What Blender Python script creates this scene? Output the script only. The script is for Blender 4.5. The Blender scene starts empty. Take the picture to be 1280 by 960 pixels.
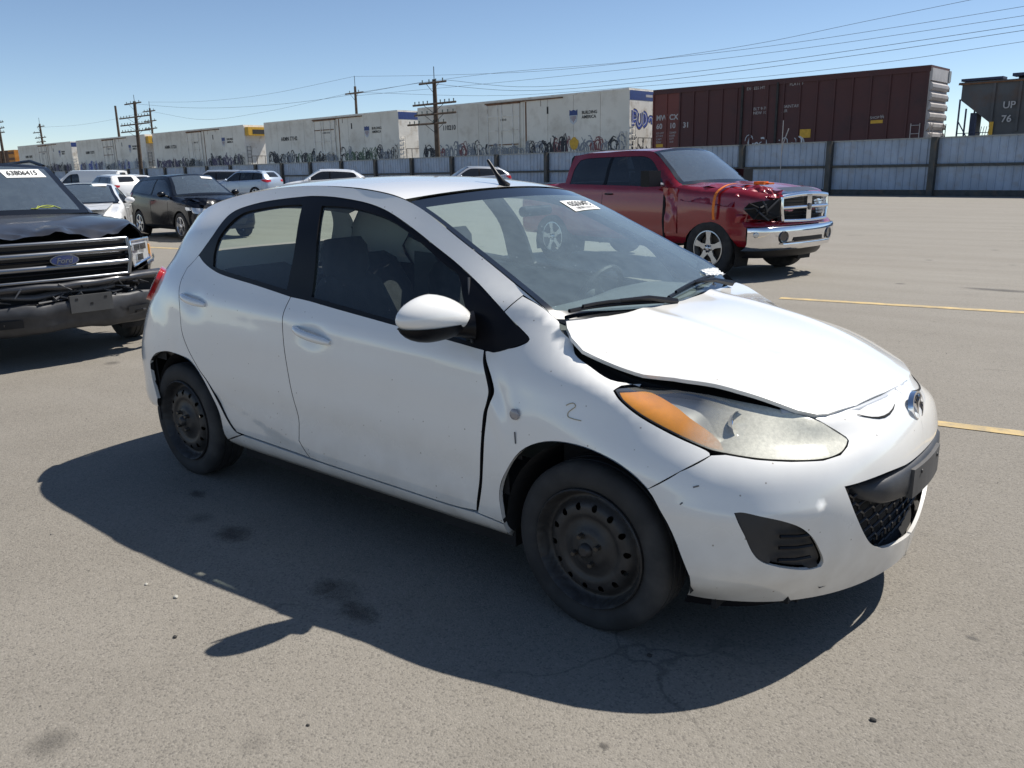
import bpy, bmesh, math, random
import numpy as np
from mathutils import Vector, Matrix
from mathutils.bvhtree import BVHTree
from mathutils.geometry import delaunay_2d_cdt
R = math.radians
random.seed(7)
scene = bpy.context.scene
col = scene.collection

# ---------------------------------------------------------------- camera
cd = bpy.data.cameras.new('camera')
cam = bpy.data.objects.new('camera', cd)
col.objects.link(cam)
cy, sy, cp, sp = math.cos(R(129.3492)), math.sin(R(129.3492)), math.cos(R(-14.5443)), math.sin(R(-14.5443))
cf = Vector((cy * cp, sy * cp, sp))
crt = Vector((sy, -cy, 0))
cup = crt.cross(cf)
ro = R(-1.1138)
c_r = crt * math.cos(ro) + cup * math.sin(ro)
c_u = -crt * math.sin(ro) + cup * math.cos(ro)
cam.matrix_world = Matrix(((c_r.x, c_u.x, -cf.x, 1.408), (c_r.y, c_u.y, -cf.y, -2.9014), (c_r.z, c_u.z, -cf.z, 1.5113), (0, 0, 0, 1)))
cd.sensor_width = 36.0
cd.lens = 36.0 * 1035.48 / 1280.0
cd.clip_end = 3000
cd.clip_start = 0.05
scene.camera = cam

# ---------------------------------------------------------------- sky, sun, exposure
SUN_EL, SUN_AZ = 55.7, 65.0          # azimuth counted from +X towards +Y
world = bpy.data.worlds.new('World')
scene.world = world
world.use_nodes = True
wn = world.node_tree
bg = wn.nodes['Background']
sky = wn.nodes.new('ShaderNodeTexSky')
sky.sky_type = 'NISHITA'
sky.sun_disc = False
sky.sun_elevation = R(SUN_EL)
sky.sun_rotation = R(90 - SUN_AZ)
sky.altitude = 1200
sky.air_density = 0.8
sky.dust_density = 0.15
sky.ozone_density = 3.5
grade = wn.nodes.new('ShaderNodeVectorMath')      # white balance of the camera
grade.operation = 'MULTIPLY'
grade.inputs[1].default_value = (1.06, 1.0, 0.93)
wn.links.new(sky.outputs[0], grade.inputs[0])
wn.links.new(grade.outputs[0], bg.inputs['Color'])
bg.inputs['Strength'].default_value = 0.089
sd = bpy.data.lights.new('sun', 'SUN')
sd.energy = 4.1
sd.angle = R(0.55)
sd.color = (1.0, 0.955, 0.88)
sun = bpy.data.objects.new('sun', sd)
col.objects.link(sun)
sdir = Vector((math.cos(R(SUN_EL)) * math.cos(R(SUN_AZ)), math.cos(R(SUN_EL)) * math.sin(R(SUN_AZ)), math.sin(R(SUN_EL))))
sun.rotation_euler = sdir.to_track_quat('Z', 'Y').to_euler()
sun.location = sdir * 60
scene.view_settings.view_transform = 'Standard'
scene.view_settings.look = 'None'
scene.view_settings.exposure = 0.60
scene.view_settings.gamma = 1.0

# ---------------------------------------------------------------- object helpers
def link_mesh(name, me, mat=None, parent=None, smooth=False):
    o = bpy.data.objects.new(name, me)
    col.objects.link(o)
    if mat is not None:
        for m in (mat if isinstance(mat, (list, tuple)) else [mat]):
            me.materials.append(m)
    if smooth:
        me.polygons.foreach_set('use_smooth', [True] * len(me.polygons))
    if parent is not None:
        o.parent = parent
    return o

def pyobj(name, verts, faces, mat=None, parent=None, smooth=False):
    me = bpy.data.meshes.new(name)
    me.from_pydata([tuple(map(float, v)) for v in verts], [], [tuple(int(i) for i in f) for f in faces])
    me.update()
    return link_mesh(name, me, mat, parent, smooth)

def bmobj(name, bm, mat=None, parent=None, smooth=False, bevel=0, loc=None, autosmooth=None):
    if bevel:
        bmesh.ops.bevel(bm, geom=[e for e in bm.edges if len(e.link_faces) == 2 and e.calc_face_angle(0) > 0.5], offset=bevel, segments=2, affect='EDGES', profile=0.5)
    bmesh.ops.recalc_face_normals(bm, faces=bm.faces[:])
    me = bpy.data.meshes.new(name)
    bm.to_mesh(me)
    bm.free()
    o = link_mesh(name, me, mat, parent, smooth)
    if smooth:
        me.set_sharp_from_angle(angle=R(35 if autosmooth is None else autosmooth))
    if loc is not None:
        o.location = loc
    return o

def thing(name, label, cat, loc=(0, 0, 0), rz=0.0, group=None):
    o = bpy.data.objects.new(name, None)
    o.empty_display_size = 0.3
    col.objects.link(o)
    o.location = loc
    o.rotation_euler = (0, 0, rz)
    tag(o, label, cat, group)
    return o

def tag(o, label=None, cat=None, group=None, kind=None):
    if label: o['label'] = label
    if cat: o['category'] = cat
    if group: o['group'] = group
    if kind: o['kind'] = kind
    return o

def copy_tree(o, parent=None):
    c = o.copy()
    col.objects.link(c)
    if parent is not None:
        c.parent = parent
    for ch in list(o.children):
        copy_tree(ch, c)
    return c

def bx(bm, x0, x1, y0, y1, z0, z1, M=None):
    vs = [bm.verts.new(Vector(p)) for p in ((x0, y0, z0), (x1, y0, z0), (x1, y1, z0), (x0, y1, z0), (x0, y0, z1), (x1, y0, z1), (x1, y1, z1), (x0, y1, z1))]
    for f in ((0, 3, 2, 1), (4, 5, 6, 7), (0, 1, 5, 4), (1, 2, 6, 5), (2, 3, 7, 6), (3, 0, 4, 7)):
        bm.faces.new([vs[i] for i in f])
    if M is not None:
        for v in vs: v.co = M @ v.co
    return vs

def box(name, x0, x1, y0, y1, z0, z1, mat, parent=None, bevel=0, M=None, smooth=False):
    bm = bmesh.new()
    bx(bm, x0, x1, y0, y1, z0, z1, M)
    return bmobj(name, bm, mat, parent, bevel=bevel, smooth=smooth)

def tube(bm, pts, rad, seg=8, cap=True, squash=1.0):
    pts = [Vector(p) for p in pts]
    rs = rad if isinstance(rad, (list, tuple)) else [rad] * len(pts)
    rings = []
    up = None
    for i, p in enumerate(pts):
        a = pts[max(i - 1, 0)]; b = pts[min(i + 1, len(pts) - 1)]
        t = (b - a)
        t = t.normalized() if t.length > 1e-9 else Vector((0, 0, 1))
        if up is None:
            up = Vector((0, 0, 1)) if abs(t.z) < 0.9 else Vector((1, 0, 0))
        s = t.cross(up)
        if s.length < 1e-6: s = t.cross(Vector((0, 1, 0)))
        s.normalize()
        u = s.cross(t)
        up = u
        rings.append([bm.verts.new(p + (s * math.cos(2 * math.pi * k / seg) + u * squash * math.sin(2 * math.pi * k / seg)) * rs[i]) for k in range(seg)])
    for a, b in zip(rings[:-1], rings[1:]):
        for k in range(seg):
            bm.faces.new((a[k], a[(k + 1) % seg], b[(k + 1) % seg], b[k]))
    if cap:
        bm.faces.new(rings[0][::-1]); bm.faces.new(rings[-1])

def tubeobj(name, pts, rad, mat, parent=None, seg=8, squash=1.0):
    bm = bmesh.new()
    tube(bm, pts, rad, seg, True, squash)
    return bmobj(name, bm, mat, parent, smooth=True, autosmooth=50)

def lathe(bm, prof, seg=32, M=None, closed=False):
    """prof: list of (r, h); axis = local Z"""
    rings = []
    for r, h in prof:
        if r < 1e-6:
            v = bm.verts.new((0, 0, h)); rings.append([v] * seg)
        else:
            rings.append([bm.verts.new((r * math.cos(2 * math.pi * k / seg), r * math.sin(2 * math.pi * k / seg), h)) for k in range(seg)])
    n = len(rings)
    allv = set(v for r_ in rings for v in r_)
    for i in range(n if closed else n - 1):
        a, b = rings[i], rings[(i + 1) % n]
        for k in range(seg):
            q = [a[k], a[(k + 1) % seg], b[(k + 1) % seg], b[k]]
            u = []
            for v in q:
                if v not in u: u.append(v)
            if len(u) > 2:
                bm.faces.new(u)
    if M is not None:
        for v in allv: v.co = M @ v.co

# ---------------------------------------------------------------- materials
def mat_new(name):
    m = bpy.data.materials.new(name)
    m.use_nodes = True
    nt = m.node_tree
    return m, nt, nt.nodes['Principled BSDF']

def plain(name, rgb, rough=0.6, metal=0.0, coat=0.0, spec=0.5, var=0.0, vscale=6.0, bump=0.0, bscale=60.0, dirt=None, dirt_scale=3.0, dirt_lo=0.5, dirt_hi=0.75, emis=None):
    """colour with procedural variation, optional blotchy dirt and fine relief"""
    m, nt, b = mat_new(name)
    b.inputs['Roughness'].default_value = rough
    b.inputs['Metallic'].default_value = metal
    b.inputs['Coat Weight'].default_value = coat
    b.inputs['Coat Roughness'].default_value = 0.04
    b.inputs['Specular IOR Level'].default_value = spec
    tc = nt.nodes.new('ShaderNodeTexCoord')
    last = None
    rgbn = nt.nodes.new('ShaderNodeRGB'); rgbn.outputs[0].default_value = (*rgb, 1)
    last = rgbn.outputs[0]
    if var > 0:
        n = nt.nodes.new('ShaderNodeTexNoise'); n.inputs['Scale'].default_value = vscale; n.inputs['Detail'].default_value = 5
        nt.links.new(tc.outputs['Object'], n.inputs['Vector'])
        mr = nt.nodes.new('ShaderNodeMapRange'); mr.inputs[1].default_value = 0.3; mr.inputs[2].default_value = 0.7
        mr.inputs[3].default_value = 1 - var; mr.inputs[4].default_value = 1 + var
        nt.links.new(n.outputs['Fac'], mr.inputs[0])
        mx = nt.nodes.new('ShaderNodeVectorMath'); mx.operation = 'SCALE'
        nt.links.new(last, mx.inputs[0]); nt.links.new(mr.outputs[0], mx.inputs['Scale'])
        last = mx.outputs[0]
    if dirt is not None:
        n = nt.nodes.new('ShaderNodeTexNoise'); n.inputs['Scale'].default_value = dirt_scale; n.inputs['Detail'].default_value = 8; n.inputs['Roughness'].default_value = 0.65
        nt.links.new(tc.outputs['Object'], n.inputs['Vector'])
        mr = nt.nodes.new('ShaderNodeMapRange'); mr.inputs[1].default_value = dirt_lo; mr.inputs[2].default_value = dirt_hi
        nt.links.new(n.outputs['Fac'], mr.inputs[0])
        mx = nt.nodes.new('ShaderNodeMix'); mx.data_type = 'RGBA'
        nt.links.new(mr.outputs[0], mx.inputs['Factor'])
        nt.links.new(last, mx.inputs['A']); mx.inputs['B'].default_value = (*dirt, 1)
        last = mx.outputs['Result']
    nt.links.new(last, b.inputs['Base Color'])
    if bump > 0:
        n = nt.nodes.new('ShaderNodeTexNoise'); n.inputs['Scale'].default_value = bscale; n.inputs['Detail'].default_value = 6
        nt.links.new(tc.outputs['Object'], n.inputs['Vector'])
        bp = nt.nodes.new('ShaderNodeBump'); bp.inputs['Strength'].default_value = bump; bp.inputs['Distance'].default_value = 0.01
        nt.links.new(n.outputs['Fac'], bp.inputs['Height'])
        nt.links.new(bp.outputs[0], b.inputs['Normal'])
    return m

def glass(name, tint=(0.8, 0.9, 0.88), refl=1.0, dust_haze=0.0, rough=0.0, dust_haze_col=(0.5, 0.53, 0.55)):
    """thin glass: tinted see-through plus Fresnel reflection, optional film of grime and painted-in reflection haze"""
    m = bpy.data.materials.new(name); m.use_nodes = True
    nt = m.node_tree; nt.nodes.clear()
    out = nt.nodes.new('ShaderNodeOutputMaterial')
    tr = nt.nodes.new('ShaderNodeBsdfTransparent'); tr.inputs[0].default_value = (*tint, 1)
    gl = nt.nodes.new('ShaderNodeBsdfGlossy'); gl.inputs['Roughness'].default_value = rough
    gl.inputs['Color'].default_value = (refl, refl, refl, 1)
    fr = nt.nodes.new('ShaderNodeFresnel'); fr.inputs['IOR'].default_value = 1.55
    mx = nt.nodes.new('ShaderNodeMixShader')
    nt.links.new(fr.outputs[0], mx.inputs[0]); nt.links.new(tr.outputs[0], mx.inputs[1]); nt.links.new(gl.outputs[0], mx.inputs[2])
    last = mx.outputs[0]
    if dust_haze > 0:
        df = nt.nodes.new('ShaderNodeBsdfDiffuse'); df.inputs[0].default_value = (*dust_haze_col, 1)
        tc = nt.nodes.new('ShaderNodeTexCoord')
        n = nt.nodes.new('ShaderNodeTexNoise'); n.inputs['Scale'].default_value = 11; n.inputs['Detail'].default_value = 9; n.inputs['Roughness'].default_value = 0.75
        nt.links.new(tc.outputs['Object'], n.inputs['Vector'])
        mr = nt.nodes.new('ShaderNodeMapRange'); mr.inputs[1].default_value = 0.3; mr.inputs[2].default_value = 0.75; mr.inputs[3].default_value = dust_haze * 0.75; mr.inputs[4].default_value = dust_haze * 1.2
        nt.links.new(n.outputs['Fac'], mr.inputs[0])
        v = nt.nodes.new('ShaderNodeTexVoronoi'); v.inputs['Scale'].default_value = 34
        nt.links.new(tc.outputs['Object'], v.inputs['Vector'])
        m2 = nt.nodes.new('ShaderNodeMapRange'); m2.inputs[1].default_value = 0.04; m2.inputs[2].default_value = 0.11; m2.inputs[3].default_value = 0.30; m2.inputs[4].default_value = 0.0
        nt.links.new(v.outputs['Distance'], m2.inputs[0])
        sep = nt.nodes.new('ShaderNodeSeparateColor'); nt.links.new(v.outputs['Color'], sep.inputs[0])
        gt = nt.nodes.new('ShaderNodeMath'); gt.operation = 'GREATER_THAN'; gt.inputs[1].default_value = 0.72
        nt.links.new(sep.outputs[0], gt.inputs[0])
        ml = nt.nodes.new('ShaderNodeMath'); ml.operation = 'MULTIPLY'; nt.links.new(gt.outputs[0], ml.inputs[0]); nt.links.new(m2.outputs[0], ml.inputs[1])
        ad = nt.nodes.new('ShaderNodeMath'); ad.operation = 'ADD'; ad.use_clamp = True
        nt.links.new(mr.outputs[0], ad.inputs[0]); nt.links.new(ml.outputs[0], ad.inputs[1])
        m3 = nt.nodes.new('ShaderNodeMixShader')
        nt.links.new(ad.outputs[0], m3.inputs[0]); nt.links.new(last, m3.inputs[1]); nt.links.new(df.outputs[0], m3.inputs[2])
        last = m3.outputs[0]
    nt.links.new(last, out.inputs[0])
    return m
# ---------------------------------------------------------------- surface helpers (car bodies)
def hermite(P, t, q):
    """P [n,...] at knots t, C1 cubic through the points"""
    P = np.asarray(P, float); t = np.asarray(t, float); q = np.asarray(q, float)
    h = np.diff(t)
    d = (P[1:] - P[:-1]) / h.reshape((-1,) + (1,) * (P.ndim - 1))
    m = np.zeros_like(P)
    m[0] = d[0]; m[-1] = d[-1]
    if len(P) > 2:
        w0 = (h[1:] / (h[1:] + h[:-1])).reshape((-1,) + (1,) * (P.ndim - 1))
        m[1:-1] = w0 * d[:-1] + (1 - w0) * d[1:]
    i = np.clip(np.searchsorted(t, q, side='right') - 1, 0, len(t) - 2)
    s = ((q - t[i]) / h[i]).reshape((-1,) + (1,) * (P.ndim - 1))
    hh = h[i].reshape((-1,) + (1,) * (P.ndim - 1))
    s2, s3 = s * s, s * s * s
    return (2 * s3 - 3 * s2 + 1) * P[i] + (s3 - 2 * s2 + s) * hh * m[i] + (-2 * s3 + 3 * s2) * P[i + 1] + (s3 - s2) * hh * m[i + 1]

def knots(G):
    """shared chord-length knots along axis 0"""
    G = np.asarray(G, float)
    d = np.linalg.norm(np.diff(G, axis=0), axis=-1)
    d = d.mean(axis=tuple(range(1, d.ndim))) if d.ndim > 1 else d
    return np.concatenate([[0], np.cumsum(np.maximum(d, 1e-4))])

def surf_grid(G, nu, nv, u=None, v=None):
    """G [rows, cols, 3] -> dense [nv, nu, 3]; also returns the knot vectors"""
    G = np.asarray(G, float)
    kv = knots(G); ku = knots(np.swapaxes(G, 0, 1))
    qv = np.linspace(0, kv[-1], nv) if v is None else np.asarray(v)
    qu = np.linspace(0, ku[-1], nu) if u is None else np.asarray(u)
    A = hermite(G, kv, qv)
    B = hermite(np.swapaxes(A, 0, 1), ku, qu)
    return np.swapaxes(B, 0, 1), ku, kv

def grid_tris(nv, nu, off=0, mask=None):
    f = []
    for i in range(nv - 1):
        for j in range(nu - 1):
            if mask is not None and not mask(i, j): continue
            a = off + i * nu + j
            f.append((a, a + 1, a + nu + 1, a + nu))
    return f

class Master:
    """a set of smooth sheets that panels are cast onto"""
    def __init__(self):
        self.V = []; self.F = []
    def add(self, grid, mask=None):
        nv, nu = grid.shape[:2]
        off = len(self.V)
        self.V += [Vector(p) for p in grid.reshape(-1, 3)]
        self.F += grid_tris(nv, nu, off, mask)
    def build(self):
        self.bvh = BVHTree.FromPolygons(self.V, self.F)
        N = [Vector((0, 0, 0)) for _ in self.V]
        for f in self.F:
            a, b, c, d = [self.V[i] for i in f]
            n = (c - a).cross(d - b)
            for i in f: N[i] += n
        A = np.array([tuple(v) for v in self.V]); B = np.array([tuple(n) for n in N])
        c = A.mean(0); c[1] = 0 if abs(c[1]) > .05 else c[1]; c[2] = A[:, 2].min() - .3
        sg = 1.0 if ((A - c) * B).sum() > 0 else -1.0
        self.N = [(n * sg).normalized() if n.length > 0 else Vector((0, 0, 1)) for n in N]
    def normal(self, p, fi, outward):
        f = self.F[fi]
        w = [1.0 / ((self.V[i] - p).length_squared + 1e-7) for i in f]
        n = Vector((0, 0, 0))
        for i, ww in zip(f, w): n += self.N[i] * ww
        n.normalize()
        return n
    def cast(self, o, d, reach=5.0):
        """shoot from outside, direction d (towards the car)"""
        h = self.bvh.ray_cast(o - d * reach, d)
        if h[0] is None:
            u = d.cross(Vector((0, 0, 1)))
            if u.length < .01: u = Vector((1, 0, 0))
            u.normalize(); v = d.cross(u).normalized()
            for r_ in (.004, .01, .02, .035, .06, .1):
                for k in range(8):
                    a = k * math.pi / 4
                    h = self.bvh.ray_cast(o - d * reach + (u * math.cos(a) + v * math.sin(a)) * r_, d)
                    if h[0] is not None: break
                if h[0] is not None: break
            if h[0] is None: h = self.bvh.find_nearest(o)
        return h[0], self.normal(h[0], h[2], -d)

def resample(poly, res, closed=True):
    out = []
    n = len(poly)
    for i in range(n if closed else n - 1):
        a = np.array(poly[i], float); b = np.array(poly[(i + 1) % n], float)
        k = max(1, int(math.ceil(np.linalg.norm(b - a) / res)))
        for j in range(k):
            out.append(a + (b - a) * j / k)
    if not closed: out.append(np.array(poly[-1], float))
    return out

def smooth_poly(poly, corners=(), sub=4):
    """closed polygon, Catmull-Rom smoothed except at the listed corner indices"""
    n = len(poly); P = [np.array(p, float) for p in poly]
    out = []
    for i in range(n):
        p1, p2 = P[i], P[(i + 1) % n]
        p0 = P[i - 1] if i not in corners else p1 - (p2 - p1)
        p3 = P[(i + 2) % n] if (i + 1) % n not in corners else p2 + (p2 - p1)
        for k in range(sub):
            t = k / sub
            out.append(0.5 * ((2 * p1) + (-p0 + p2) * t + (2 * p0 - 5 * p1 + 4 * p2 - p3) * t * t + (-p0 + 3 * p1 - 3 * p2 + p3) * t ** 3))
    return out

def shrink(poly, d):
    P = [np.array(p, float) for p in poly]
    n = len(P)
    area = sum(P[i][0] * P[(i + 1) % n][1] - P[(i + 1) % n][0] * P[i][1] for i in range(n))
    s = 1 if area > 0 else -1
    out = []
    for i in range(n):
        a, b, c = P[i - 1], P[i], P[(i + 1) % n]
        e1 = b - a; e2 = c - b
        l1 = np.linalg.norm(e1); l2 = np.linalg.norm(e2)
        if l1 < 1e-9 or l2 < 1e-9: out.append(b); continue
        n1 = np.array([-e1[1], e1[0]]) / l1 * s; n2 = np.array([-e2[1], e2[0]]) / l2 * s
        m = n1 + n2; L = np.linalg.norm(m)
        if L < 0.3: out.append(b + n1 * d); continue
        m /= L
        out.append(b + m * d / max(0.5, float(np.dot(m, n1))))
    return out

def inside(p, poly):
    x, y = p; c = False; n = len(poly); j = n - 1
    for i in range(n):
        xi, yi = poly[i]; xj, yj = poly[j]
        if (yi > y) != (yj > y) and x < (xj - xi) * (y - yi) / (yj - yi + 1e-15) + xi: c = not c
        j = i
    return c

def inside_many(P, poly):
    P = np.asarray(P); c = np.zeros(len(P), bool); Q = np.asarray(poly); n = len(Q); j = n - 1
    x, y = P[:, 0], P[:, 1]
    for i in range(n):
        xi, yi = Q[i]; xj, yj = Q[j]
        k = ((yi > y) != (yj > y)) & (x < (xj - xi) * (y - yi) / (yj - yi + 1e-15) + xi)
        c ^= k; j = i
    return c

def tri2d(poly, res, holes=()):
    """constrained triangulation of a polygon with holes and an interior grid"""
    loops = [[Vector((float(p[0]), float(p[1]))) for p in resample(poly, res)]] + [[Vector((float(p[0]), float(p[1]))) for p in resample(h, res)] for h in holes]
    co = []; ed = []
    for L in loops:
        s = len(co); co += L
        ed += [(s + i, s + (i + 1) % len(L)) for i in range(len(L))]
    nb = len(co)
    A = np.array([[p.x, p.y] for p in co[:len(loops[0])]])
    lo, hi = A.min(0), A.max(0)
    gx = np.arange(lo[0] + res * 0.5, hi[0], res); gy = np.arange(lo[1] + res * 0.5, hi[1], res * 0.87)
    pts = np.array([(x + (0.5 * res if j % 2 else 0), y) for j, y in enumerate(gy) for x in gx]) if len(gx) and len(gy) else np.zeros((0, 2))
    if len(pts):
        ok = inside_many(pts, [(p.x, p.y) for p in loops[0]])
        for L in loops[1:]: ok &= ~inside_many(pts, [(p.x, p.y) for p in L])
        pts = pts[ok]
        B = np.array([[p.x, p.y] for p in co])
        if len(pts):
            keep = np.ones(len(pts), bool)
            for s in range(0, len(pts), 400):
                d = ((pts[s:s + 400, None, :] - B[None]) ** 2).sum(-1).min(1)
                keep[s:s + 400] = d > (0.45 * res) ** 2
            co += [Vector((float(p[0]), float(p[1]))) for p in pts[keep]]
    r = delaunay_2d_cdt(co, ed, [], 0, 1e-7)
    V = np.array([[p.x, p.y] for p in r[0]]); F = [f for f in r[2]]
    cen = np.array([V[list(f)].mean(0) for f in F])
    ok = inside_many(cen, [(p.x, p.y) for p in loops[0]])
    for L in loops[1:]: ok &= ~inside_many(cen, [(p.x, p.y) for p in L])
    F = [f for f, k in zip(F, ok) if k]
    used = sorted(set(i for f in F for i in f)); mp = {u: i for i, u in enumerate(used)}
    return V[used], [tuple(mp[i] for i in f) for f in F]

class Proj:
    """plane frame used to flatten outlines: point = a*A + b*B, cast along D"""
    def __init__(self, A, B, D, O=(0, 0, 0)):
        self.A = Vector(A).normalized(); self.B = Vector(B).normalized(); self.D = Vector(D).normalized(); self.O = Vector(O)
    def to2(self, p):
        q = Vector(p) - self.O
        return (q.dot(self.A), q.dot(self.B))
    def to3(self, a, b):
        return self.O + self.A * float(a) + self.B * float(b)

SIDE = Proj((1, 0, 0), (0, 0, 1), (0, 1, 0), (0, -0.8, 0))
DIAG = Proj((1, 1, 0), (0, 0, 1), (-1, 1, 0), (0.4, -0.4, 0))
FRONT = Proj((0, 1, 0), (0, 0, 1), (-1, 0, 0), (0.8, 0, 0))
TOP = Proj((1, 0, 0), (0, 1, 0), (0, 0, -1), (0, 0, 1.2))

def panel(name, poly, proj, ms, mat, parent, res=0.03, gap=0.0022, depth=0.018, holes=(), lift=0.0, mirror=False, warp=None, both=False, liftfn=None, edge=None):
    """skin piece cut from the master surface with inward-turned edges"""
    if gap: poly = shrink(poly, gap)
    V2, F = tri2d(poly, res, [h for h in holes])
    P = []; N = []
    for a, b in V2:
        p, n = ms.cast(proj.to3(a, b), proj.D)
        l = lift + (liftfn(p) if liftfn else 0.0)
        P.append(p + n * l)
        if liftfn:          # tilt the normal with the relief so pressed lines catch the light
            t1 = n.cross(Vector((0, 0, 1)))
            t1 = t1.normalized() if t1.length > .1 else Vector((1, 0, 0))
            t2 = n.cross(t1)
            g1 = (liftfn(p + t1 * .002) - liftfn(p - t1 * .002)) / .004
            g2 = (liftfn(p + t2 * .002) - liftfn(p - t2 * .002)) / .004
            g1 = max(-.35, min(.35, g1)); g2 = max(-.35, min(.35, g2))
            n = (n - t1 * g1 - t2 * g2).normalized()
        N.append(n)
    if warp: P = [warp(p) for p in P]
    # orientation
    F2 = []
    for f in F:
        a, b, c = P[f[0]], P[f[1]], P[f[2]]
        nn = (b - a).cross(c - a)
        F2.append(f if nn.dot(N[f[0]] + N[f[1]] + N[f[2]]) > 0 else tuple(reversed(f)))
    F = F2
    nb = len(P)
    cnt = {}
    for f in F:
        for i in range(len(f)):
            e = (f[i], f[(i + 1) % len(f)])
            k = (min(e), max(e)); cnt.setdefault(k, []).append(e)
    bnd = [v[0] for v in cnt.values() if len(v) == 1]
    V = list(P); NN = list(N); FF = list(F)
    if depth:
        inner = {}
        top = {}
        for a, b in bnd:
            for i in (a, b):
                if i not in inner:
                    top[i] = len(V); V.append(P[i]); NN.append(None)
                    inner[i] = len(V); V.append(P[i] - N[i] * depth); NN.append(None)
        for a, b in bnd:
            FF.append((top[b], top[a], inner[a], inner[b]))
    def mk(sgn):
        VV = [Vector((p.x, p.y * sgn, p.z)) for p in V]
        F3 = FF if sgn > 0 else [tuple(reversed(f)) for f in FF]
        me = bpy.data.meshes.new(name)
        me.from_pydata(VV, [], F3); me.update()
        me.polygons.foreach_set('use_smooth', [True] * len(F3))
        nl = [(0, 0, 0)] * len(VV)
        vn = [None] * len(VV)
        fn = [Vector((0, 0, 0)) for _ in VV]
        for f in F3[len(F):]:
            nrm = (VV[f[1]] - VV[f[0]]).cross(VV[f[2]] - VV[f[0]])
            for i in f: fn[i] += nrm
        for i in range(len(VV)):
            if NN[i] is None:
                v = fn[i]; vn[i] = v.normalized() if v.length > 1e-12 else Vector((0, 0, 1))
            elif warp is None:
                vn[i] = Vector((NN[i].x, NN[i].y * sgn, NN[i].z))
        if warp is None:
            me.normals_split_custom_set_from_vertices([tuple(v) for v in vn])
        o_ = link_mesh(name, me, mat if edge is None else [mat, edge], parent)
        if edge is not None:
            me.polygons.foreach_set('material_index', [0] * len(F) + [1] * (len(F3) - len(F)))
        return o_
    o = mk(1)
    if both: return o, mk(-1)
    if mirror: pass
    return o

def sheet(name, grid, mat, parent=None, thick=0.0, smooth=True):
    nv, nu = grid.shape[:2]
    o = pyobj(name, grid.reshape(-1, 3), grid_tris(nv, nu), mat, parent, smooth)
    return o
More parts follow.
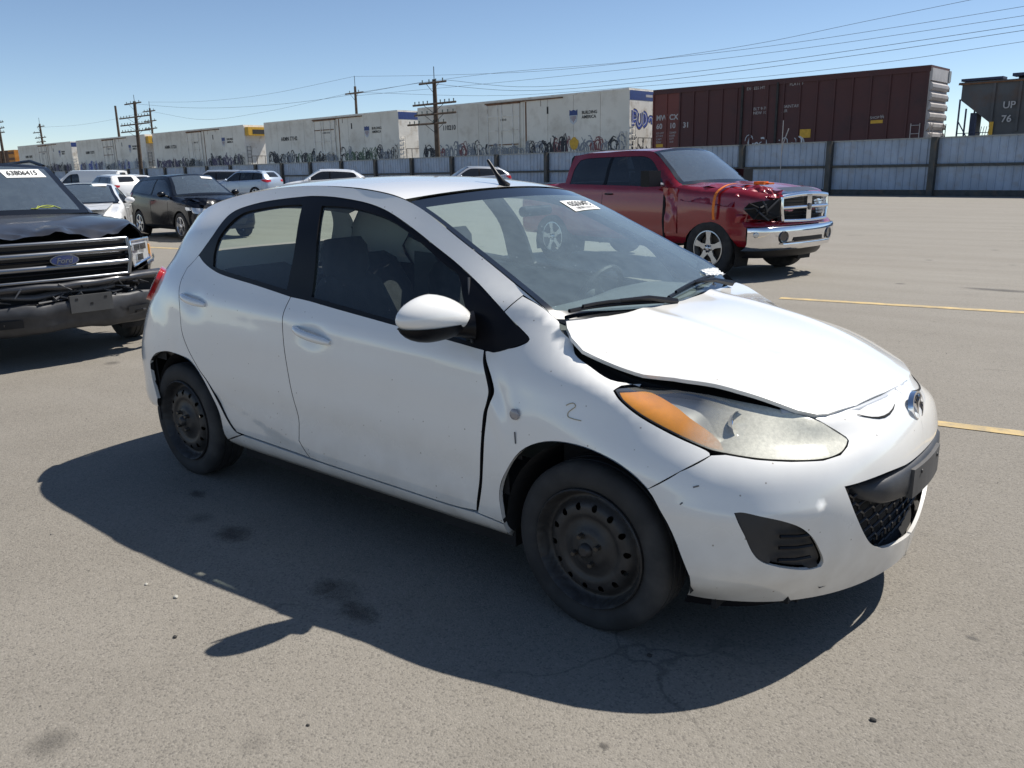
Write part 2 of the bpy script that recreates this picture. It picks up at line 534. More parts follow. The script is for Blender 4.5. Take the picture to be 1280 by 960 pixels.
# ---------------------------------------------------------------- hatchback master surface (right half, w = -y)
COLX = None
def hatch_rows():
    r0 = [(-3.10,0,.30),(-3.07,.40,.30),(-2.97,.66,.29),(-2.88,.735,.27),(-2.49,.765,.25),(-2.15,.765,.225),(-1.85,.765,.22),(-1.5,.765,.22),(-1.1,.765,.22),(-.75,.765,.22),(-.45,.765,.22),(-.2,.765,.22),(0,.76,.22),(.2,.755,.21),(.38,.725,.20),(.54,.64,.20),(.64,.51,.19),(.715,.36,.185),(.765,.18,.18),(.785,0,.18)]
    r1 = [(-3.13,0,.36),(-3.10,.40,.36),(-3.00,.67,.36),(-2.90,.775,.34),(-2.49,.828,.32),(-2.15,.828,.285),(-1.85,.828,.28),(-1.5,.828,.28),(-1.1,.828,.28),(-.75,.828,.28),(-.45,.828,.28),(-.2,.828,.28),(0,.83,.28),(.2,.832,.28),(.40,.81,.29),(.56,.715,.31),(.67,.56,.31),(.745,.38,.31),(.785,.2,.31),(.80,0,.31)]
    r2 = [(-3.14,0,.48),(-3.11,.40,.48),(-3.01,.68,.48),(-2.90,.785,.47),(-2.49,.842,.45),(-2.15,.842,.45),(-1.85,.84,.45),(-1.5,.84,.45),(-1.1,.84,.45),(-.75,.84,.45),(-.45,.84,.45),(-.2,.842,.45),(0,.845,.45),(.2,.845,.45),(.42,.82,.45),(.57,.735,.45),(.69,.58,.45),(.765,.40,.45),(.80,.2,.45),(.812,0,.45)]
    r3 = [(-3.12,0,.66),(-3.09,.40,.66),(-3.00,.67,.66),(-2.90,.775,.65),(-2.49,.843,.65),(-2.15,.842,.65),(-1.85,.838,.65),(-1.5,.838,.65),(-1.1,.838,.65),(-.75,.838,.65),(-.45,.84,.65),(-.2,.845,.64),(0,.85,.635),(.2,.845,.61),(.42,.805,.58),(.57,.72,.57),(.69,.57,.57),(.762,.39,.57),(.80,.2,.57),(.81,0,.57)]
    r4 = [(-3.06,0,.85),(-3.03,.40,.85),(-2.95,.64,.85),(-2.86,.735,.84),(-2.49,.818,.82),(-2.15,.828,.82),(-1.85,.831,.81),(-1.5,.833,.80),(-1.1,.835,.79),(-.75,.833,.78),(-.45,.832,.77),(-.2,.83,.76),(0,.825,.745),(.2,.805,.71),(.40,.765,.665),(.55,.68,.655),(.66,.55,.655),(.74,.38,.66),(.778,.2,.665),(.788,0,.665)]
    r5 = [(-3.00,0,1.0),(-2.97,.40,1.0),(-2.89,.60,1.0),(-2.79,.69,.99),(-2.49,.785,.965),(-2.2,.80,.95),(-1.85,.805,.935),(-1.5,.81,.92),(-1.1,.81,.905),(-.75,.81,.89),(-.45,.805,.875),(-.22,.80,.86),(-.02,.785,.845),(.18,.75,.79),(.38,.69,.73),(.52,.60,.71),(.62,.49,.705),(.705,.34,.71),(.745,.18,.72),(.755,0,.72)]
    r6 = [(-2.96,0,1.08),(-2.93,.38,1.08),(-2.83,.56,1.09),(-2.71,.64,1.10),(-2.49,.71,1.10),(-2.2,.735,1.09),(-1.85,.75,1.07),(-1.5,.755,1.05),(-1.1,.757,1.03),(-.75,.757,1.01),(-.46,.75,.99),(-.25,.70,1.00),(-.135,.698,.935),(.11,.665,.834),(.30,.585,.82),(.46,.51,.79),(.585,.465,.762),(.65,.32,.765),(.685,.16,.765),(.695,0,.765)]
    r7 = [(-2.90,0,1.22),(-2.87,.34,1.22),(-2.76,.53,1.20),(-2.66,.60,1.20),(-2.46,.655,1.235),(-2.2,.67,1.25),(-1.85,.682,1.25),(-1.5,.682,1.25),(-1.08,.682,1.22),(-.72,.705,1.12),(-.48,.712,1.07),(-.255,.682,1.028),(-.158,.680,.965),(.06,.60,.86),(.25,.52,.845),(.40,.45,.815),(.52,.40,.785),(.58,.29,.785),(.61,.15,.785),(.62,0,.785)]
    r8 = [(-2.80,0,1.35),(-2.78,.30,1.345),(-2.72,.46,1.315),(-2.65,.52,1.30),(-2.47,.54,1.362),(-2.2,.54,1.415),(-1.85,.54,1.45),(-1.5,.545,1.455),(-1.03,.56,1.40),(-.69,.61,1.255),(-.47,.64,1.15),(-.265,.662,1.045),(-.182,.655,.992),(0,.52,.88),(.18,.45,.865),(.32,.38,.835),(.45,.33,.80),(.50,.25,.80),(.53,.13,.80),(.54,0,.80)]
    G = np.array([r0, r1, r2, r3, r4, r5, r6, r7, r8], float)
    G[:, :, 1] *= -1
    return G

def hood_z():
    # x, centre z, edge half width, edge z
    return [(-.30,1.035,.70,1.012),(-.17,1.017,.69,.985),(-.08,1.0,.68,.942),(.06,.985,.665,.888),(.20,.958,.63,.860),(.33,.925,.59,.848),(.45,.885,.53,.822),(.55,.842,.47,.79),(.63,.803,.41,.765),(.70,.767,.33,.745),(.80,.71,.26,.70)]

def hatch_master():
    G = hatch_rows()
    a = G[:, 1:2] * np.array([1, -1, 1]); b = G[:, -2:-1] * np.array([1, -1, 1])
    G2 = np.concatenate([a, G, b], axis=1)
    ku0 = knots(np.swapaxes(G2, 0, 1))
    us = np.concatenate([np.linspace(ku0[i], ku0[i + 1], 13)[:-1] for i in range(1, len(ku0) - 2)] + [[ku0[-2]]])
    kv0 = knots(G2)
    vs = np.concatenate([np.linspace(kv0[i], kv0[i + 1], 13)[:-1] for i in range(len(kv0) - 1)] + [[kv0[-1]]])
    D, ku, kv = surf_grid(G2, 0, 0, u=us, v=vs)      # 12 sub-steps per control cell
    M = Master()
    M.add(D)
    M.build()
    # hood
    T = np.array(hood_z()); xs = np.linspace(-.30, .80, 60)
    Q = hermite(T[:, 1:], T[:, 0], xs)
    ws = np.linspace(-1.15, 1.15, 61)
    H = np.zeros((60, 61, 3))
    for i, x in enumerate(xs):
        zc, we, ze = Q[i]
        a = np.abs(ws)
        H[i, :, 0] = x; H[i, :, 1] = ws * we
        H[i, :, 2] = zc - (zc - ze) * a ** 2.3
    MH = Master(); MH.add(H); MH.build()
    # windscreen and roof share the seam rows
    edge = D[-1]                      # r8 row
    return D, G, ku, kv, M, MH

def cross_patch(E, C, ns=33, p=2.0):
    """E [n,3] right edge (y<0), C [n,3] centre line -> sheet bulging to the centre"""
    s = np.linspace(-1, 1, ns)
    out = np.zeros((len(E), ns, 3))
    for i in range(len(E)):
        a = np.abs(s)[:, None] ** p
        q = C[i][None] * (1 - a) + E[i][None] * a
        q[:, 1] = s * abs(E[i][1])
        out[i] = q
    return out
def path(P, n, t0=0.0, t1=1.0):
    P = np.array(P, float); k = knots(P)
    return hermite(P, k, np.linspace(k[0] + (k[-1] - k[0]) * t0, k[0] + (k[-1] - k[0]) * t1, n))
WS_E = [(-.235,-.655,1.015),(-.27,-.662,1.045),(-.47,-.64,1.15),(-.69,-.61,1.255),(-.86,-.585,1.335),(-1.01,-.562,1.395)]
WS_C = [(-.08,0,.975),(-.13,0,1.0),(-.34,0,1.12),(-.56,0,1.237),(-.75,0,1.34),(-.93,0,1.43)]
RF_E = [(-1.01,-.562,1.395),(-1.10,-.557,1.418),(-1.25,-.552,1.44),(-1.5,-.545,1.455),(-1.85,-.54,1.45),(-2.2,-.54,1.415),(-2.47,-.54,1.362),(-2.65,-.52,1.30)]
RF_C = [(-.93,0,1.43),(-1.05,0,1.452),(-1.22,0,1.473),(-1.5,0,1.488),(-1.85,0,1.485),(-2.2,0,1.463),(-2.5,0,1.42),(-2.80,0,1.35)]
# outlines of the hatchback panels, in the plane of each projection
OUT = {
  'front_door': [[-1.5437,1.0034],[-1.4132,0.9959],[-1.2417,0.9799],[-0.9069,0.9509],[-0.6536,0.9286],[-0.4413,0.907],[-0.4326,0.8752],[-0.4195,0.845],[-0.4063,0.8145],[-0.3932,0.7729],[-0.4004,0.7303],[-0.4137,0.6855],[-0.4268,0.5755],[-0.4415,0.4462],[-0.4589,0.3204],[-0.6035,0.31],[-0.9753,0.3133],[-1.4229,0.3171],[-1.4541,0.3515],[-1.4862,0.3853],[-1.4842,0.4303],[-1.4849,0.4981],[-1.5149,0.6269],[-1.5362,0.7558],[-1.5511,0.8398],[-1.5574,0.9063],[-1.5543,0.9592]],
  'rear_door': [[-2.3455,1.1347],[-2.2825,1.1053],[-2.1938,1.0793],[-2.0768,1.0588],[-1.8079,1.0334],[-1.5437,1.0034],[-1.5543,0.9592],[-1.5574,0.9063],[-1.5511,0.8398],[-1.5362,0.7558],[-1.5149,0.6269],[-1.4849,0.4981],[-1.4842,0.4303],[-1.4862,0.3853],[-1.4541,0.3515],[-1.4229,0.3171],[-1.9294,0.3283],[-1.9852,0.3393],[-2.0474,0.3957],[-2.1054,0.4736],[-2.17,0.5513],[-2.2224,0.5957],[-2.2632,0.6379],[-2.3259,0.709],[-2.3743,0.7869],[-2.3979,0.8932],[-2.4342,1.0056],[-2.425,1.0692]],
  'dlo': [[-2.3455,1.1347],[-2.2614,1.2229],[-2.2184,1.3006],[-2.1821,1.3339],[-2.1158,1.3567],[-1.9832,1.3809],[-1.8343,1.397],[-1.6771,1.4094],[-1.5801,1.4126],[-1.4441,1.408],[-1.2754,1.3916],[-1.1559,1.3694],[-1.0504,1.3374],[-0.9221,1.2866],[-0.8,1.2322],[-0.6836,1.1804],[-0.5467,1.114],[-0.4511,1.059],[-0.3708,1.0065],[-0.2989,0.9661],[-0.2845,0.9548],[-0.2916,0.9445],[-0.336,0.926],[-0.393,0.9054],[-0.4409,0.9058],[-0.6532,0.9273],[-0.9064,0.9496],[-1.2411,0.9784],[-1.4125,0.9944],[-1.5415,1.0023],[-1.8072,1.0317],[-2.0762,1.0578],[-2.1928,1.0776],[-2.2815,1.1035]],
  'front_glass': [[-1.4125,1.0118],[-1.4431,1.1998],[-1.5124,1.3751],[-1.3574,1.372],[-1.229,1.3578],[-1.1027,1.3336],[-0.9845,1.2941],[-0.8573,1.2363],[-0.7345,1.1757],[-0.6517,1.1409],[-0.6001,1.0737],[-0.5422,0.9916],[-0.5109,0.9252],[-0.6991,0.9463],[-0.9131,0.9662],[-1.1488,0.9874]],
  'rear_glass': [[-2.1926,1.0903],[-2.2095,1.1442],[-2.2019,1.2105],[-2.1754,1.2586],[-2.1409,1.299],[-2.0986,1.3267],[-2.0345,1.3456],[-1.8393,1.3695],[-1.6475,1.3786],[-1.5888,1.2169],[-1.5864,1.0284],[-1.8161,1.0516],[-2.0506,1.0735]],
  'fender': [[-0.4404,0.9045],[-0.3355,0.9248],[-0.291,0.9433],[-0.2831,0.9549],[-0.3166,0.9847],[-0.358,1.0124],[-0.3988,1.0437],[-0.368,1.0863],[-0.3147,1.0692],[-0.1997,0.9629],[-0.1666,0.9451],[-0.1878,0.9953],[-0.1541,0.9594],[-0.1139,0.9212],[-0.0456,0.8896],[0.0319,0.858],[0.1067,0.8357],[0.0893,0.8369],[0.0693,0.8395],[0.0665,0.8338],[0.1056,0.8059],[0.175,0.7691],[0.279,0.7291],[0.3774,0.6964],[0.3958,0.683],[0.3296,0.6364],[0.2425,0.5715],[0.1872,0.6101],[0.1014,0.6436],[-0.019,0.6611],[-0.1433,0.6458],[-0.249,0.5893],[-0.3242,0.4854],[-0.3472,0.4172],[-0.3401,0.347],[-0.3311,0.302],[-0.4562,0.313],[-0.4418,0.3671],[-0.4281,0.4493],[-0.4144,0.578],[-0.4033,0.6873],[-0.3863,0.7381],[-0.3775,0.7752],[-0.3923,0.8164],[-0.4091,0.8463],[-0.4275,0.8758]],
  'headlight': [[-0.4902,0.8338],[-0.472,0.8387],[-0.3939,0.8339],[-0.2981,0.8286],[-0.2063,0.8207],[-0.1133,0.8041],[-0.0226,0.7877],[0.0907,0.7608],[0.1572,0.7215],[0.1843,0.7028],[0.1881,0.6953],[0.1743,0.6845],[0.1418,0.6713],[0.0791,0.6646],[-0.0226,0.6689],[-0.1266,0.6769],[-0.2057,0.6871],[-0.258,0.6975],[-0.3422,0.7301],[-0.4245,0.7701],[-0.4731,0.807]],
  'amber': [[-0.4754,0.8323],[-0.4354,0.8331],[-0.3693,0.8241],[-0.315,0.7986],[-0.2789,0.7702],[-0.2411,0.7448],[-0.2128,0.7195],[-0.2055,0.6923],[-0.2562,0.703],[-0.3408,0.736],[-0.4233,0.7763],[-0.4656,0.8092]],
  'bumper_joint': [[-0.4259,0.5715],[-0.3412,0.6364],[-0.2488,0.683],[-0.2076,0.685],[-0.1276,0.6749],[-0.0237,0.667],[0.078,0.6625],[0.143,0.6685],[0.1778,0.6833],[0.1922,0.6949],[0.1879,0.7043],[0.158,0.7246],[0.0986,0.7602]],
  'arch_f': [[0.3916,0.2696],[0.3818,0.3225],[0.3518,0.3954],[0.2968,0.4981],[0.2425,0.5715],[0.1872,0.6101],[0.1014,0.6436],[-0.019,0.6611],[-0.1433,0.6458],[-0.249,0.5893],[-0.3242,0.4854],[-0.3472,0.4172],[-0.3401,0.347],[-0.334,0.2909]],
  'arch_r': [[-2.6899,0.3822],[-2.721,0.4986],[-2.7175,0.5764],[-2.6444,0.6285],[-2.5128,0.6559],[-2.3519,0.6507],[-2.2843,0.6313],[-2.2211,0.58],[-2.1543,0.4979],[-2.0911,0.3921],[-2.0812,0.2717]],
  'fog': [[-0.2073,0.5389],[-0.182,0.5411],[-0.1388,0.5319],[-0.0719,0.5146],[-0.0127,0.4884],[0.0337,0.4475],[0.0695,0.3924],[0.0878,0.3542],[0.0842,0.3346],[0.0437,0.3327],[-0.0081,0.3441],[-0.0862,0.3697],[-0.1271,0.3892],[-0.1539,0.4201],[-0.1767,0.4696],[-0.1935,0.5039]],
  'grille': [[0.1392,0.5867],[0.1933,0.5856],[0.321,0.5858],[0.4043,0.5801],[0.4441,0.5775],[0.5411,0.2661],[0.4806,0.2795],[0.3668,0.3063],[0.2917,0.35],[0.2369,0.4112],[0.18,0.5008]],
  'bumper_bot': [[0.0531,0.2044],[0.2512,0.2047],[0.2966,0.2226],[0.4812,0.2266]],
  'sidemarker': [[-0.2756,0.715]],
  'handleF': [[-1.4923,0.8762],[-1.2408,0.838]],
  'handleR': [[-2.367,0.9472],[-2.1582,0.912]],
  'pen2': [[-0.0745,0.7761],[-0.0633,0.7829],[-0.0453,0.7853],[-0.0404,0.7788],[-0.0516,0.7669],[-0.0639,0.7526],[-0.0623,0.7445],[-0.0425,0.7393],[-0.0115,0.7378]],
  'hood_gap': [[0.1078,0.8349],[0.0319,0.858],[-0.0456,0.8896],[-0.1139,0.9212],[-0.1541,0.9594],[-0.1878,0.9953],[-0.1666,0.9451]],
  'handle': [[-1.4923,0.8762],[-1.2408,0.838]],
  'emblem': [[0.53,0.7232]],
  'hood': [[-0.2561,-0.5743],[-0.1818,-0.6645],[-0.1389,-0.6999],[-0.0821,-0.7154],[0.0015,-0.6919],[0.1118,-0.6623],[0.1975,-0.6183],[0.2939,-0.5879],[0.3889,-0.5563],[0.4771,-0.5194],[0.5485,-0.4876],[0.5954,-0.4526],[0.6171,-0.4169],[0.6588,-0.2842],[0.6873,-0.0728],[0.6937,0.1816]],
}
# ---------------------------------------------------------------- materials used on vehicles
def paint(name, rgb, rough=0.32, coat=0.8, metal=0.0, dirt=None, lo=0.55, hi=0.8, amt=0.5, low_dirt=0.0):
    """car paint; optional dirt film (blotches, and road film on the lower flanks by object height)"""
    m, nt, b = mat_new(name)
    b.inputs['Roughness'].default_value = rough
    b.inputs['Coat Weight'].default_value = coat
    b.inputs['Coat Roughness'].default_value = 0.06
    b.inputs['Metallic'].default_value = metal
    tc = nt.nodes.new('ShaderNodeTexCoord')
    n = nt.nodes.new('ShaderNodeTexNoise'); n.inputs['Scale'].default_value = 2.6; n.inputs['Detail'].default_value = 9; n.inputs['Roughness'].default_value = 0.7
    nt.links.new(tc.outputs['Object'], n.inputs['Vector'])
    mr = nt.nodes.new('ShaderNodeMapRange'); mr.inputs[1].default_value = lo; mr.inputs[2].default_value = hi; mr.inputs[4].default_value = amt
    nt.links.new(n.outputs['Fac'], mr.inputs[0])
    fac = mr.outputs[0]
    if low_dirt > 0:
        sep = nt.nodes.new('ShaderNodeSeparateXYZ'); nt.links.new(tc.outputs['Object'], sep.inputs[0])
        n2 = nt.nodes.new('ShaderNodeTexNoise'); n2.inputs['Scale'].default_value = 9; n2.inputs['Detail'].default_value = 8
        nt.links.new(tc.outputs['Object'], n2.inputs['Vector'])
        m2 = nt.nodes.new('ShaderNodeMapRange'); m2.inputs[1].default_value = 0.62; m2.inputs[2].default_value = 0.22; m2.inputs[3].default_value = 0; m2.inputs[4].default_value = low_dirt
        nt.links.new(sep.outputs[2], m2.inputs[0])
        mm = nt.nodes.new('ShaderNodeMath'); mm.operation = 'MULTIPLY'; nt.links.new(m2.outputs[0], mm.inputs[0]); nt.links.new(n2.outputs['Fac'], mm.inputs[1])
        ad = nt.nodes.new('ShaderNodeMath'); ad.operation = 'ADD'; ad.use_clamp = True
        nt.links.new(fac, ad.inputs[0]); nt.links.new(mm.outputs[0], ad.inputs[1]); fac = ad.outputs[0]
        # sparse dark specks and scuffs
        v = nt.nodes.new('ShaderNodeTexVoronoi'); v.inputs['Scale'].default_value = 38
        nt.links.new(tc.outputs['Object'], v.inputs['Vector'])
        s1 = nt.nodes.new('ShaderNodeSeparateColor'); nt.links.new(v.outputs['Color'], s1.inputs[0])
        g = nt.nodes.new('ShaderNodeMath'); g.operation = 'GREATER_THAN'; g.inputs[1].default_value = 0.84; nt.links.new(s1.outputs[0], g.inputs[0])
        m3 = nt.nodes.new('ShaderNodeMapRange'); m3.inputs[1].default_value = 0.06; m3.inputs[2].default_value = 0.14; m3.inputs[3].default_value = 1.0; m3.inputs[4].default_value = 0
        nt.links.new(v.outputs['Distance'], m3.inputs[0])
        m4 = nt.nodes.new('ShaderNodeMath'); m4.operation = 'MULTIPLY'; nt.links.new(g.outputs[0], m4.inputs[0]); nt.links.new(m3.outputs[0], m4.inputs[1])
        a2 = nt.nodes.new('ShaderNodeMath'); a2.operation = 'ADD'; a2.use_clamp = True; nt.links.new(fac, a2.inputs[0]); nt.links.new(m4.outputs[0], a2.inputs[1]); fac = a2.outputs[0]
    mx = nt.nodes.new('ShaderNodeMix'); mx.data_type = 'RGBA'
    nt.links.new(fac, mx.inputs['Factor'])
    mx.inputs['A'].default_value = (*rgb, 1); mx.inputs['B'].default_value = (*(dirt or tuple(c * 0.8 for c in rgb)), 1)
    nt.links.new(mx.outputs['Result'], b.inputs['Base Color'])
    r2 = nt.nodes.new('ShaderNodeMapRange'); r2.inputs[3].default_value = rough; r2.inputs[4].default_value = min(1, rough + 0.4)
    nt.links.new(fac, r2.inputs[0]); nt.links.new(r2.outputs[0], b.inputs['Roughness'])
    return m

def glass2(name, tint, refl=1.0, base=0.05, dust_haze=0.0, dust_haze_col=(0.5, 0.53, 0.55), rough=0.0):
    m = glass(name, tint, refl, dust_haze, rough, dust_haze_col)
    nt = m.node_tree
    fr = [n for n in nt.nodes if n.type == 'FRESNEL'][0]
    lw = nt.nodes.new('ShaderNodeLayerWeight'); lw.inputs['Blend'].default_value = 0.5
    p = nt.nodes.new('ShaderNodeMath'); p.operation = 'POWER'; p.inputs[1].default_value = 4.0
    nt.links.new(lw.outputs['Facing'], p.inputs[0])
    mr = nt.nodes.new('ShaderNodeMapRange'); mr.inputs[3].default_value = base; mr.inputs[4].default_value = 1.0
    nt.links.new(p.outputs[0], mr.inputs[0])
    for l in list(fr.outputs[0].links):
        to = l.to_socket; nt.links.remove(l); nt.links.new(mr.outputs[0], to)
    nt.nodes.remove(fr)
    return m

WHITE = paint('white_paint', (0.84, 0.825, 0.785), rough=.22, coat=1.0, dirt=(0.30, 0.26, 0.21), amt=0.07, lo=0.5, hi=0.8, low_dirt=0.75)
WHITE_CLEAN = paint('white_paint_clean', (0.84, 0.825, 0.785), rough=.22, coat=1.0, dirt=(0.30, 0.26, 0.21), amt=0.10, lo=0.5, hi=0.8)
BLACKTRIM = plain('black_trim', (0.007, 0.007, 0.009), rough=0.38, var=0.2, spec=.2)
BLACKGLOSS = plain('black_gloss', (0.008, 0.009, 0.011), rough=0.12, coat=0.5)
PLASTIC = plain('grey_plastic', (0.035, 0.036, 0.04), rough=0.5, var=0.25, vscale=12, bump=0.1, bscale=300)
RUBBER = plain('tyre_rubber', (0.027, 0.027, 0.028), rough=0.82, var=0.35, vscale=9, dirt=(0.075, 0.07, 0.065), dirt_scale=5, dirt_lo=0.5, dirt_hi=0.9)
STEEL = plain('black_steel_wheel', (0.040, 0.038, 0.037), rough=0.5, metal=0.3, var=0.3, vscale=14, dirt=(0.06, 0.05, 0.043), dirt_scale=9, dirt_lo=0.55, dirt_hi=0.8)
DARK = plain('dark_cavity', (0.010, 0.010, 0.011), rough=0.9, var=0.3)
CHROME = plain('chrome', (0.78, 0.78, 0.80), rough=0.09, metal=1.0, var=0.05)
ALU = plain('alloy', (0.55, 0.56, 0.58), rough=0.28, metal=0.85, var=0.1, coat=0.3)
SEAT = plain('seat_cloth', (0.022, 0.023, 0.027), rough=0.9, var=0.3, vscale=20, bump=0.25, bscale=200)
DASH = plain('dash_plastic', (0.12, 0.125, 0.12), rough=0.62, var=0.15, bump=0.15, bscale=250)
LINER = plain('headliner', (0.42, 0.42, 0.40), rough=0.95, var=0.08)
AMBER = plain('amber_lens', (0.95, 0.36, 0.006), rough=0.12, coat=1.0, var=0.08, vscale=30)
REDLENS = plain('red_lens', (0.42, 0.012, 0.012), rough=0.12, coat=1.0, var=0.25, vscale=25)
LABELW = plain('paper_white', (0.78, 0.78, 0.76), rough=0.7, var=0.05)
INK = plain('ink_black', (0.02, 0.02, 0.02), rough=0.7, var=0.1)
SIDEGLASS = glass2('side_glass', (0.86, 0.94, 0.90), refl=0.85, base=0.045, dust_haze=0.018)
WSGLASS = glass2('windscreen_glass', (0.80, 0.90, 0.88), refl=0.9, base=0.085, dust_haze=0.15, dust_haze_col=(0.44, 0.56, 0.60))  # haze film: grime plus dash reflection painted into its colour
DARKGLASS = glass2('dark_tint_glass', (0.05, 0.06, 0.065), refl=0.9, base=0.07, dust_haze=0.03)

def make_text(body, size, mat, M4, parent=None, name='lettering', extrude=0.0015, align='CENTER', bold=0.0, spacing=1.0):
    cu = bpy.data.curves.new(name, 'FONT')
    cu.body = body; cu.size = size; cu.extrude = extrude; cu.align_x = align; cu.align_y = 'CENTER'; cu.offset = bold
    cu.space_character = spacing; cu.resolution_u = 3
    t = bpy.data.objects.new(name, cu)
    col.objects.link(t)
    dg = bpy.context.evaluated_depsgraph_get()
    me = bpy.data.meshes.new_from_object(t.evaluated_get(dg))
    bpy.data.objects.remove(t)
    me.transform(M4)
    me.materials.clear()
    return link_mesh(name, me, mat, parent)

def frame_at(o, xa, ya):
    """matrix whose local X runs along xa and local Y along ya"""
    x = Vector(xa).normalized(); z = x.cross(Vector(ya)).normalized(); y = z.cross(x)
    return Matrix(((x.x, y.x, z.x, o[0]), (x.y, y.y, z.y, o[1]), (x.z, y.z, z.z, o[2]), (0, 0, 0, 1)))

def lining(name, grid, off, mat, parent, keep):
    """inner dark skin of a body: the master sheet moved inwards"""
    nv, nu = grid.shape[:2]
    du = np.gradient(grid, axis=1); dv = np.gradient(grid, axis=0)
    n = np.cross(du, dv); n /= np.linalg.norm(n, axis=-1, keepdims=True) + 1e-12
    ctr = np.array([grid[..., 0].mean(), 0, 0.6])
    s = np.sign(((grid - ctr) * n).sum(-1))
    n *= s[..., None]
    g = grid - n * off
    g[..., 1] = np.minimum(g[..., 1], -0.001)
    F = [f for f in grid_tris(nv, nu) if keep(g.reshape(-1, 3)[f[0]])]
    V = g.reshape(-1, 3); V2 = V * np.array([1, -1, 1])
    n0 = len(V)
    return pyobj(name, np.concatenate([V, V2]), F + [tuple(n0 + i for i in reversed(f)) for f in F], mat, parent, True)

def tyre_mesh(Rr, rr, w, seg=56):
    bm = bmesh.new()
    h = w / 2
    prof = [(rr, -h * .78), (rr + .012, -h * .9), (rr + (Rr - rr) * .22, -h * .955), (rr + (Rr - rr) * .25, -h * .985), (rr + (Rr - rr) * .45, -h), (rr + (Rr - rr) * .62, -h), (rr + (Rr - rr) * .64, -h * .975), (rr + (Rr - rr) * .70, -h * .97), (rr + (Rr - rr) * .72, -h * .99), (Rr - .028, -h * .96), (Rr - .009, -h * .86), (Rr - .001, -h * .70)]
    # tread with grooves
    for g in (-.42, 0.0, .42):
        prof += [(Rr, h * (g - .07)), (Rr - .007, h * (g - .05)), (Rr - .007, h * (g + .05)), (Rr, h * (g + .07))]
    prof += [(Rr - .001, h * .70), (Rr - .009, h * .86), (Rr - .028, h * .96), (rr + (Rr - rr) * .45, h), (rr + .012, h * .9), (rr, h * .78)]
    lathe(bm, prof, seg, Matrix.Rotation(R(90), 4, 'X'), closed=True)
    return bm

def steel_disc(rimr, holes=14):
    """pressed steel disc: polar sheet with oval vent holes, then the barrel and lip"""
    def h(r):
        t = [(0.0, .016), (.030, .016), (.034, .010), (.062, .008), (.075, -.004), (.105, -.012), (.120, -.002), (.150, -.006), (.172, -.030), (.182, -.038), (.190, -.022), (.200, .010), (.207, .014)]
        k = rimr / .207
        r = r / k
        for (a, ha), (b, hb) in zip(t[:-1], t[1:]):
            if r <= b: return ha + (hb - ha) * (r - a) / (b - a)
        return t[-1][1]
    out = [(rimr * math.cos(a), rimr * math.sin(a)) for a in np.linspace(0, 2 * math.pi, 64, endpoint=False)]
    hs = []
    for i in range(holes):
        a = 2 * math.pi * i / holes
        c, s = math.cos(a), math.sin(a); rc = rimr * .70
        hs.append([(c * (rc + .0125 * math.cos(b)) - s * .0105 * math.sin(b), s * (rc + .0125 * math.cos(b)) + c * .0105 * math.sin(b)) for b in np.linspace(0, 2 * math.pi, 10, endpoint=False)])
    V, F = tri2d(out, 0.011, hs)
    P = [Vector((x, -h(math.hypot(x, y)), y)) for x, y in V]
    return P, F

def steel_wheel(parent, loc, Rr=.2955, w=.185, rimr=.205, ang=0.0):
    P, F = steel_disc(rimr)
    # orientation: outer face looks to -Y
    F2 = []
    for f in F:
        n = (P[f[1]] - P[f[0]]).cross(P[f[2]] - P[f[0]])
        F2.append(f if n.y < 0 else tuple(reversed(f)))
    o = pyobj('wheel', P, F2, STEEL, parent, True)
    s = Matrix.Rotation(ang, 4, 'Y')
    o.matrix_local = Matrix.Translation(Vector(loc)) @ s
    bm = tyre_mesh(Rr, rimr - .004, w)
    t = bmobj('tyre', bm, RUBBER, o, smooth=True, autosmooth=40); t.location = (0, w / 2 - .012, 0)
    bm = bmesh.new()
    lathe(bm, [(rimr, 0.014), (rimr + .004, .010), (rimr + .003, -.03), (rimr - .02, -.05), (rimr - .02, -.15)], 48, Matrix.Rotation(R(90), 4, 'X'))
    bmobj('rim_barrel', bm, STEEL, o, smooth=True)
    bm = bmesh.new()
    lathe(bm, [(0, .034), (.014, .034), (.022, .028), (.026, .016), (.028, .0)], 20, Matrix.Rotation(R(90), 4, 'X'))
    bmobj('hub_cap', bm, STEEL, o, smooth=True)
    for i in range(4):
        a = R(45 + 90 * i)
        bm = bmesh.new()
        lathe(bm, [(0, .030), (.0075, .030), (.0095, .026), (.0105, .006)], 6, Matrix.Translation((.05 * math.cos(a), 0, .05 * math.sin(a))) @ Matrix.Rotation(R(90), 4, 'X'))
        bmobj('lug_nut', bm, plain('lug_metal', (.10, .085, .07), rough=.5, metal=.7) if i == 0 and 'lug_metal' not in bpy.data.materials else bpy.data.materials['lug_metal'], o)
    bm = bmesh.new()
    lathe(bm, [(.03, -.06), (.13, -.06), (.13, -.08), (.03, -.08)], 32, Matrix.Rotation(R(90), 4, 'X'), closed=True)
    bmobj('brake_disc', bm, plain('brake_iron', (.09, .075, .06), rough=.6, metal=.6) if 'brake_iron' not in bpy.data.materials else bpy.data.materials['brake_iron'], o)
    return o

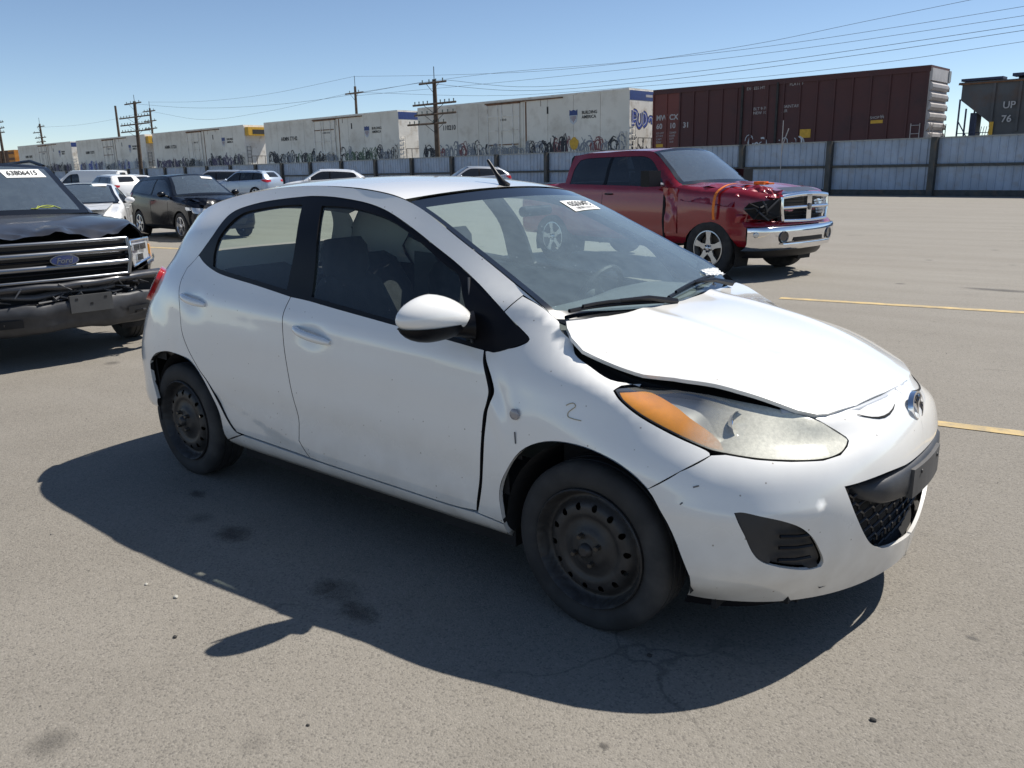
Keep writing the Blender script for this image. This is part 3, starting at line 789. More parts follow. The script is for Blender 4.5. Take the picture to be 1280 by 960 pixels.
# ---------------------------------------------------------------- the white hatchback
def smooth_auto(poly, ang=38, sub=4):
    n = len(poly); P = [np.array(p, float) for p in poly]
    cor = []
    for i in range(n):
        a = P[i] - P[i - 1]; b = P[(i + 1) % n] - P[i]
        c = float(np.dot(a, b) / (np.linalg.norm(a) * np.linalg.norm(b) + 1e-12))
        if math.degrees(math.acos(max(-1, min(1, c)))) > ang: cor.append(i)
    return smooth_poly(poly, cor, sub)
def smooth_open(P, sub=4):
    P = [np.array(p, float) for p in P]
    k = np.concatenate([[0], np.cumsum([np.linalg.norm(b - a) for a, b in zip(P[:-1], P[1:])])])
    q = np.concatenate([np.linspace(a, b, sub, endpoint=False) for a, b in zip(k[:-1], k[1:])] + [[k[-1]]])
    return [tuple(p) for p in hermite(np.array(P), k, q)]
def _fix_outlines():
    f = OUT['fender']; d = OUT['dlo']
    mid = [(d[17][0] + d[18][0]) / 2, (d[17][1] + d[18][1]) / 2]
    f[1], f[2], f[3], f[4], f[5], f[6] = d[22], d[21], d[20], d[19], d[18], mid
    f[8], f[9], f[10], f[11] = [-.312, 1.066], [-.262, 1.043], [-.212, 1.012], [-.190, .985]
    return {k: (smooth_auto(v) if len(v) > 6 and k not in ('arch_f', 'arch_r', 'hood', 'pen2', 'bumper_joint', 'hood_gap') else (smooth_open(v) if k in ('arch_f', 'arch_r', 'pen2') else v)) for k, v in OUT.items()}
OUT_S = _fix_outlines()
STICK = [(-.727, .17), (-.775, .44), (-.85, .44), (-.813, .165)]
def build_hatchback():
    car = thing('damaged_hatchback', 'white five-door hatchback in the foreground with popped hood, black steel wheels and hazy headlight', 'car')
    D, G, ku, kv, M, MH = hatch_master()
    O = OUT_S
    def p3(n): return [SIDE.to3(*q) for q in O[n]]
    S = lambda L: [SIDE.to2(p) for p in L]
    # bowls behind the door handles, soft shoulder crease on the doors
    def bowl(p):
        v = 0.0
        for (hx, hz) in ((-1.36, .865), (-2.27, .932)):
            d = ((p.x - hx) / .085) ** 2 + ((p.z - hz) / .05) ** 2
            v -= 0.009 * math.exp(-d * 1.2)
        # shoulder line running down towards the front
        zc = .86 + (-.45 - p.x) * .055
        v += 0.006 * math.exp(-((p.z - zc) / .045) ** 2) if -2.3 < p.x < -.2 else 0
        zc2 = .50 - (p.x + 2.15) * .243
        if -2.3 < p.x < -.5: v -= 0.0065 * (1 / (1 + math.exp((p.z - zc2) / .009))) * min(1, (p.x + 2.3) / .1) * min(1, max(0, (-.5 - p.x) / .3))
        # lower door scoop
        zl = .46 + (p.x + .5) * -.03
        v -= 0.007 * math.exp(-((p.z - zl) / .07) ** 2) * min(1, max(0, (-.2 - p.x) / .4)) * min(1, max(0, (p.x + 2.3) / .3))
        v += .0011 * noise3(p, 4.5, 3.0)
        return v
    fd = panel('front_door', O['front_door'], SIDE, M, WHITE, car, edge=DARK, res=.030, both=True, liftfn=bowl)
    rd = panel('rear_door', O['rear_door'], SIDE, M, WHITE, car, edge=DARK, res=.030, both=True, liftfn=bowl)
    def fl(p):
        d = ((p.x + .30) / .10) ** 2 + ((p.z - .80) / .12) ** 2
        return -0.012 * math.exp(-d) + (0.004 * math.sin(p.x * 55 + p.z * 31) * math.exp(-((p.x + .37) / .07) ** 2 - ((p.z - .72) / .12) ** 2))
    fender = panel('front_fender', O['fender'], SIDE, M, WHITE, car, edge=DARK, res=.026, both=True, liftfn=fl)
    # wheel-arch roll: body-colour lips turned inwards
    for nm in ('arch_f', 'arch_r'):
        pts = [M.cast(SIDE.to3(*q), SIDE.D)[0] for q in O[nm][4 if nm == 'arch_f' else 0:]]
        for sg in (1, -1):
            V = []; F = []
            for i, p in enumerate(pts):
                V += [(p.x, (p.y - .001) * sg, p.z), (p.x, (p.y + .016) * sg, p.z)]
            for i in range(len(pts) - 1):
                F.append((2 * i, 2 * i + 2, 2 * i + 3, 2 * i + 1))
            me = pyobj('arch_lip', V, F, WHITE, car, True)
    # body side: quarter panel, roof rail and pillar in one piece with the window opening cut out
    nr = D.shape[1]
    top = [Vector(p) for p in D[-1]]
    j0 = 12 * 3 + 4; j1 = 12 * 11 + 3
    rail = [top[j] for j in range(j0, j1, 3)]
    rearcol = [Vector(p) for p in D[::-3, 12 * 2 + 6]]
    rearcol = [p for p in rearcol if .30 < p.z < 1.22]
    raw = lambda n: [SIDE.to3(*q) for q in OUT[n]]
    fnd = raw('fender')
    dlo = raw('dlo')
    tipi = 0
    outer = rail + [fnd[7], fnd[6]] + [dlo[i] for i in range(17, -1, -1)]
    rdp = raw('rear_door')
    outer += [rdp[27], rdp[26], rdp[25], rdp[24], rdp[23], rdp[22], rdp[21], rdp[20], rdp[19], rdp[18], rdp[17], rdp[16]]
    arr = raw('arch_r')
    outer += list(reversed(arr))
    outer += [Vector((-2.715, -.82, .33))]
    outer += list(reversed(rearcol))
    panel('body_side', smooth_auto(S(outer)), SIDE, M, WHITE, car, res=.028, both=True, gap=.0022, edge=DARK, liftfn=lambda p: .0012 * noise3(p, 5, 1) + .0035 * noise3(p, 9, 4) * math.exp(-((p.x + 2.75) / .16) ** 2 - ((p.z - .80) / .2) ** 2))
    sill = [Vector(p) for p in ((-1.93, 0, .3265), (-1.42, 0, .314), (-.975, 0, .3105), (-.60, 0, .307), (-.47, 0, .312), (-.335, 0, .300), (-.335, 0, .235), (-.6, 0, .225), (-1.4, 0, .225), (-2.06, 0, .228), (-2.08, 0, .268))]
    panel('sill', S(sill), SIDE, M, WHITE, car, res=.03, both=True)
    # window surround and panes
    panel('window_frame', O['dlo'], SIDE, M, BLACKTRIM, car, res=.03, both=True, gap=.0, depth=.02, lift=-.001, holes=[O['front_glass'], O['rear_glass']])
    panel('side_window', O['front_glass'], SIDE, M, SIDEGLASS, car, res=.04, both=True, gap=-.004, depth=0, lift=-.008)
    panel('side_window', O['rear_glass'], SIDE, M, SIDEGLASS, car, res=.04, both=True, gap=-.004, depth=0, lift=-.008)
    # seam between mirror sail and quarter triangle, felt strips
    for sg in (1, -1):
        a = M.cast(Vector((-.60, -.8, 1.135)), SIDE.D)[0]; b = M.cast(Vector((-.50, -.8, .925)), SIDE.D)[0]
        tubeobj('window_seal', [(a.x, (a.y - .003) * sg, a.z), (a.x * .55 + b.x * .45, (a.y * .55 + b.y * .45 - .005) * sg, a.z * .5 + b.z * .5), (b.x, (b.y - .003) * sg, b.z)], .005, PLASTIC, car, 6)
    # front bumper
    bj = [DIAG.to3(*q) for q in O['bumper_joint']]
    bj = [M.cast(p, DIAG.D)[0] for p in bj]
    jc = D.shape[1] - 1
    r6 = [Vector(p) for p in D[12 * 6, 12 * 16 + 2:jc:3]]
    cen = [Vector(p) for p in D[12 * 6::-6, jc]]
    r0 = [Vector(p) for p in D[1, jc:12 * 13 + 7:-3]]
    af = [M.cast(SIDE.to3(*q), SIDE.D)[0] for q in O['arch_f'][4:16]]
    ring = bj + r6 + cen + r0 + af
    ring2 = [DIAG.to2(p) for p in ring]
    gr = [DIAG.to3(*q) for q in O['grille']]
    gr = [M.cast(p, DIAG.D)[0] for p in gr]
    gr_raw = [M.cast(DIAG.to3(*q), DIAG.D)[0] for q in OUT['grille']]
    # grille hole: run past the centre line
    gtop = [p for p in gr[:5]]; gbot = [p for p in gr[6:]]
    gtop = gr_raw[:5]; gbot = gr_raw[6:]
    hole = [DIAG.to2(p) for p in gtop] + [(DIAG.to2(Vector((.81, .0, .577)))[0] + .02, .577), (DIAG.to2(Vector((.80, 0, .262)))[0] + .03, .262)] + [DIAG.to2(p) for p in gbot]
    hole = smooth_auto(hole, 30)
    fog2 = O['fog']
    def bump_lift(p):
        v = 0.004 * math.exp(-((p.z - .52) / .03) ** 2) * (1 if p.y < -.6 else 0)
        # badge recess
        d = math.hypot(p.y, (p.z - .722) * 1.25)
        v += 0.007 * math.exp(-(d / .11) ** 2)
        return v
    fb = panel('front_bumper', ring2, DIAG, M, WHITE, car, res=.024, both=True, gap=0, holes=[hole, fog2], depth=.012, liftfn=bump_lift)
    # hood
    Hr = [TOP.to3(*q) for q in O['hood']]
    rt = [(-.222, -.615)] + [(p.x, p.y) for p in Hr[1:12]]
    ft = [(p.x, p.y) for p in Hr[12:15]] + [(.696, .06), (.6937, .1816), (.672, .30), (.62, .415)]
    lf = [(x, -y) for x, y in reversed(rt[1:])]
    rear = [(-.176, .63), (-.14, .41), (-.115, .2), (-.10, 0), (-.115, -.25), (-.16, -.45)]
    def hood_lift(p):
        e = max(0, (p.x - .35) / .3)
        v = 0.007 * math.exp(-((p.x + p.y * -.5 - .55) / .05) ** 2 - ((p.y + .25) / .12) ** 2)      # small buckle near the nose
        v -= 0.006 * math.exp(-((p.x - .12) / .09) ** 2 - ((p.y + .55) / .05) ** 2)
        v += 0.010 * math.exp(-((abs(p.y) - .30 + .06 * (.3 - p.x)) / .05) ** 2) * max(0, min(1, (.62 - p.x) / .35))   # raised hood creases
        return v
    panel('hood', rt + ft + lf + rear, TOP, MH, WHITE, car, res=.026, gap=0, depth=.014, liftfn=hood_lift)
    # engine bay under the popped hood
    bm = bmesh.new()
    hz = [(-.2, .66, .93), (.06, .64, .845), (.3, .56, .80), (.5, .46, .765), (.64, .28, .725), (.665, .0, .715)]
    V = []
    for x, w, z in hz: V += [(x, -w, z), (x, w, z), (x, -w, .35), (x, w, .35)]
    F = []
    for i in range(len(hz) - 1):
        a = 4 * i; b = a + 4
        F += [(a, b, b + 1, a + 1), (a, a + 2, b + 2, b), (a + 1, b + 1, b + 3, a + 3)]
    F.append((20, 22, 23, 21))
    pyobj('engine_bay', V, F, DARK, car)
    for sg in (1, -1):   # upper edge of the slam panel between lamps and badge
        tubeobj('slam_panel', [(.50, -.50 * sg, .775), (.60, -.42 * sg, .752), (.66, -.28 * sg, .756), (.69, -.10 * sg, .758), (.69, 0, .757)], .012, plain('slam_paint', (.45, .47, .5), rough=.4) if 'slam_paint' not in bpy.data.materials else bpy.data.materials['slam_paint'], car, 8)
    # headlights: reflector bowl, amber corner, hazy cover
    REF = plain('lamp_reflector', (.50, .50, .49), rough=.32, metal=.55, var=.12, vscale=8)
    haze = bpy.data.materials.new('lamp_cover'); haze.use_nodes = True
    nt = haze.node_tree; b = nt.nodes['Principled BSDF']
    tc = nt.nodes.new('ShaderNodeTexCoord'); nz = nt.nodes.new('ShaderNodeTexNoise'); nz.inputs['Scale'].default_value = 90; nz.inputs['Detail'].default_value = 10; nz.inputs['Roughness'].default_value = .75
    nt.links.new(tc.outputs['Object'], nz.inputs['Vector'])
    sp_ = nt.nodes.new('ShaderNodeSeparateXYZ'); nt.links.new(tc.outputs['Object'], sp_.inputs[0])
    mr = nt.nodes.new('ShaderNodeMapRange'); mr.inputs[1].default_value = .29; mr.inputs[2].default_value = .50; mr.inputs[3].default_value = .03; mr.inputs[4].default_value = .92
    nt.links.new(sp_.outputs[0], mr.inputs[0])
    m5 = nt.nodes.new('ShaderNodeMapRange'); m5.inputs[1].default_value = .38; m5.inputs[2].default_value = .62; m5.inputs[3].default_value = .85; m5.inputs[4].default_value = 1.12
    nt.links.new(nz.outputs['Fac'], m5.inputs[0])
    mu = nt.nodes.new('ShaderNodeMath'); mu.operation = 'MULTIPLY'; mu.use_clamp = True; nt.links.new(mr.outputs[0], mu.inputs[0]); nt.links.new(m5.outputs[0], mu.inputs[1])
    b.inputs['Base Color'].default_value = (.72, .70, .59, 1); b.inputs['Roughness'].default_value = .18; b.inputs['Coat Weight'].default_value = .6
    trn = nt.nodes.new('ShaderNodeBsdfTransparent'); trn.inputs[0].default_value = (.92, .93, .9, 1)
    gls = nt.nodes.new('ShaderNodeBsdfGlossy'); gls.inputs['Roughness'].default_value = .05
    lw = nt.nodes.new('ShaderNodeLayerWeight'); lw.inputs['Blend'].default_value = .35
    mA = nt.nodes.new('ShaderNodeMixShader'); nt.links.new(lw.outputs['Facing'], mA.inputs[0]); nt.links.new(trn.outputs[0], mA.inputs[1]); nt.links.new(gls.outputs[0], mA.inputs[2])
    mB = nt.nodes.new('ShaderNodeMixShader'); nt.links.new(mu.outputs[0], mB.inputs[0]); nt.links.new(mA.outputs[0], mB.inputs[1]); nt.links.new(b.outputs[0], mB.inputs[2])
    nt.links.new(mB.outputs[0], nt.nodes['Material Output'].inputs[0])
    hl = O['headlight']
    ca = panel('headlight', hl, DIAG, M, haze, car, res=.022, both=True, gap=.0025, depth=.004, lift=.001)
    rf = panel('reflector', hl, DIAG, M, REF, None, res=.022, both=True, gap=.004, depth=0, lift=-.022, liftfn=lambda p: -0.035 * math.exp(-((p.x - .40) / .07) ** 2 - ((p.z - .745) / .05) ** 2) - 0.02 * math.exp(-((p.x - .57) / .05) ** 2 - ((p.z - .71) / .04) ** 2))
    rim = panel('lamp_bezel', hl, DIAG, M, BLACKTRIM, None, res=.022, both=True, gap=.0015, depth=.03, lift=-.001, holes=[shrink(hl, .007)])
    am = panel('amber_lens', O['amber'], DIAG, M, AMBER, None, res=.02, both=True, gap=.001, depth=.004, lift=-.005)
    for k in (0, 1):
        for q in (rf[k], rim[k], am[k]): q.parent = ca[k]
    for sg in (-1, 1):
        bm = bmesh.new()
        Mx = Matrix.Translation((.40, .62 * sg, .742)) @ Matrix.Rotation(R(75), 4, 'Y')
        lathe(bm, [(.0, .010), (.018, .008), (.028, .0), (.036, .006), (.044, .022)], 20, Mx)
        bmobj('bulb_bowl', bm, CHROME, ca[0] if sg < 0 else ca[1], smooth=True)
    # lower grille: backing, mesh bars, bumper bar with plate mount
    V = []; zz = np.linspace(.24, .60, 8); ys = np.linspace(-.52, .52, 25)
    gx = lambda y, z: .812 - .42 * abs(y) ** 2.2 - (.02 if z < .32 else 0) - .03
    back = np.array([[(gx(y, z) - .05 + (.052 if z < .25 else .045 if abs(y) > .5 else .07 if z > .59 else 0), y, z) for y in ys] for z in zz])
    g0 = sheet('grille_backing', back, DARK, car)
    bm = bmesh.new()
    for k, z in enumerate(np.arange(.285, .565, .034)):
        pts = [(gx(y, z) - .012 + (.004 if (i + k) % 2 else -.004), y, z + (.009 if (i + k) % 2 else -.009)) for i, y in enumerate(np.linspace(-.50, .50, 33))]
        tube(bm, pts, .0045, 5)
        if k:
            for i, y in enumerate(np.linspace(-.50, .50, 33)):
                if (i + k) % 2 == 0: tube(bm, [(gx(y, z) - .014, y, z - .009), (gx(y, z) - .014, y, z - .026)], .004, 4)
    bmobj('grille_mesh', bm, plain('grille_black', (.015, .015, .017), rough=.35), car)
    # protruding black bar
    def prof_bar(y):
        a = abs(y)
        x = .824 - .33 * a ** 2.0
        top = .566 - .006 * (a / .42) ** 2; bot = .452 + .06 * (a / .42) ** 3
        return x, top, bot
    rows = []
    for y in np.linspace(-.395, .395, 41):
        x, t, bt = prof_bar(y)
        e = max(0.0, (abs(y) - .31) / .085) ** 2
        x -= .035 * e
        rows.append([(x - .07, y, t - .002), (x - .02, y, t + .004 - .01 * e), (x - .002, y, t - .012 - .01 * e), (x, y, (t + bt) / 2), (x - .006, y, bt + .014 + .01 * e), (x - .022, y, bt + .002 + .01 * e), (x - .07, y, bt + .004)])
    gb = np.array(rows)
    ob = pyobj('bumper_bar', gb.reshape(-1, 3), grid_tris(gb.shape[0], gb.shape[1]) + [tuple(range(6, -1, -1)), tuple((gb.shape[0] - 1) * 7 + i for i in range(7))], PLASTIC, car, True)
    bm = bmesh.new()
    V = []
    for y in np.linspace(-.165, .165, 9):
        x = .824 - .33 * y * y + .008
        V.append([bm.verts.new((x, y, .458)), bm.verts.new((x, y, .556)), bm.verts.new((x - .03, y, .556)), bm.verts.new((x - .03, y, .458))])
    for a, b2 in zip(V[:-1], V[1:]):
        for k in range(4): bm.faces.new((a[k], b2[k], b2[(k + 1) % 4], a[(k + 1) % 4]))
    bm.faces.new(V[0]); bm.faces.new(V[-1][::-1])
    pm = bmobj('plate_mount', bm, plain('mount_grey', (.075, .072, .07), rough=.6, var=.2), car)
    for yy in (-.10, .10):
        bm = bmesh.new()
        lathe(bm, [(0, .004), (.006, .003), (.008, 0)], 8, Matrix.Translation((.824 - .33 * yy * yy + .009, yy, .535)) @ Matrix.Rotation(R(90), 4, 'Y'))
        bmobj('screw', bm, STEEL, pm)
    # fog pods
    fo = panel('fog_lamp_cover', fog2, DIAG, M, plain('pod_plastic', (.028, .029, .032), rough=.5, var=.2), car, res=.022, both=True, gap=.001, depth=.012, lift=-.004,
               liftfn=lambda p: -0.018 * (1 if (.335 < p.z < .50 and p.x > .565 + (.5 - p.z) * .12) else 0))
    for k, sg in ((0, 1), (1, -1)):
        for z in (.385, .425, .462):
            a = M.cast(Vector((.60, -.70, z)), DIAG.D)[0]; b2 = M.cast(Vector((.64, -.585, z)) + Vector((.02, -.02, 0)), DIAG.D)[0]
            tubeobj('slat', [(a.x - .004, (a.y + .004) * sg, z), ((a.x + b2.x) / 2 + .001, (a.y + b2.y) / 2 * sg, z - .004), (b2.x - .006, (b2.y + .006) * sg, z - .008)], .006, BLACKTRIM, fo[k], 6)
    # black lip under the bumper
    g = D[0:10, 12 * 14:][::3]
    gg = np.array([[(p[0] - .05, p[1] * .95, zz) for p in D[2, 12 * 14:]] for zz in (.23, .155)])
    gg[1, :, 0] -= .03
    for sg in (1, -1):
        q = gg.copy(); q[..., 1] *= sg
        sheet('air_dam', q, BLACKTRIM, car)
    for sg in (1, -1):
        q = np.array([[(.42, y, .212) for y in D[1, 12 * 14:, 1] * .95], [(p[0] - .022, p[1] * .965, .212) for p in D[1, 12 * 14:]]]); q[..., 1] *= sg
        sheet('splash_tray', q, DARK, car)
    # badge: oval ring with a winged V
    bm = bmesh.new()
    n = 40
    Mb = Matrix.Translation((.768, 0, .722)) @ Matrix.Rotation(R(90 - 12), 4, 'Y')
    def oval(rx, ry, w, h0, h1):
        L = []
        for k in range(n):
            a = 2 * math.pi * k / n
            c, s = math.cos(a), math.sin(a)
            L.append([bm.verts.new(Mb @ Vector(q)) for q in ((ry * s, rx * c, h0), (ry * s, rx * c, h1), ((ry - w) * s, (rx - w) * c, h1), ((ry - w) * s, (rx - w) * c, h0))])
        for k in range(n):
            a, b2 = L[k], L[(k + 1) % n]
            for j in range(4): bm.faces.new((a[j], b2[j], b2[(j + 1) % 4], a[(j + 1) % 4]))
    oval(.062, .049, .007, -.008, .009)
    badge = bmobj('badge', bm, CHROME, car, smooth=True)
    bm = bmesh.new()
    pts = [(0.050 * math.cos(a), 0.040 * math.sin(a)) for a in np.linspace(0, 2 * math.pi, 32, endpoint=False)]
    vs = [bm.verts.new(Mb @ Vector((y, x, -.002))) for x, y in pts]; bm.faces.new(vs)
    bmobj('badge_back', bm, BLACKGLOSS, badge)
    # wings of the emblem
    bm = bmesh.new()
    for sg in (1, -1):
        P2 = [(0, .012), (.014 * sg, -.010), (.050 * sg, -.022), (.054 * sg, -.012), (.026 * sg, -.004), (.006 * sg, .024), (0, .028)]
        top = [bm.verts.new(Mb @ Vector((y, x, .006))) for x, y in P2]; bot = [bm.verts.new(Mb @ Vector((y, x, -.001))) for x, y in P2]
        bm.faces.new(top)
        for k in range(len(P2)): bm.faces.new((top[k], bot[k], bot[(k + 1) % len(P2)], top[(k + 1) % len(P2)]))
    bmobj('emblem_wings', bm, CHROME, badge)
    for sg in (1, -1):
        pts = []
        for t in np.linspace(0, 1, 8):
            y = -.36 + .27 * t; z = .748 - .022 * math.sin(math.pi * t * .9) + .004
            q = M.cast(Vector((.72, y, z)), DIAG.D)[0]
            pts.append((q.x + .001, q.y * sg, q.z))
        tubeobj('nose_slot', pts, [.001, .002, .003, .004, .0045, .004, .003, .001], DARK, car, 6)
    # side repeater and marker
    for sg in (1, -1):
        q = M.cast(SIDE.to3(*O['sidemarker'][0]), SIDE.D)[0]
        bm = bmesh.new(); lathe(bm, [(0, .008), (.012, .007), (.018, .004), (.020, 0)], 20, Matrix.Translation((q.x, q.y * sg, q.z)) @ Matrix.Rotation(R(90 * sg), 4, 'X'))
        bmobj('side_marker', bm, plain('marker_lens', (.32, .30, .30), rough=.2, coat=.8) if 'marker_lens' not in bpy.data.materials else bpy.data.materials['marker_lens'], car, smooth=True)
    # pencil mark 2 on the fender
    pts = [M.cast(SIDE.to3(*q), SIDE.D)[0] + Vector((0, -.0015, 0)) for q in O['pen2']]
    tubeobj('grease_pencil_mark', pts, .0014, plain('pencil_brown', (.42, .34, .20), rough=.8), car, 5)
    for a, b2 in (((.345, .545), (.352, .552)), ((.375, .60), (.39, .606)), ((-.272, .655), (-.268, .615))):
        p = M.cast(Vector((a[0], -.8, a[1])), SIDE.D)[0]; q = M.cast(Vector((b2[0], -.8, b2[1])), SIDE.D)[0]
        tubeobj('paint_chip', [p + Vector((0, -.001, 0)), q + Vector((0, -.001, 0))], .0025, plain('chip_grey', (.12, .12, .12), rough=.8) if 'chip_grey' not in bpy.data.materials else bpy.data.materials['chip_grey'], car, 5)
    # door handles
    for (x0, z0, x1, z1, door) in ((-1.475, .884, -1.235, .846, fd), (-2.375, .950, -2.165, .918, rd)):
        for k, sg in ((0, 1), (1, -1)):
            ya = M.cast(Vector((x0, -.8, z0)), SIDE.D)[0].y; yb = M.cast(Vector((x1, -.8, z1)), SIDE.D)[0].y
            pts = []
            for t in np.linspace(0, 1, 9):
                pts.append((x0 + (x1 - x0) * t, (ya + (yb - ya) * t - .004 - .026 * math.sin(math.pi * min(1, max(0, t)) ** .8)) * sg, z0 + (z1 - z0) * t))
            rr = [.009, .015, .0165, .017, .017, .017, .0165, .015, .009]
            tubeobj('door_handle', pts, rr, WHITE, door[k], 12, squash=1.0)
    # fuel flap side etc. are hidden; roof and glass
    E1 = path(RF_E, 50); C1 = path(RF_C, 50)
    roof = cross_patch(E1, C1, 41, 2.2)
    q = roof.copy(); q[:, :, 1] *= .996
    ro_ = sheet('roof', q[1:], WHITE, car)
    sheet('headliner', (roof[4:] - np.array([0, 0, .035])) * np.array([1, .96, 1]), LINER, car)
    Ew = path(WS_E, 40); Cw_ = path(WS_C, 40)
    ws = cross_patch(Ew, Cw_, 49, 2.0)
    ws[:, :, 1] *= .997
    bord = ws.copy()
    n1, n2 = ws.shape[:2]
    F = [f for i in range(n1 - 1) for j in range(n2 - 1) for f in [(i * n2 + j, i * n2 + j + 1, (i + 1) * n2 + j + 1, (i + 1) * n2 + j)] if not (2 <= i < n1 - 4 and 1 <= j < n2 - 2)]
    pyobj('windscreen_surround', ws.reshape(-1, 3), F, BLACKGLOSS, car, True)
    F = [f for i in range(n1 - 1) for j in range(n2 - 1) for f in [(i * n2 + j, i * n2 + j + 1, (i + 1) * n2 + j + 1, (i + 1) * n2 + j)] if (2 <= i < n1 - 4 and 1 <= j < n2 - 2)]
    wso = pyobj('windscreen', ws.reshape(-1, 3), F, WSGLASS, car, True)
    # rear: backlight glass, tailgate and bumper from the master columns, mirrored
    k6 = 12 * 6
    def rearpart(name, r0_, r1_, mat, c1_=12 * 2 + 7):
        g = D[r0_:r1_ + 1, 0:c1_]
        gm = g[:, ::-1] * np.array([1, -1, 1])
        both_ = np.concatenate([gm[:, :-1], g], axis=1)
        return sheet(name, both_, mat, car)
    rearpart('rear_bumper', 0, 12 * 3 + 1, WHITE)
    rearpart('tailgate', 12 * 3 + 2, k6 + 1, WHITE)
    g = rearpart('rear_window', k6 + 2, D.shape[0] - 3, SIDEGLASS, 12 * 2 - 2)
    for sg in (1, -1):
        g = D[k6 + 2:, 12 * 2 - 3:12 * 2 + 8].copy(); g[..., 1] *= sg
        sheet('rear_pillar', g, WHITE, car)
    tl = [(-2.95, .87), (-2.83, .875), (-2.75, .93), (-2.72, .99), (-2.735, 1.03), (-2.80, 1.035), (-2.87, 1.0), (-2.93, .94)]
    panel('tail_light', [SIDE.to2(Vector((x, 0, z))) for x, z in tl], SIDE, M, REDLENS, car, res=.025, both=True, gap=0, depth=.05, lift=.022)
    # torn rear bumper edge
    pts = [(-2.93, -.70, .80), (-3.00, -.69, .72), (-3.035, -.66, .62), (-3.04, -.66, .52), (-3.02, -.66, .42)]
    tubeobj('torn_bumper_edge', pts, [.008, .016, .02, .018, .008], BLACKTRIM, car, 7)
    # inner skins, floor, wheel wells
    def keep(p):
        if p[2] > .93: return False
        if math.hypot(p[0] - .0, p[2] - .30) < .40 or math.hypot(p[0] + 2.41, p[2] - .30) < .40: return False
        if p[0] > .15: return False
        return True
    lining('inner_skin', D[::3, ::3], .03, DARK, car, keep)
    bm = bmesh.new()
    bx(bm, -2.06, -.36, -.74, .74, .17, .24); bx(bm, -2.98, -2.06, -.52, .52, .20, .30); bx(bm, -.36, .60, -.52, .52, .17, .30)
    bx(bm, -3.0, -2.8, -.66, .66, .30, .36); bx(bm, .42, .60, -.60, .60, .20, .30); bx(bm, .405, .42, -.72, .72, .175, .62); bx(bm, .42, .64, -.42, .42, .24, .60)  # last box is added to block sun leaking through the grille opening
    bmobj('floor_pan', bm, DARK, car)
    for (wx, wr, wq) in ((0.02, .36, .36), (-2.405, .36, .318)):
        for sg in (1, -1):
            V = []; F = []
            seg = 18
            for k in range(seg + 1):
                a = math.pi * (-.04 + 1.08 * k / seg)
                x = wx + wq * math.cos(a); z = .30 + wr * math.sin(a)
                V += [(x, -.815 * sg, z), (x, -.50 * sg, z)]
            V.append((wx, -.50 * sg, .30))
            for k in range(seg):
                F += [(2 * k, 2 * k + 1, 2 * k + 3, 2 * k + 2), (2 * k + 1, len(V) - 1, 2 * k + 3)]
            pyobj('wheel_well', V, F, DARK, car)
    for sg in (1, -1):
        tubeobj('rear_axle', [(-2.45, -.6 * sg, .29), (-2.2, 0, .30)], .03, DARK, car, 8)
    # wheels
    for (wx, sg) in ((0, -1), (-2.49, -1), (0, 1), (-2.49, 1)):
        w = steel_wheel(car, (wx, -.801, .29) if sg < 0 else (wx, .801, .29), ang=R(20 if wx == 0 else 8))
        if sg > 0: w.matrix_local = Matrix.Translation((wx, .801, .29)) @ Matrix.Rotation(math.pi, 4, 'Z')
    # mirrors
    for sg, dk in ((1, 0),):          # the far mirror is folded away out of sight
        bm = bmesh.new()
        bmesh.ops.create_uvsphere(bm, u_segments=32, v_segments=20, radius=1)
        for v in bm.verts:
            x, y, z = v.co
            zz = z
            v.co = Vector((x * .08 if x > 0 else x * .045, math.copysign(abs(y) ** (.8 if y > 0 else 1), y) * .130, z * (.078 + .010 * y)))
            if y > 0: v.co.y *= 1.28; v.co.z *= 1 - .25 * y
            if zz < -.1: v.co.z *= .85
            v.co.y *= 1.0 - .10 * zz
            v.co.z += -.02 * (y) * (1 if y > 0 else 0.3)
        cap = bmobj('mirror', bm, WHITE_CLEAN, fd[dk], smooth=True, autosmooth=180)
        cap.matrix_local = Matrix.Translation((-.572, -.922 * sg, 1.030)) @ Matrix.Rotation(R(-14) * sg, 4, 'Z') @ Matrix.Diagonal((1, sg, 1, 1))
        bm = bmesh.new()
        bmesh.ops.create_uvsphere(bm, u_segments=28, v_segments=14, radius=1)
        for v in bm.verts:
            x, y, z = v.co
            v.co = Vector((x * .078 if x > 0 else x * .05, math.copysign(abs(y) ** (.8 if y > 0 else 1), y) * .126, z * .075 - .006))
            if y > 0: v.co.y *= 1.28
            if v.co.z > -.022: v.co.z = -.022
        low = bmobj('mirror_base', bm, BLACKTRIM, cap, smooth=True)
        low.location = (0, 0, -.006)
        bm = bmesh.new()
        q = [Vector((-.01, .05, -.040)), Vector((.01, .12, -.045)), Vector((.03, .16, -.045))]
        tube(bm, q, [.042, .05, .065], 12, True, .8)
        bmobj('mirror_arm', bm, BLACKTRIM, cap, smooth=True)
        bm = bmesh.new()
        vs = [bm.verts.new((-.047, .100 * math.cos(a), .060 * math.sin(a))) for a in np.linspace(0, 2 * math.pi, 24, endpoint=False)]
        bm.faces.new(vs); bmobj('mirror_glass', bm, CHROME, cap)
    # antenna
    tubeobj('antenna', [(-.985, 0, 1.435), (-1.005, 0, 1.455), (-1.035, 0, 1.49), (-1.085, 0, 1.552)], [.026, .017, .010, .007], BLACKTRIM, car, 8)
    # wipers and cowl
    cow = np.array([[(-.06 - .9 * abs(y) ** 2.6 + dx, y, 1.0 + dz - .00 * abs(y)) for y in np.linspace(-.55, .55, 25)] for dx, dz in ((-.10, -.005), (-.06, -.016), (.05, -.03))])
    sheet('cowl', cow, BLACKTRIM, car)
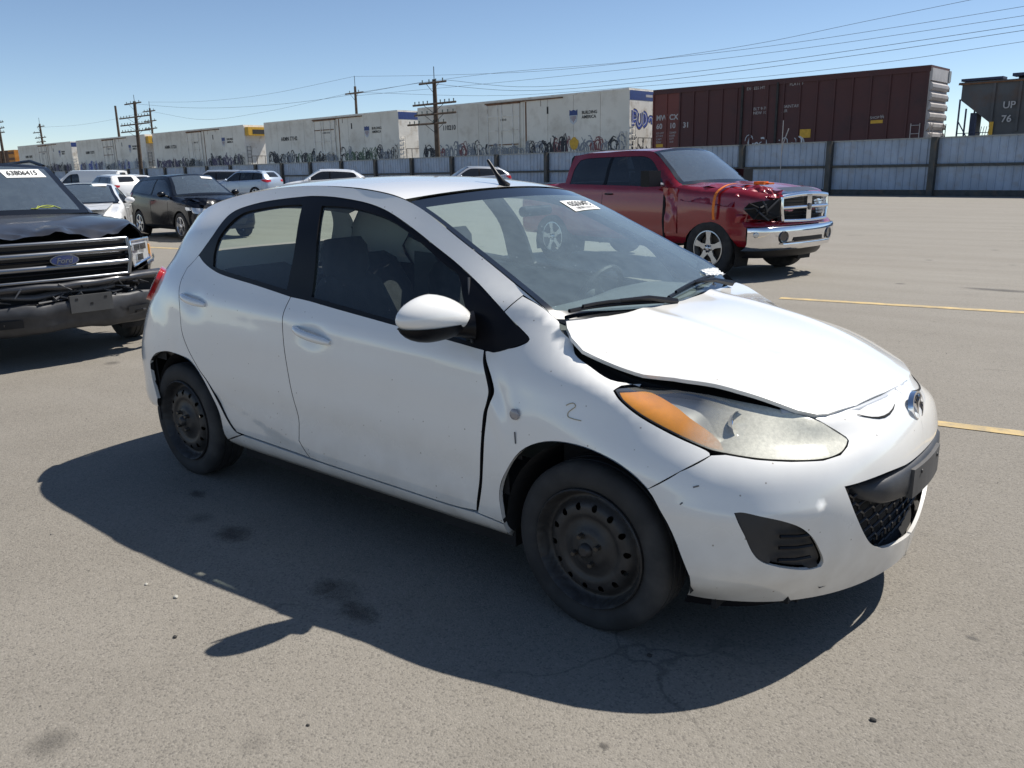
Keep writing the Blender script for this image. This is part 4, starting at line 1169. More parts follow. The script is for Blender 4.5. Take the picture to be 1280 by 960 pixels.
    def wiper(x0, y0, x1, y1, pv):
        def onws(x, y, h):
            s, n = MWS.cast(Vector((x, y, 1.3)), Vector((0, 0, -1)))
            return s + n * h
        L = [onws(x0 + (x1 - x0) * t, y0 + (y1 - y0) * t, .018) for t in np.linspace(0, 1, 9)]
        w = tubeobj('wiper', L, .0075, BLACKTRIM, car, 6)
        L2 = [onws(x0 + (x1 - x0) * t, y0 + (y1 - y0) * t, .026 + .008 * math.sin(math.pi * t)) for t in np.linspace(.12, .88, 7)]
        tubeobj('wiper_spring', L2, .006, BLACKTRIM, w, 6)
        mid = L2[3]
        tubeobj('wiper_arm', [pv, ((pv[0] + mid.x) / 2 - .0, (pv[1] + mid.y) / 2, (pv[2] + mid.z) / 2 + .012), mid], [.014, .010, .007], BLACKTRIM, w, 6)
    MWS = Master(); MWS.add(ws); MWS.build()
    wiper(-.228, -.60, -.128, -.12, (-.10, -.06, 1.008))
    wiper(-.140, -.06, -.205, .45, (-.14, .52, 1.008))
    # auction sticker on the glass with printed number, crumpled paper at the base
    def onglass(px):
        s, n = MWS.cast(Vector((px[0], px[1], 1.9)), Vector((0, 0, -1)))
        return s + n * .003
    def quad_on(name, cs, mat, parent, n=5):
        V = []
        for i in range(n):
            for j in range(n):
                u, v = i / (n - 1), j / (n - 1)
                x = (cs[0][0] * (1 - u) + cs[1][0] * u) * (1 - v) + (cs[3][0] * (1 - u) + cs[2][0] * u) * v
                y = (cs[0][1] * (1 - u) + cs[1][1] * u) * (1 - v) + (cs[3][1] * (1 - u) + cs[2][1] * u) * v
                V.append(onglass((x, y)))
        return pyobj(name, V, grid_tris(n, n), mat, parent, True)
    st = quad_on('lot_sticker', STICK, LABELW, wso)
    c0 = (Vector(onglass(STICK[0])) + Vector(onglass(STICK[2]))) / 2
    xa = Vector(onglass(STICK[1])) - Vector(onglass(STICK[0])); ya = Vector(onglass(STICK[3])) - Vector(onglass(STICK[0]))
    nrm = xa.cross(ya).normalized()
    if nrm.z < 0: nrm = -nrm
    def conform(o):
        for v in o.data.vertices:
            s_, n_ = MWS.cast(Vector((v.co.x, v.co.y, 1.9)), Vector((0, 0, -1)))
            v.co = s_ + n_ * .0055
    conform(make_text('63206475', xa.length * .205, INK, frame_at(c0, xa, ya) @ Matrix.Translation((0, .016, 0)), st, extrude=0, bold=.0012))
    bm = bmesh.new(); rb = random.Random(5); xx = -.10
    Fr = frame_at(c0, xa, ya)
    while xx < .10:
        w_ = rb.choice([.002, .0035, .005])
        vs = [bm.verts.new(Fr @ Vector(q)) for q in ((xx, -.030, 0), (xx + w_, -.030, 0), (xx + w_, -.010, 0), (xx, -.010, 0))]
        bm.faces.new(vs); xx += w_ + rb.choice([.003, .005])
    conform(bmobj('barcode', bm, INK, st))
    bm = bmesh.new()
    bmesh.ops.create_grid(bm, x_segments=8, y_segments=8, size=.5)
    rnd = random.Random(3)
    for v in bm.verts: v.co = Vector((v.co.x * .06, v.co.y * .10, .004 + rnd.random() * .013))
    pc = bmobj('crumpled_paper', bm, LABELW, None, smooth=False)
    pc.location = (-.225, .50, 1.045); pc.rotation_euler = (0, R(25), R(-15))
    tag(pc, 'crumpled white paper lying at the base of the hatchback windscreen', 'paper')
    # ---------------- interior
    db = []
    for (x, z0, zt) in ((-.20, .80, .955), (-.32, .78, .985), (-.50, .76, .985), (-.62, .72, .955), (-.66, .66, .88), (-.64, .45, .70)):
        db.append([(x, y, zt + (.02 * math.exp(-((y - .36) / .16) ** 2) if zt > .9 else 0)) for y in np.linspace(-.69, .69, 21)])
    sheet('dashboard', np.array(db), DASH, car)
    bm = bmesh.new()
    n = 28
    Mst = Matrix.Translation((-.74, .36, .90)) @ Matrix.Rotation(R(-66), 4, 'Y')
    pts = [Mst @ Vector((.178 * math.cos(a), .178 * math.sin(a), 0)) for a in np.linspace(0, 2 * math.pi, n + 1)]
    tube(bm, pts, .014, 8, False)
    sw = bmobj('steering_wheel', bm, plain('wheel_leather', (.03, .03, .033), rough=.5), car, smooth=True)
    bm = bmesh.new()
    for a in (0, 120, 240):
        tube(bm, [Mst @ Vector((0, 0, -.02)), Mst @ Vector((.17 * math.cos(R(a + 90)), .17 * math.sin(R(a + 90)), 0))], .018, 6)
    bmesh.ops.create_uvsphere(bm, u_segments=12, v_segments=8, radius=.06, matrix=Mst)
    bmobj('steering_hub', bm, DASH, sw, smooth=True)
    tubeobj('steering_column', [Mst @ Vector((0, 0, 0)), (-.5, .36, .80)], .035, DASH, sw, 8)
    def seat(x, y, w, name='front_seat'):
        def slab(pts, wd, th, nm, par):
            g = []
            bm = bmesh.new()
            prev = None
            for (px, pz, nx, nz, ww, tt) in pts:
                ring = []
                for k in range(12):
                    a = 2 * math.pi * k / 12
                    c = math.copysign(abs(math.cos(a)) ** .5, math.cos(a)); s = math.copysign(abs(math.sin(a)) ** .5, math.sin(a))
                    ring.append(bm.verts.new((px + nx * s * tt, y + c * ww, pz + nz * s * tt)))
                if prev:
                    for k in range(12): bm.faces.new((prev[k], prev[(k + 1) % 12], ring[(k + 1) % 12], ring[k]))
                else: bm.faces.new(ring[::-1])
                prev = ring
            bm.faces.new(prev)
            return bmobj(nm, bm, SEAT, par, smooth=True, autosmooth=60)
        s = slab([(x - .02, .44, .2, 1, w * .8, .05), (x + .06, .45, 0, 1, w, .07), (x + .40, .47, 0, 1, w * .96, .07), (x + .50, .47, 0, 1, w * .8, .05)], 0, 0, name, car)
        slab([(x + .04, .44, 1, .3, w * .85, .06), (x - .03, .62, 1, .25, w, .065), (x - .10, .84, 1, .25, w * .95, .06), (x - .15, 1.0, 1, .25, w * .78, .045), (x - .165, 1.045, 1, .25, w * .55, .03)], 0, 0, 'backrest', s)
        if name == 'front_seat':
            slab([(x - .15, 1.02, 1, .2, .085, .03), (x - .155, 1.07, 1, .2, .125, .045), (x - .165, 1.17, 1, .2, .125, .045), (x - .172, 1.215, 1, .2, .10, .03)], 0, 0, 'headrest', s)
        return s
    seat(-1.50, -.37, .245); seat(-1.50, .37, .245)
    for yy in (-.36, .36): seat(-2.24, yy, .33, 'rear_seat')
    box('rear_shelf', -2.82, -2.42, -.60, .60, .93, .95, SEAT, car)
    for sg in (1, -1):
        trim = np.array([[(x, -.735 * sg, z) for x in np.linspace(-2.35, -.42, 12)] for z in (.21, .60, .86, .945)])
        trim[3, :, 1] = -.748 * sg; trim[3, :, 2] += (np.linspace(-2.35, -.42, 12) + .42) * -.055 - .02
        trim[1, :, 1] = -.71 * sg
        sheet('door_trim', trim, DASH, car)
    box('centre_console', -1.5, -.62, -.10, .10, .24, .50, DASH, car, bevel=.02)
    tubeobj('rear_view_mirror', [(-.82, -.09, 1.335), (-.82, .09, 1.335)], .022, BLACKTRIM, car, 10, squash=1.0)
    return car, M, MH
# ---------------------------------------------------------------- ground
def ground_material():
    m, nt, b = mat_new('worn_asphalt')
    L = nt.links.new
    tc = nt.nodes.new('ShaderNodeTexCoord')
    def noise(scale, detail=6, rough=.6, src=None, dist=0):
        n = nt.nodes.new('ShaderNodeTexNoise'); n.inputs['Scale'].default_value = scale; n.inputs['Detail'].default_value = detail
        n.inputs['Roughness'].default_value = rough; n.inputs['Distortion'].default_value = dist
        L(src or tc.outputs['Object'], n.inputs['Vector']); return n.outputs['Fac']
    def rng(s, a, b_, c=0, d=1):
        r = nt.nodes.new('ShaderNodeMapRange'); r.inputs[1].default_value = a; r.inputs[2].default_value = b_; r.inputs[3].default_value = c; r.inputs[4].default_value = d
        L(s, r.inputs[0]); return r.outputs[0]
    def mix(f, A, B):
        x = nt.nodes.new('ShaderNodeMix'); x.data_type = 'RGBA'
        if isinstance(f, float): x.inputs['Factor'].default_value = f
        else: L(f, x.inputs['Factor'])
        for s, v in (('A', A), ('B', B)):
            if isinstance(v, tuple): x.inputs[s].default_value = (*v, 1)
            else: L(v, x.inputs[s])
        return x.outputs['Result']
    def math_(op, a, b_=None):
        x = nt.nodes.new('ShaderNodeMath'); x.operation = op; x.use_clamp = op in ('MULTIPLY', 'ADD')
        for i, v in enumerate((a, b_)):
            if v is None: continue
            if isinstance(v, (int, float)): x.inputs[i].default_value = v
            else: L(v, x.inputs[i])
        return x.outputs[0]
    base = mix(rng(noise(.22, 5), .35, .65), (.203, .184, .155), (.236, .215, .183))
    base = mix(rng(noise(1.3, 7, .7), .45, .72, 0, .55), base, (.172, .155, .130))
    # stretched tyre-swept streaks
    mp = nt.nodes.new('ShaderNodeMapping'); mp.inputs['Rotation'].default_value = (0, 0, R(14)); mp.inputs['Scale'].default_value = (.18, 1.6, 1)
    L(tc.outputs['Object'], mp.inputs[0])
    base = mix(rng(noise(1.0, 6, .65, mp.outputs[0]), .5, .72, 0, .7), base, (.245, .225, .195))
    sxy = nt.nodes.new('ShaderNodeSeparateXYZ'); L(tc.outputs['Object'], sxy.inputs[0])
    graze = math_('MULTIPLY', rng(sxy.outputs[1], 1.5, 9, 0, 1), rng(noise(.18, 6, .65), .25, .6, .55, 1.0))
    base = mix(graze, base, mix(rng(noise(.9, 7, .7, mp.outputs[0]), .4, .65), (.235, .215, .183), (.275, .255, .22)))     # paler towards +Y: grazing-light brightening painted into the colour
    # aggregate: pale and dark stones
    v = nt.nodes.new('ShaderNodeTexVoronoi'); v.inputs['Scale'].default_value = 150
    L(tc.outputs['Object'], v.inputs['Vector'])
    sp = nt.nodes.new('ShaderNodeSeparateColor'); L(v.outputs['Color'], sp.inputs[0])
    base = mix(rng(sp.outputs[0], .62, 1.0, 0, .34), base, (.34, .31, .27))
    base = mix(rng(sp.outputs[1], .68, 1.0, 0, .45), base, (.065, .06, .055))
    # oil and tyre stains
    base = mix(rng(noise(.85, 4, .5), .66, .78, 0, .45), base, (.06, .056, .052))
    v2 = nt.nodes.new('ShaderNodeTexVoronoi'); v2.inputs['Scale'].default_value = 1.1
    L(tc.outputs['Object'], v2.inputs['Vector'])
    base = mix(rng(v2.outputs['Distance'], .035, .09, .55, 0), base, (.05, .046, .042))
    # fine cracks
    wv = nt.nodes.new('ShaderNodeTexNoise'); wv.inputs['Scale'].default_value = 1.4; wv.inputs['Detail'].default_value = 6
    L(tc.outputs['Object'], wv.inputs['Vector'])
    add = nt.nodes.new('ShaderNodeVectorMath'); add.operation = 'MULTIPLY_ADD'; add.inputs[1].default_value = (.9, .9, .9)
    L(wv.outputs['Color'], add.inputs[0]); L(tc.outputs['Object'], add.inputs[2])
    v3 = nt.nodes.new('ShaderNodeTexVoronoi'); v3.feature = 'DISTANCE_TO_EDGE'; v3.inputs['Scale'].default_value = .42
    L(add.outputs[0], v3.inputs['Vector'])
    crack = rng(v3.outputs['Distance'], .0012, .0045, 1, 0)
    crack = math_('MULTIPLY', crack, rng(noise(.35, 3), .56, .66, 0, .45))
    base = mix(crack, base, (.045, .042, .038))
    L(base, b.inputs['Base Color'])
    b.inputs['Roughness'].default_value = .88
    b.inputs['Specular IOR Level'].default_value = .3
    h = math_('ADD', rng(v.outputs['Distance'], 0, .6, .55, 0), math_('MULTIPLY', noise(45, 7, .75), .8))
    bp = nt.nodes.new('ShaderNodeBump'); bp.inputs['Strength'].default_value = .45; bp.inputs['Distance'].default_value = .006
    L(h, bp.inputs['Height']); L(bp.outputs[0], b.inputs['Normal'])
    return m

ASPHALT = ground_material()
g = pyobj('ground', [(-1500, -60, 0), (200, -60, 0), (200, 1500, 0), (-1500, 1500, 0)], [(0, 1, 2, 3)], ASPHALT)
g['kind'] = 'structure'
# ---------------------------------------------------------------- generic vehicle body (local frame: front axle on the ground at the origin, X forward)
def lerp(a, b, t): return a + (b - a) * t
def fit(t, P):
    P = sorted(P)
    return float(np.interp(t, [p[0] for p in P], [p[1] for p in P]))

class Spec:
    hw = .91; xf = .90; xr = -3.55; wb = 2.70; R = .34; zs = .22
    hood = [(.85, .78), (.5, .90), (0, .98), (-.45, 1.03)]       # centre-line height of the hood over x
    belt = [(-3.4, 1.10), (-.5, .99)]
    ws0 = -.35; ws1 = -1.15; rr1 = -3.0; rr0 = -3.4; zt = 1.62; wroof = .60; zd = 1.08; tailz = 1.05
    roofdrop = .05; nose = .14
    def __init__(self, **k): self.__dict__.update(k)

def car_grid(s):
    """control net of the right half; rows bottom to roof edge, columns rear to front"""
    L = s.xf - s.xr
    st = [(s.xr, 0.0, 'w'), (s.xr + .02, .45, 'w'), (s.xr + .10, .78, 'w'), (s.xr + .24, .93, 's'), (min(s.rr1, -s.wb - .05) if s.rr0 < s.xr + .6 else min(s.xr + .42, -s.wb - .12), .97, 's'),
          (-s.wb + .05, .99, 's'), (lerp(-s.wb, s.ws1, .5), 1.0, 's'), (s.ws1 - .22, 1.0, 's'), (s.ws1, 1.0, 's'), (lerp(s.ws1, s.ws0, .5), 1.0, 's'), (s.ws0, 1.0, 's'), (lerp(s.ws0, 0.0, .6), .995, 's'),
          (.12, .985, 's'), (s.xf - .42, .95, 's'), (s.xf - .20, .86, 'w'), (s.xf - .07, .62, 'w'), (s.xf - .012, .32, 'w'), (s.xf, 0.0, 'w')]
    hatch = s.rr0 < s.xr + .6
    if not hatch:
        st += [(s.rr1, 1.0, 's'), (s.rr0, .985, 's')]
        st.sort(key=lambda q: q[0])
        keep = []
        fixed = (s.rr1, s.rr0, s.ws1, s.ws0)
        for q in st:
            near = [f_ for f_ in fixed if abs(q[0] - f_) < .14 and q[0] != f_]
            if near and q[0] > s.xr + .3 and q[2] == 's' and q[0] < s.ws1 - .5: continue
            keep.append(q)
        st = keep
    rows = [[] for _ in range(9)]
    def roofz(x):
        t = (x - s.rr1) / (s.ws1 - s.rr1)
        return s.zt - s.roofdrop * (1 - min(1, max(0, t))) ** 2 * 1.0 - .02 * max(0, t - .6)
    n = len(st)
    for i, (x, p, k) in enumerate(st):
        hood = fit(x, s.hood)
        front = x > s.ws0 + .001
        rear = x < s.rr0 - .001 or i <= 3
        if front: zb = hood - .045
        elif rear: zb = s.zd
        else: zb = fit(x, s.belt) + .02
        nd = s.nose * min(1, max(0, (x - (s.xf - .25)) / .20))
        rd = .10 * min(1, max(0, ((s.xr + .25) - x) / .20))
        mid = lerp(s.zs, zb, .52)
        dz = [s.zs, s.zs + .07, lerp(s.zs, zb, .32), mid, lerp(s.zs, zb, .80), zb - .035, zb + .02]
        dw = [.93, .985, 1.0, 1.0, .985, .965 if not front else .95, .925 if not front else .87]
        nx = [-.45, -.1, 0, 0, -.30, -.75, -1.0]
        for r in range(7):
            xx = x + nd * nx[r] - rd * nx[r] * (1.0 if r > 3 else .5)
            rows[r].append((xx, dw[r] * p * s.hw, dz[r]))
        if front:
            rows[7].append((x - nd, p * s.hw * .78, hood - .012)); rows[8].append((x - nd, p * s.hw * .60, hood))
        elif rear and not (x <= s.xr + .5 and s.rr0 < s.xr + .6):
            rows[7].append((x + rd, p * s.hw * .78, s.zd + .03)); rows[8].append((x + rd, p * s.hw * .60, s.zd + .04))
        else:
            # greenhouse columns: top edge sheared towards the roof
            if hatch and i <= 3:
                fr_ = [0, .5, .86, 1.0][i]
                wt = s.wroof * fr_; zr_ = roofz(s.rr1)
                zt_ = zr_ - .04 + .045 * (1 - fr_ ** 2.2); xt = s.rr1 - .03 * (1 - fr_ ** 2)
                rows[8].append((xt, wt, zt_))
                b_ = rows[6][-1]
                rows[7].append((lerp(b_[0], xt, .45) - .03, lerp(b_[1], wt, .45) + .015 * fr_, lerp(b_[2], zt_, .5)))
                continue
            if hatch and i == 4: x = x + .22
            if x >= s.ws1 - .001:
                t = (x - s.ws1) / (s.ws0 - s.ws1)
                zt_ = lerp(roofz(s.ws1) - .05, zb + .04, t ** 1.05); wt = lerp(s.wroof, s.hw * .84, t)
            elif x <= s.rr1:
                t = min(1, (s.rr1 - x) / max(.05, s.rr1 - min(s.rr0, st[2][0])))
                zt_ = lerp(roofz(s.rr1) - .04, lerp(roofz(s.rr1), s.zd, .80), t); wt = lerp(s.wroof, s.wroof * (.95 if p > .7 else p), t)
            else:
                zt_ = roofz(x) - .03; wt = s.wroof
            if p < .9: wt = min(wt, s.wroof * p)
            rows[8].append((x + (rd if rear else 0), wt, zt_))
            wb_ = rows[6][-1][1]; zb_ = rows[6][-1][2]
            rows[7].append((x + (rd * .9 if rear else 0), lerp(wb_, wt, .45) + .012, lerp(zb_, zt_, .5)))
    G = np.array(rows, float); G[:, :, 1] *= -1
    return G, st

def spoke_wheel(parent, loc, side, Rr, w, rimr, spokes=5, mat=None, rot=0.0, detail=1, name='wheel'):
    seg = 40 if detail else 20
    bm = bmesh.new()
    T = Matrix.Rotation(R(90), 4, 'X')
    # rim: lip and barrel
    lathe(bm, [(rimr + .004, .012), (rimr - .012, .014), (rimr - .020, -.01), (rimr - .03, -.09)], seg, T)
    for k in range(spokes):
        a = 2 * math.pi * k / spokes + rot
        c, s = math.cos(a), math.sin(a)
        def P(r, t, h): return Vector((r * c - t * s, -h, r * s + t * c))
        w0, w1 = rimr * .20, rimr * .15
        q = [P(.045, -w0, .005), P(.045, w0, .005), P(rimr - .012, w1 * 1.25, .008), P(rimr - .012, -w1 * 1.25, .008), P(rimr * .55, -w1 * .8, .006), P(rimr * .55, w1 * .8, .006)]
        top = [bm.verts.new(q[i]) for i in (0, 1, 5, 2, 3, 4)]
        bot = [bm.verts.new(q[i] + Vector((0, .03, 0))) for i in (0, 1, 5, 2, 3, 4)]
        bm.faces.new(top)
        for i in range(6): bm.faces.new((top[i], bot[i], bot[(i + 1) % 6], top[(i + 1) % 6]))
    lathe(bm, [(0, .022), (.035, .020), (.05, .012), (.062, 0), (.062, -.03)], 16, T)
    o = bmobj(name, bm, mat or ALU, parent, smooth=True, autosmooth=30)
    o.matrix_local = Matrix.Translation(Vector(loc)) @ (Matrix.Rotation(math.pi, 4, 'Z') if side > 0 else Matrix.Identity(4))
    bm = tyre_mesh(Rr, rimr - .004, w, seg + 8)
    t = bmobj('tyre', bm, RUBBER, o, smooth=True, autosmooth=40); t.location = (0, w / 2 - .015, 0)
    bm = bmesh.new()
    lathe(bm, [(0, -.075), (rimr * .78, -.075), (rimr * .78, -.09), (0, -.09)], 20, T)
    bmobj('brake_disc', bm, bpy.data.materials.get('brake_iron') or plain('brake_iron', (.09, .075, .06), rough=.6, metal=.6), o)
    if detail > 1:
        for k in range(5):
            a = 2 * math.pi * k / 5 + rot + .6
            bm = bmesh.new()
            lathe(bm, [(0, .034), (.011, .034), (.014, .02)], 6, Matrix.Translation((.048 * math.cos(a), 0, .048 * math.sin(a))) @ T)
            bmobj('lug_nut', bm, DARK, o)
    return o

def arch_pts(wx, Ra, zs, n=13):
    a0 = math.asin(max(-1, min(1, (zs - .30) / Ra))) if Ra > abs(zs - .30) else 0
    out = []
    for k in range(n):
        a = math.pi - a0 + (2 * a0 - math.pi) * k / (n - 1)
        out.append((wx + Ra * math.cos(a), max(zs, .33 + Ra * math.sin(a))))
    return out

def make_car(name, label, cat, s, pmat, group=None, glassm=None, panes=2, trim=True, rimr=None, spokes=5, wmat=None, detail=1, res=.07, lamps=True, pickup=False, skip_front=False, head_mat=None, grille=None, rails=False, cladding=False, sedan=False, handles=True, tail=None, interior=True, hoodfn=None):
    t = thing(name, label, cat, group=group)
    G, st = car_grid(s)
    a = G[:, 1:2] * np.array([1, -1, 1]); b = G[:, -2:-1] * np.array([1, -1, 1])
    G2 = np.concatenate([a, G, b], axis=1)
    ku0 = knots(np.swapaxes(G2, 0, 1)); kv0 = knots(G2)
    K = 6
    us = np.concatenate([np.linspace(ku0[i], ku0[i + 1], K + 1)[:-1] for i in range(1, len(ku0) - 2)] + [[ku0[-2]]])
    vs = np.concatenate([np.linspace(kv0[i], kv0[i + 1], K + 1)[:-1] for i in range(len(kv0) - 1)] + [[kv0[-1]]])
    D, ku, kv = surf_grid(G2, 0, 0, u=us, v=vs)
    M = Master(); M.add(D); M.build()
    nst = len(st)
    hatchlike = s.rr0 < s.xr + .6
    iw0 = [q[0] for q in st].index(s.ws0); iw1 = [q[0] for q in st].index(s.ws1)
    jf = (nst - 5) * K + K // 2            # where the side panel hands over to the nose
    jr = 3 * K - 2
    top = D[-1]; r6 = D[6 * K]
    side_top = []
    # along the bottom edge and up: polygon in x,z
    ptsf = [tuple(D[r, jf][[0, 2]]) for r in range(0, 6 * K + 1, 4)]
    hoodline = [tuple(r6[j][[0, 2]]) for j in range(jf, iw0 * K, -3)]
    cab0 = 4 * K if hatchlike else 5 * K
    if pickup: cab0 = None
    roofline = []
    for j in range(iw0 * K, (jr if hatchlike else 0) - 1, -3):
        x, z = top[j][[0, 2]]
        if not hatchlike and x < s.rr0 + .02: break
        roofline.append((x, z))
    tailline = [] if hatchlike else [tuple(r6[j][[0, 2]]) for j in range(jr + 40, jr, -3) if r6[j][0] < roofline[-1][0] - .02]
    rear = [tuple(D[r, jr][[0, 2]]) for r in range(6 * K if not hatchlike else 8 * K - 2, -1, -4)]
    Ra = s.R + .06
    zb = s.zs
    fa = arch_pts(0, Ra, zb + .0); ra = arch_pts(-s.wb, Ra, zb)
    outer = ptsf + hoodline + roofline + tailline + rear
    bottom = [(ra[0][0] - .03, zb)] + ra + [(ra[-1][0] + .03, zb)] + [(fa[0][0] - .03, zb)] + fa + [(fa[-1][0] + .03, zb)]
    outer = outer + [q for q in bottom if q[0] < ptsf[0][0] - .02 and q[0] > rear[-1][0] + .02]
    # windows
    belt = lambda x: fit(x, s.belt)
    roofz = lambda x: float(np.interp(x, [p[0] for p in reversed(roofline)], [p[1] for p in reversed(roofline)]))
    wf_x = s.ws0 - .22
    dl = [(wf_x, belt(wf_x) + .015)]
    for xx in np.linspace(wf_x - .08, s.ws1 - .05, 4): dl.append((xx, roofz(xx) - .085))
    rx = s.rr1 - (.16 if hatchlike else -.02)
    for xx in np.linspace(s.ws1 - .25, rx + .30, 5): dl.append((xx, roofz(xx) - .085))
    rb = lerp(s.rr1, s.rr0, .55) if hatchlike else s.rr1 - .12
    rb = max(rb, s.xr + .34)
    dl.append((rx + .05, roofz(max(rx, s.rr1)) - .12)); dl.append((rb + .02, belt(rb) + .06)); dl.append((rb + .12, belt(rb) + .015))
    for xx in np.linspace(rb + .4, wf_x - .2, 5): dl.append((xx, belt(xx) + .012))
    if s.__dict__.get('dlo'): dl = s.dlo
    dl2 = smooth_auto(dl, 42)
    y0 = SIDE
    body = panel('body_side', outer, SIDE, M, pmat, t, res=res, both=True, gap=0, depth=.02, holes=[dl2], edge=BLACKTRIM)
    gm = glassm or DARKGLASS
    splits = s.__dict__.get('splits') or [lerp(wf_x, rb, .44)]
    xs = [max(p[0] for p in dl) + .01] + list(splits) + [min(p[0] for p in dl) - .01]
    bars = []
    for k in range(len(xs) - 1):
        a1, a0 = xs[k] - (.03 if k else 0), xs[k + 1] + (.03 if k < len(xs) - 2 else 0)
        poly = clip_x(dl2, a0, a1)
        if len(poly) > 3: panel('side_window', poly, SIDE, M, gm, t, res=res * 1.2, both=True, gap=.004, depth=0, lift=-.006)
    for xx in splits:
        poly = clip_x(dl2, xx - .035, xx + .035)
        if len(poly) > 3: panel('window_pillar', poly, SIDE, M, BLACKTRIM, t, res=.1, both=True, gap=0, depth=.01, lift=-.002)
    # door seams and handles
    if detail:
        sx = [wf_x - .02 - .0, splits[0]] + ([lerp(splits[0], rb, .95)] if len(splits) else [])
        if s.__dict__.get('seams'): sx = s.seams
        for q, xx in enumerate(sx):
            zt_ = belt(xx) + .01
            pts = [M.cast(SIDE.to3(xx, z), SIDE.D)[0] for z in np.linspace(s.zs + .10, zt_, 7)]
            for sg in (1, -1): tubeobj('door_seam', [(p.x, (p.y - .0) * sg, p.z) for p in pts], .004, DARK, t, 4)
        if handles:
            for xx in [q + (.16 if True else 0) for q in sx[1:]]:
                z = belt(xx) - .12
                a_, b_ = M.cast(SIDE.to3(xx - .09, z), SIDE.D)[0], M.cast(SIDE.to3(xx + .09, z), SIDE.D)[0]
                for sg in (1, -1):
                    tubeobj('door_handle', [(a_.x, (a_.y - .004) * sg, z), ((a_.x + b_.x) / 2, (a_.y - .03) * sg, z), (b_.x, (b_.y - .004) * sg, z)], .014, s.__dict__.get('hmat') or pmat, t, 6)
    # roof, glass and hood
    def patch(name, E, C, mat, p=2.0, ns=21, lift=0.0):
        q = cross_patch(np.array(E), np.array(C), ns, p); q[..., 2] += lift
        return sheet(name, q, mat, t)
    jw0, jw1 = iw0 * K, iw1 * K
    Ew = [top[j] for j in range(jw0, jw1 - 1, -1)]
    cz0 = fit(s.ws0, s.hood) + .01
    Cw = []
    for k, e in enumerate(Ew):
        u = k / (len(Ew) - 1)
        Cw.append(np.array([lerp(s.ws0 + .10, s.ws1 + .06, u), 0, lerp(cz0, s.zt, u) + .03 * math.sin(math.pi * u)]))
    q = cross_patch(np.array(Ew), np.array(Cw), 21, 2.2); q[..., 1] *= .995
    n1, n2 = q.shape[:2]
    fr = [f for f in grid_tris(n1, n2)]
    ins = [(i * n2 + j, i * n2 + j + 1, (i + 1) * n2 + j + 1, (i + 1) * n2 + j) for i in range(n1 - 1) for j in range(n2 - 1) if 0 < i < n1 - 2 and 0 < j < n2 - 2]
    out_ = [f for f in fr if f not in set(ins)]
    pyobj('windscreen', q.reshape(-1, 3), ins, s.__dict__.get('wsglass') or CARWS, t, True)
    pyobj('windscreen_surround', q.reshape(-1, 3), out_, BLACKGLOSS, t, True)
    rl = []
    for j in range(jw1, 0, -2):
        x = top[j][0]
        if x < s.rr1 - .02: break
        rl.append(top[j])
    Cr = []
    for e in rl:
        u = min(1, max(0, (s.ws1 - e[0]) / (s.ws1 - s.rr1)))
        Cr.append(np.array([e[0] + .06 * (1 - u), 0, lerp(s.zt, e[2] + .045, u ** .5 if u < 1 else 1)]))
    patch('roof', rl, Cr, pmat, 2.2)
    # rear glass / tailgate
    if hatchlike:
        Eb = [top[j] for j in range(len(top)) if top[j][0] <= s.rr1 + .0 and j >= 2 * K - 1][::-1]
        Eb = [rl[-1]] + Eb
        Cb = [np.array([lerp(s.rr1, s.xr + .14, k / (len(Eb) - 1)), 0, lerp(Cr[-1][2], s.zd + .30, (k / (len(Eb) - 1)) ** 1.4)]) for k in range(len(Eb))]
        g = D[6 * K:, 0:jr + 1]
        gm_ = g[:, ::-1] * np.array([1, -1, 1])
        both_ = np.concatenate([gm_[:, :-1], g], axis=1)
        nn = both_.shape[0]; w_ = both_.shape[1]
        F = grid_tris(nn, w_)
        gl = [f for f in F if 3 <= (f[0] // w_) < nn - 3 and 9 <= (f[0] % w_) < w_ - 10]
        sgl = set(gl)
        pyobj('tailgate_frame', both_.reshape(-1, 3), [f for f in F if f not in sgl], pmat, t, True)
        pyobj('rear_window', both_.reshape(-1, 3), gl, gm, t, True)
    else:
        # notchback: backlight and deck
        Eb = []
        for j in range(len(top) - 1, -1, -1):
            if top[j][0] <= s.rr1 + .01 and top[j][0] >= s.rr0 - .02: Eb.append(top[j])
        Eb = [rl[-1]] + Eb[::2] + [np.array([s.rr0, -s.hw * .80, s.zd + .03])]
        Cb = [np.array([lerp(s.rr1, s.rr0 - .12, k / (len(Eb) - 1)), 0, lerp(Cr[-1][2], s.zd + .05, k / (len(Eb) - 1)) + .02 * math.sin(math.pi * k / (len(Eb) - 1))]) for k in range(len(Eb))]
        patch('rear_window', Eb, Cb, gm, 2.0)
        if not pickup:
            xs_ = np.linspace(s.rr0 + .02, s.xr + .10, 8)
            E_ = [r6[np.argmin(abs(r6[:, 0] - x))] for x in xs_]
            patch('boot_lid', E_, [np.array([x, 0, s.zd + .05 - .02 * k / 7]) for k, x in enumerate(xs_)], pmat, 3.0)
    jc_ = (nst - 4) * K
    eu = r6[jw0:jc_ + 1]; fv = r6[jc_:]
    nu_, nv_ = 22, 15
    tu = np.linspace(0, 1, nu_); tv = np.linspace(0, 1, nv_)
    E_ = np.stack([np.interp(tu, np.linspace(0, 1, len(eu)), eu[:, k]) for k in range(3)], 1)
    ylen = (fv[0][1] - fv[:, 1]) / (fv[0][1] - fv[-1][1])
    F_ = np.stack([np.interp(tv, ylen, fv[:, k]) for k in range(3)], 1)
    c0_ = np.array([s.ws0 + .10, 0, fit(s.ws0, s.hood)])
    C_ = np.array([[lerp(c0_[0], fv[-1][0], u), 0, 0] for u in tu])
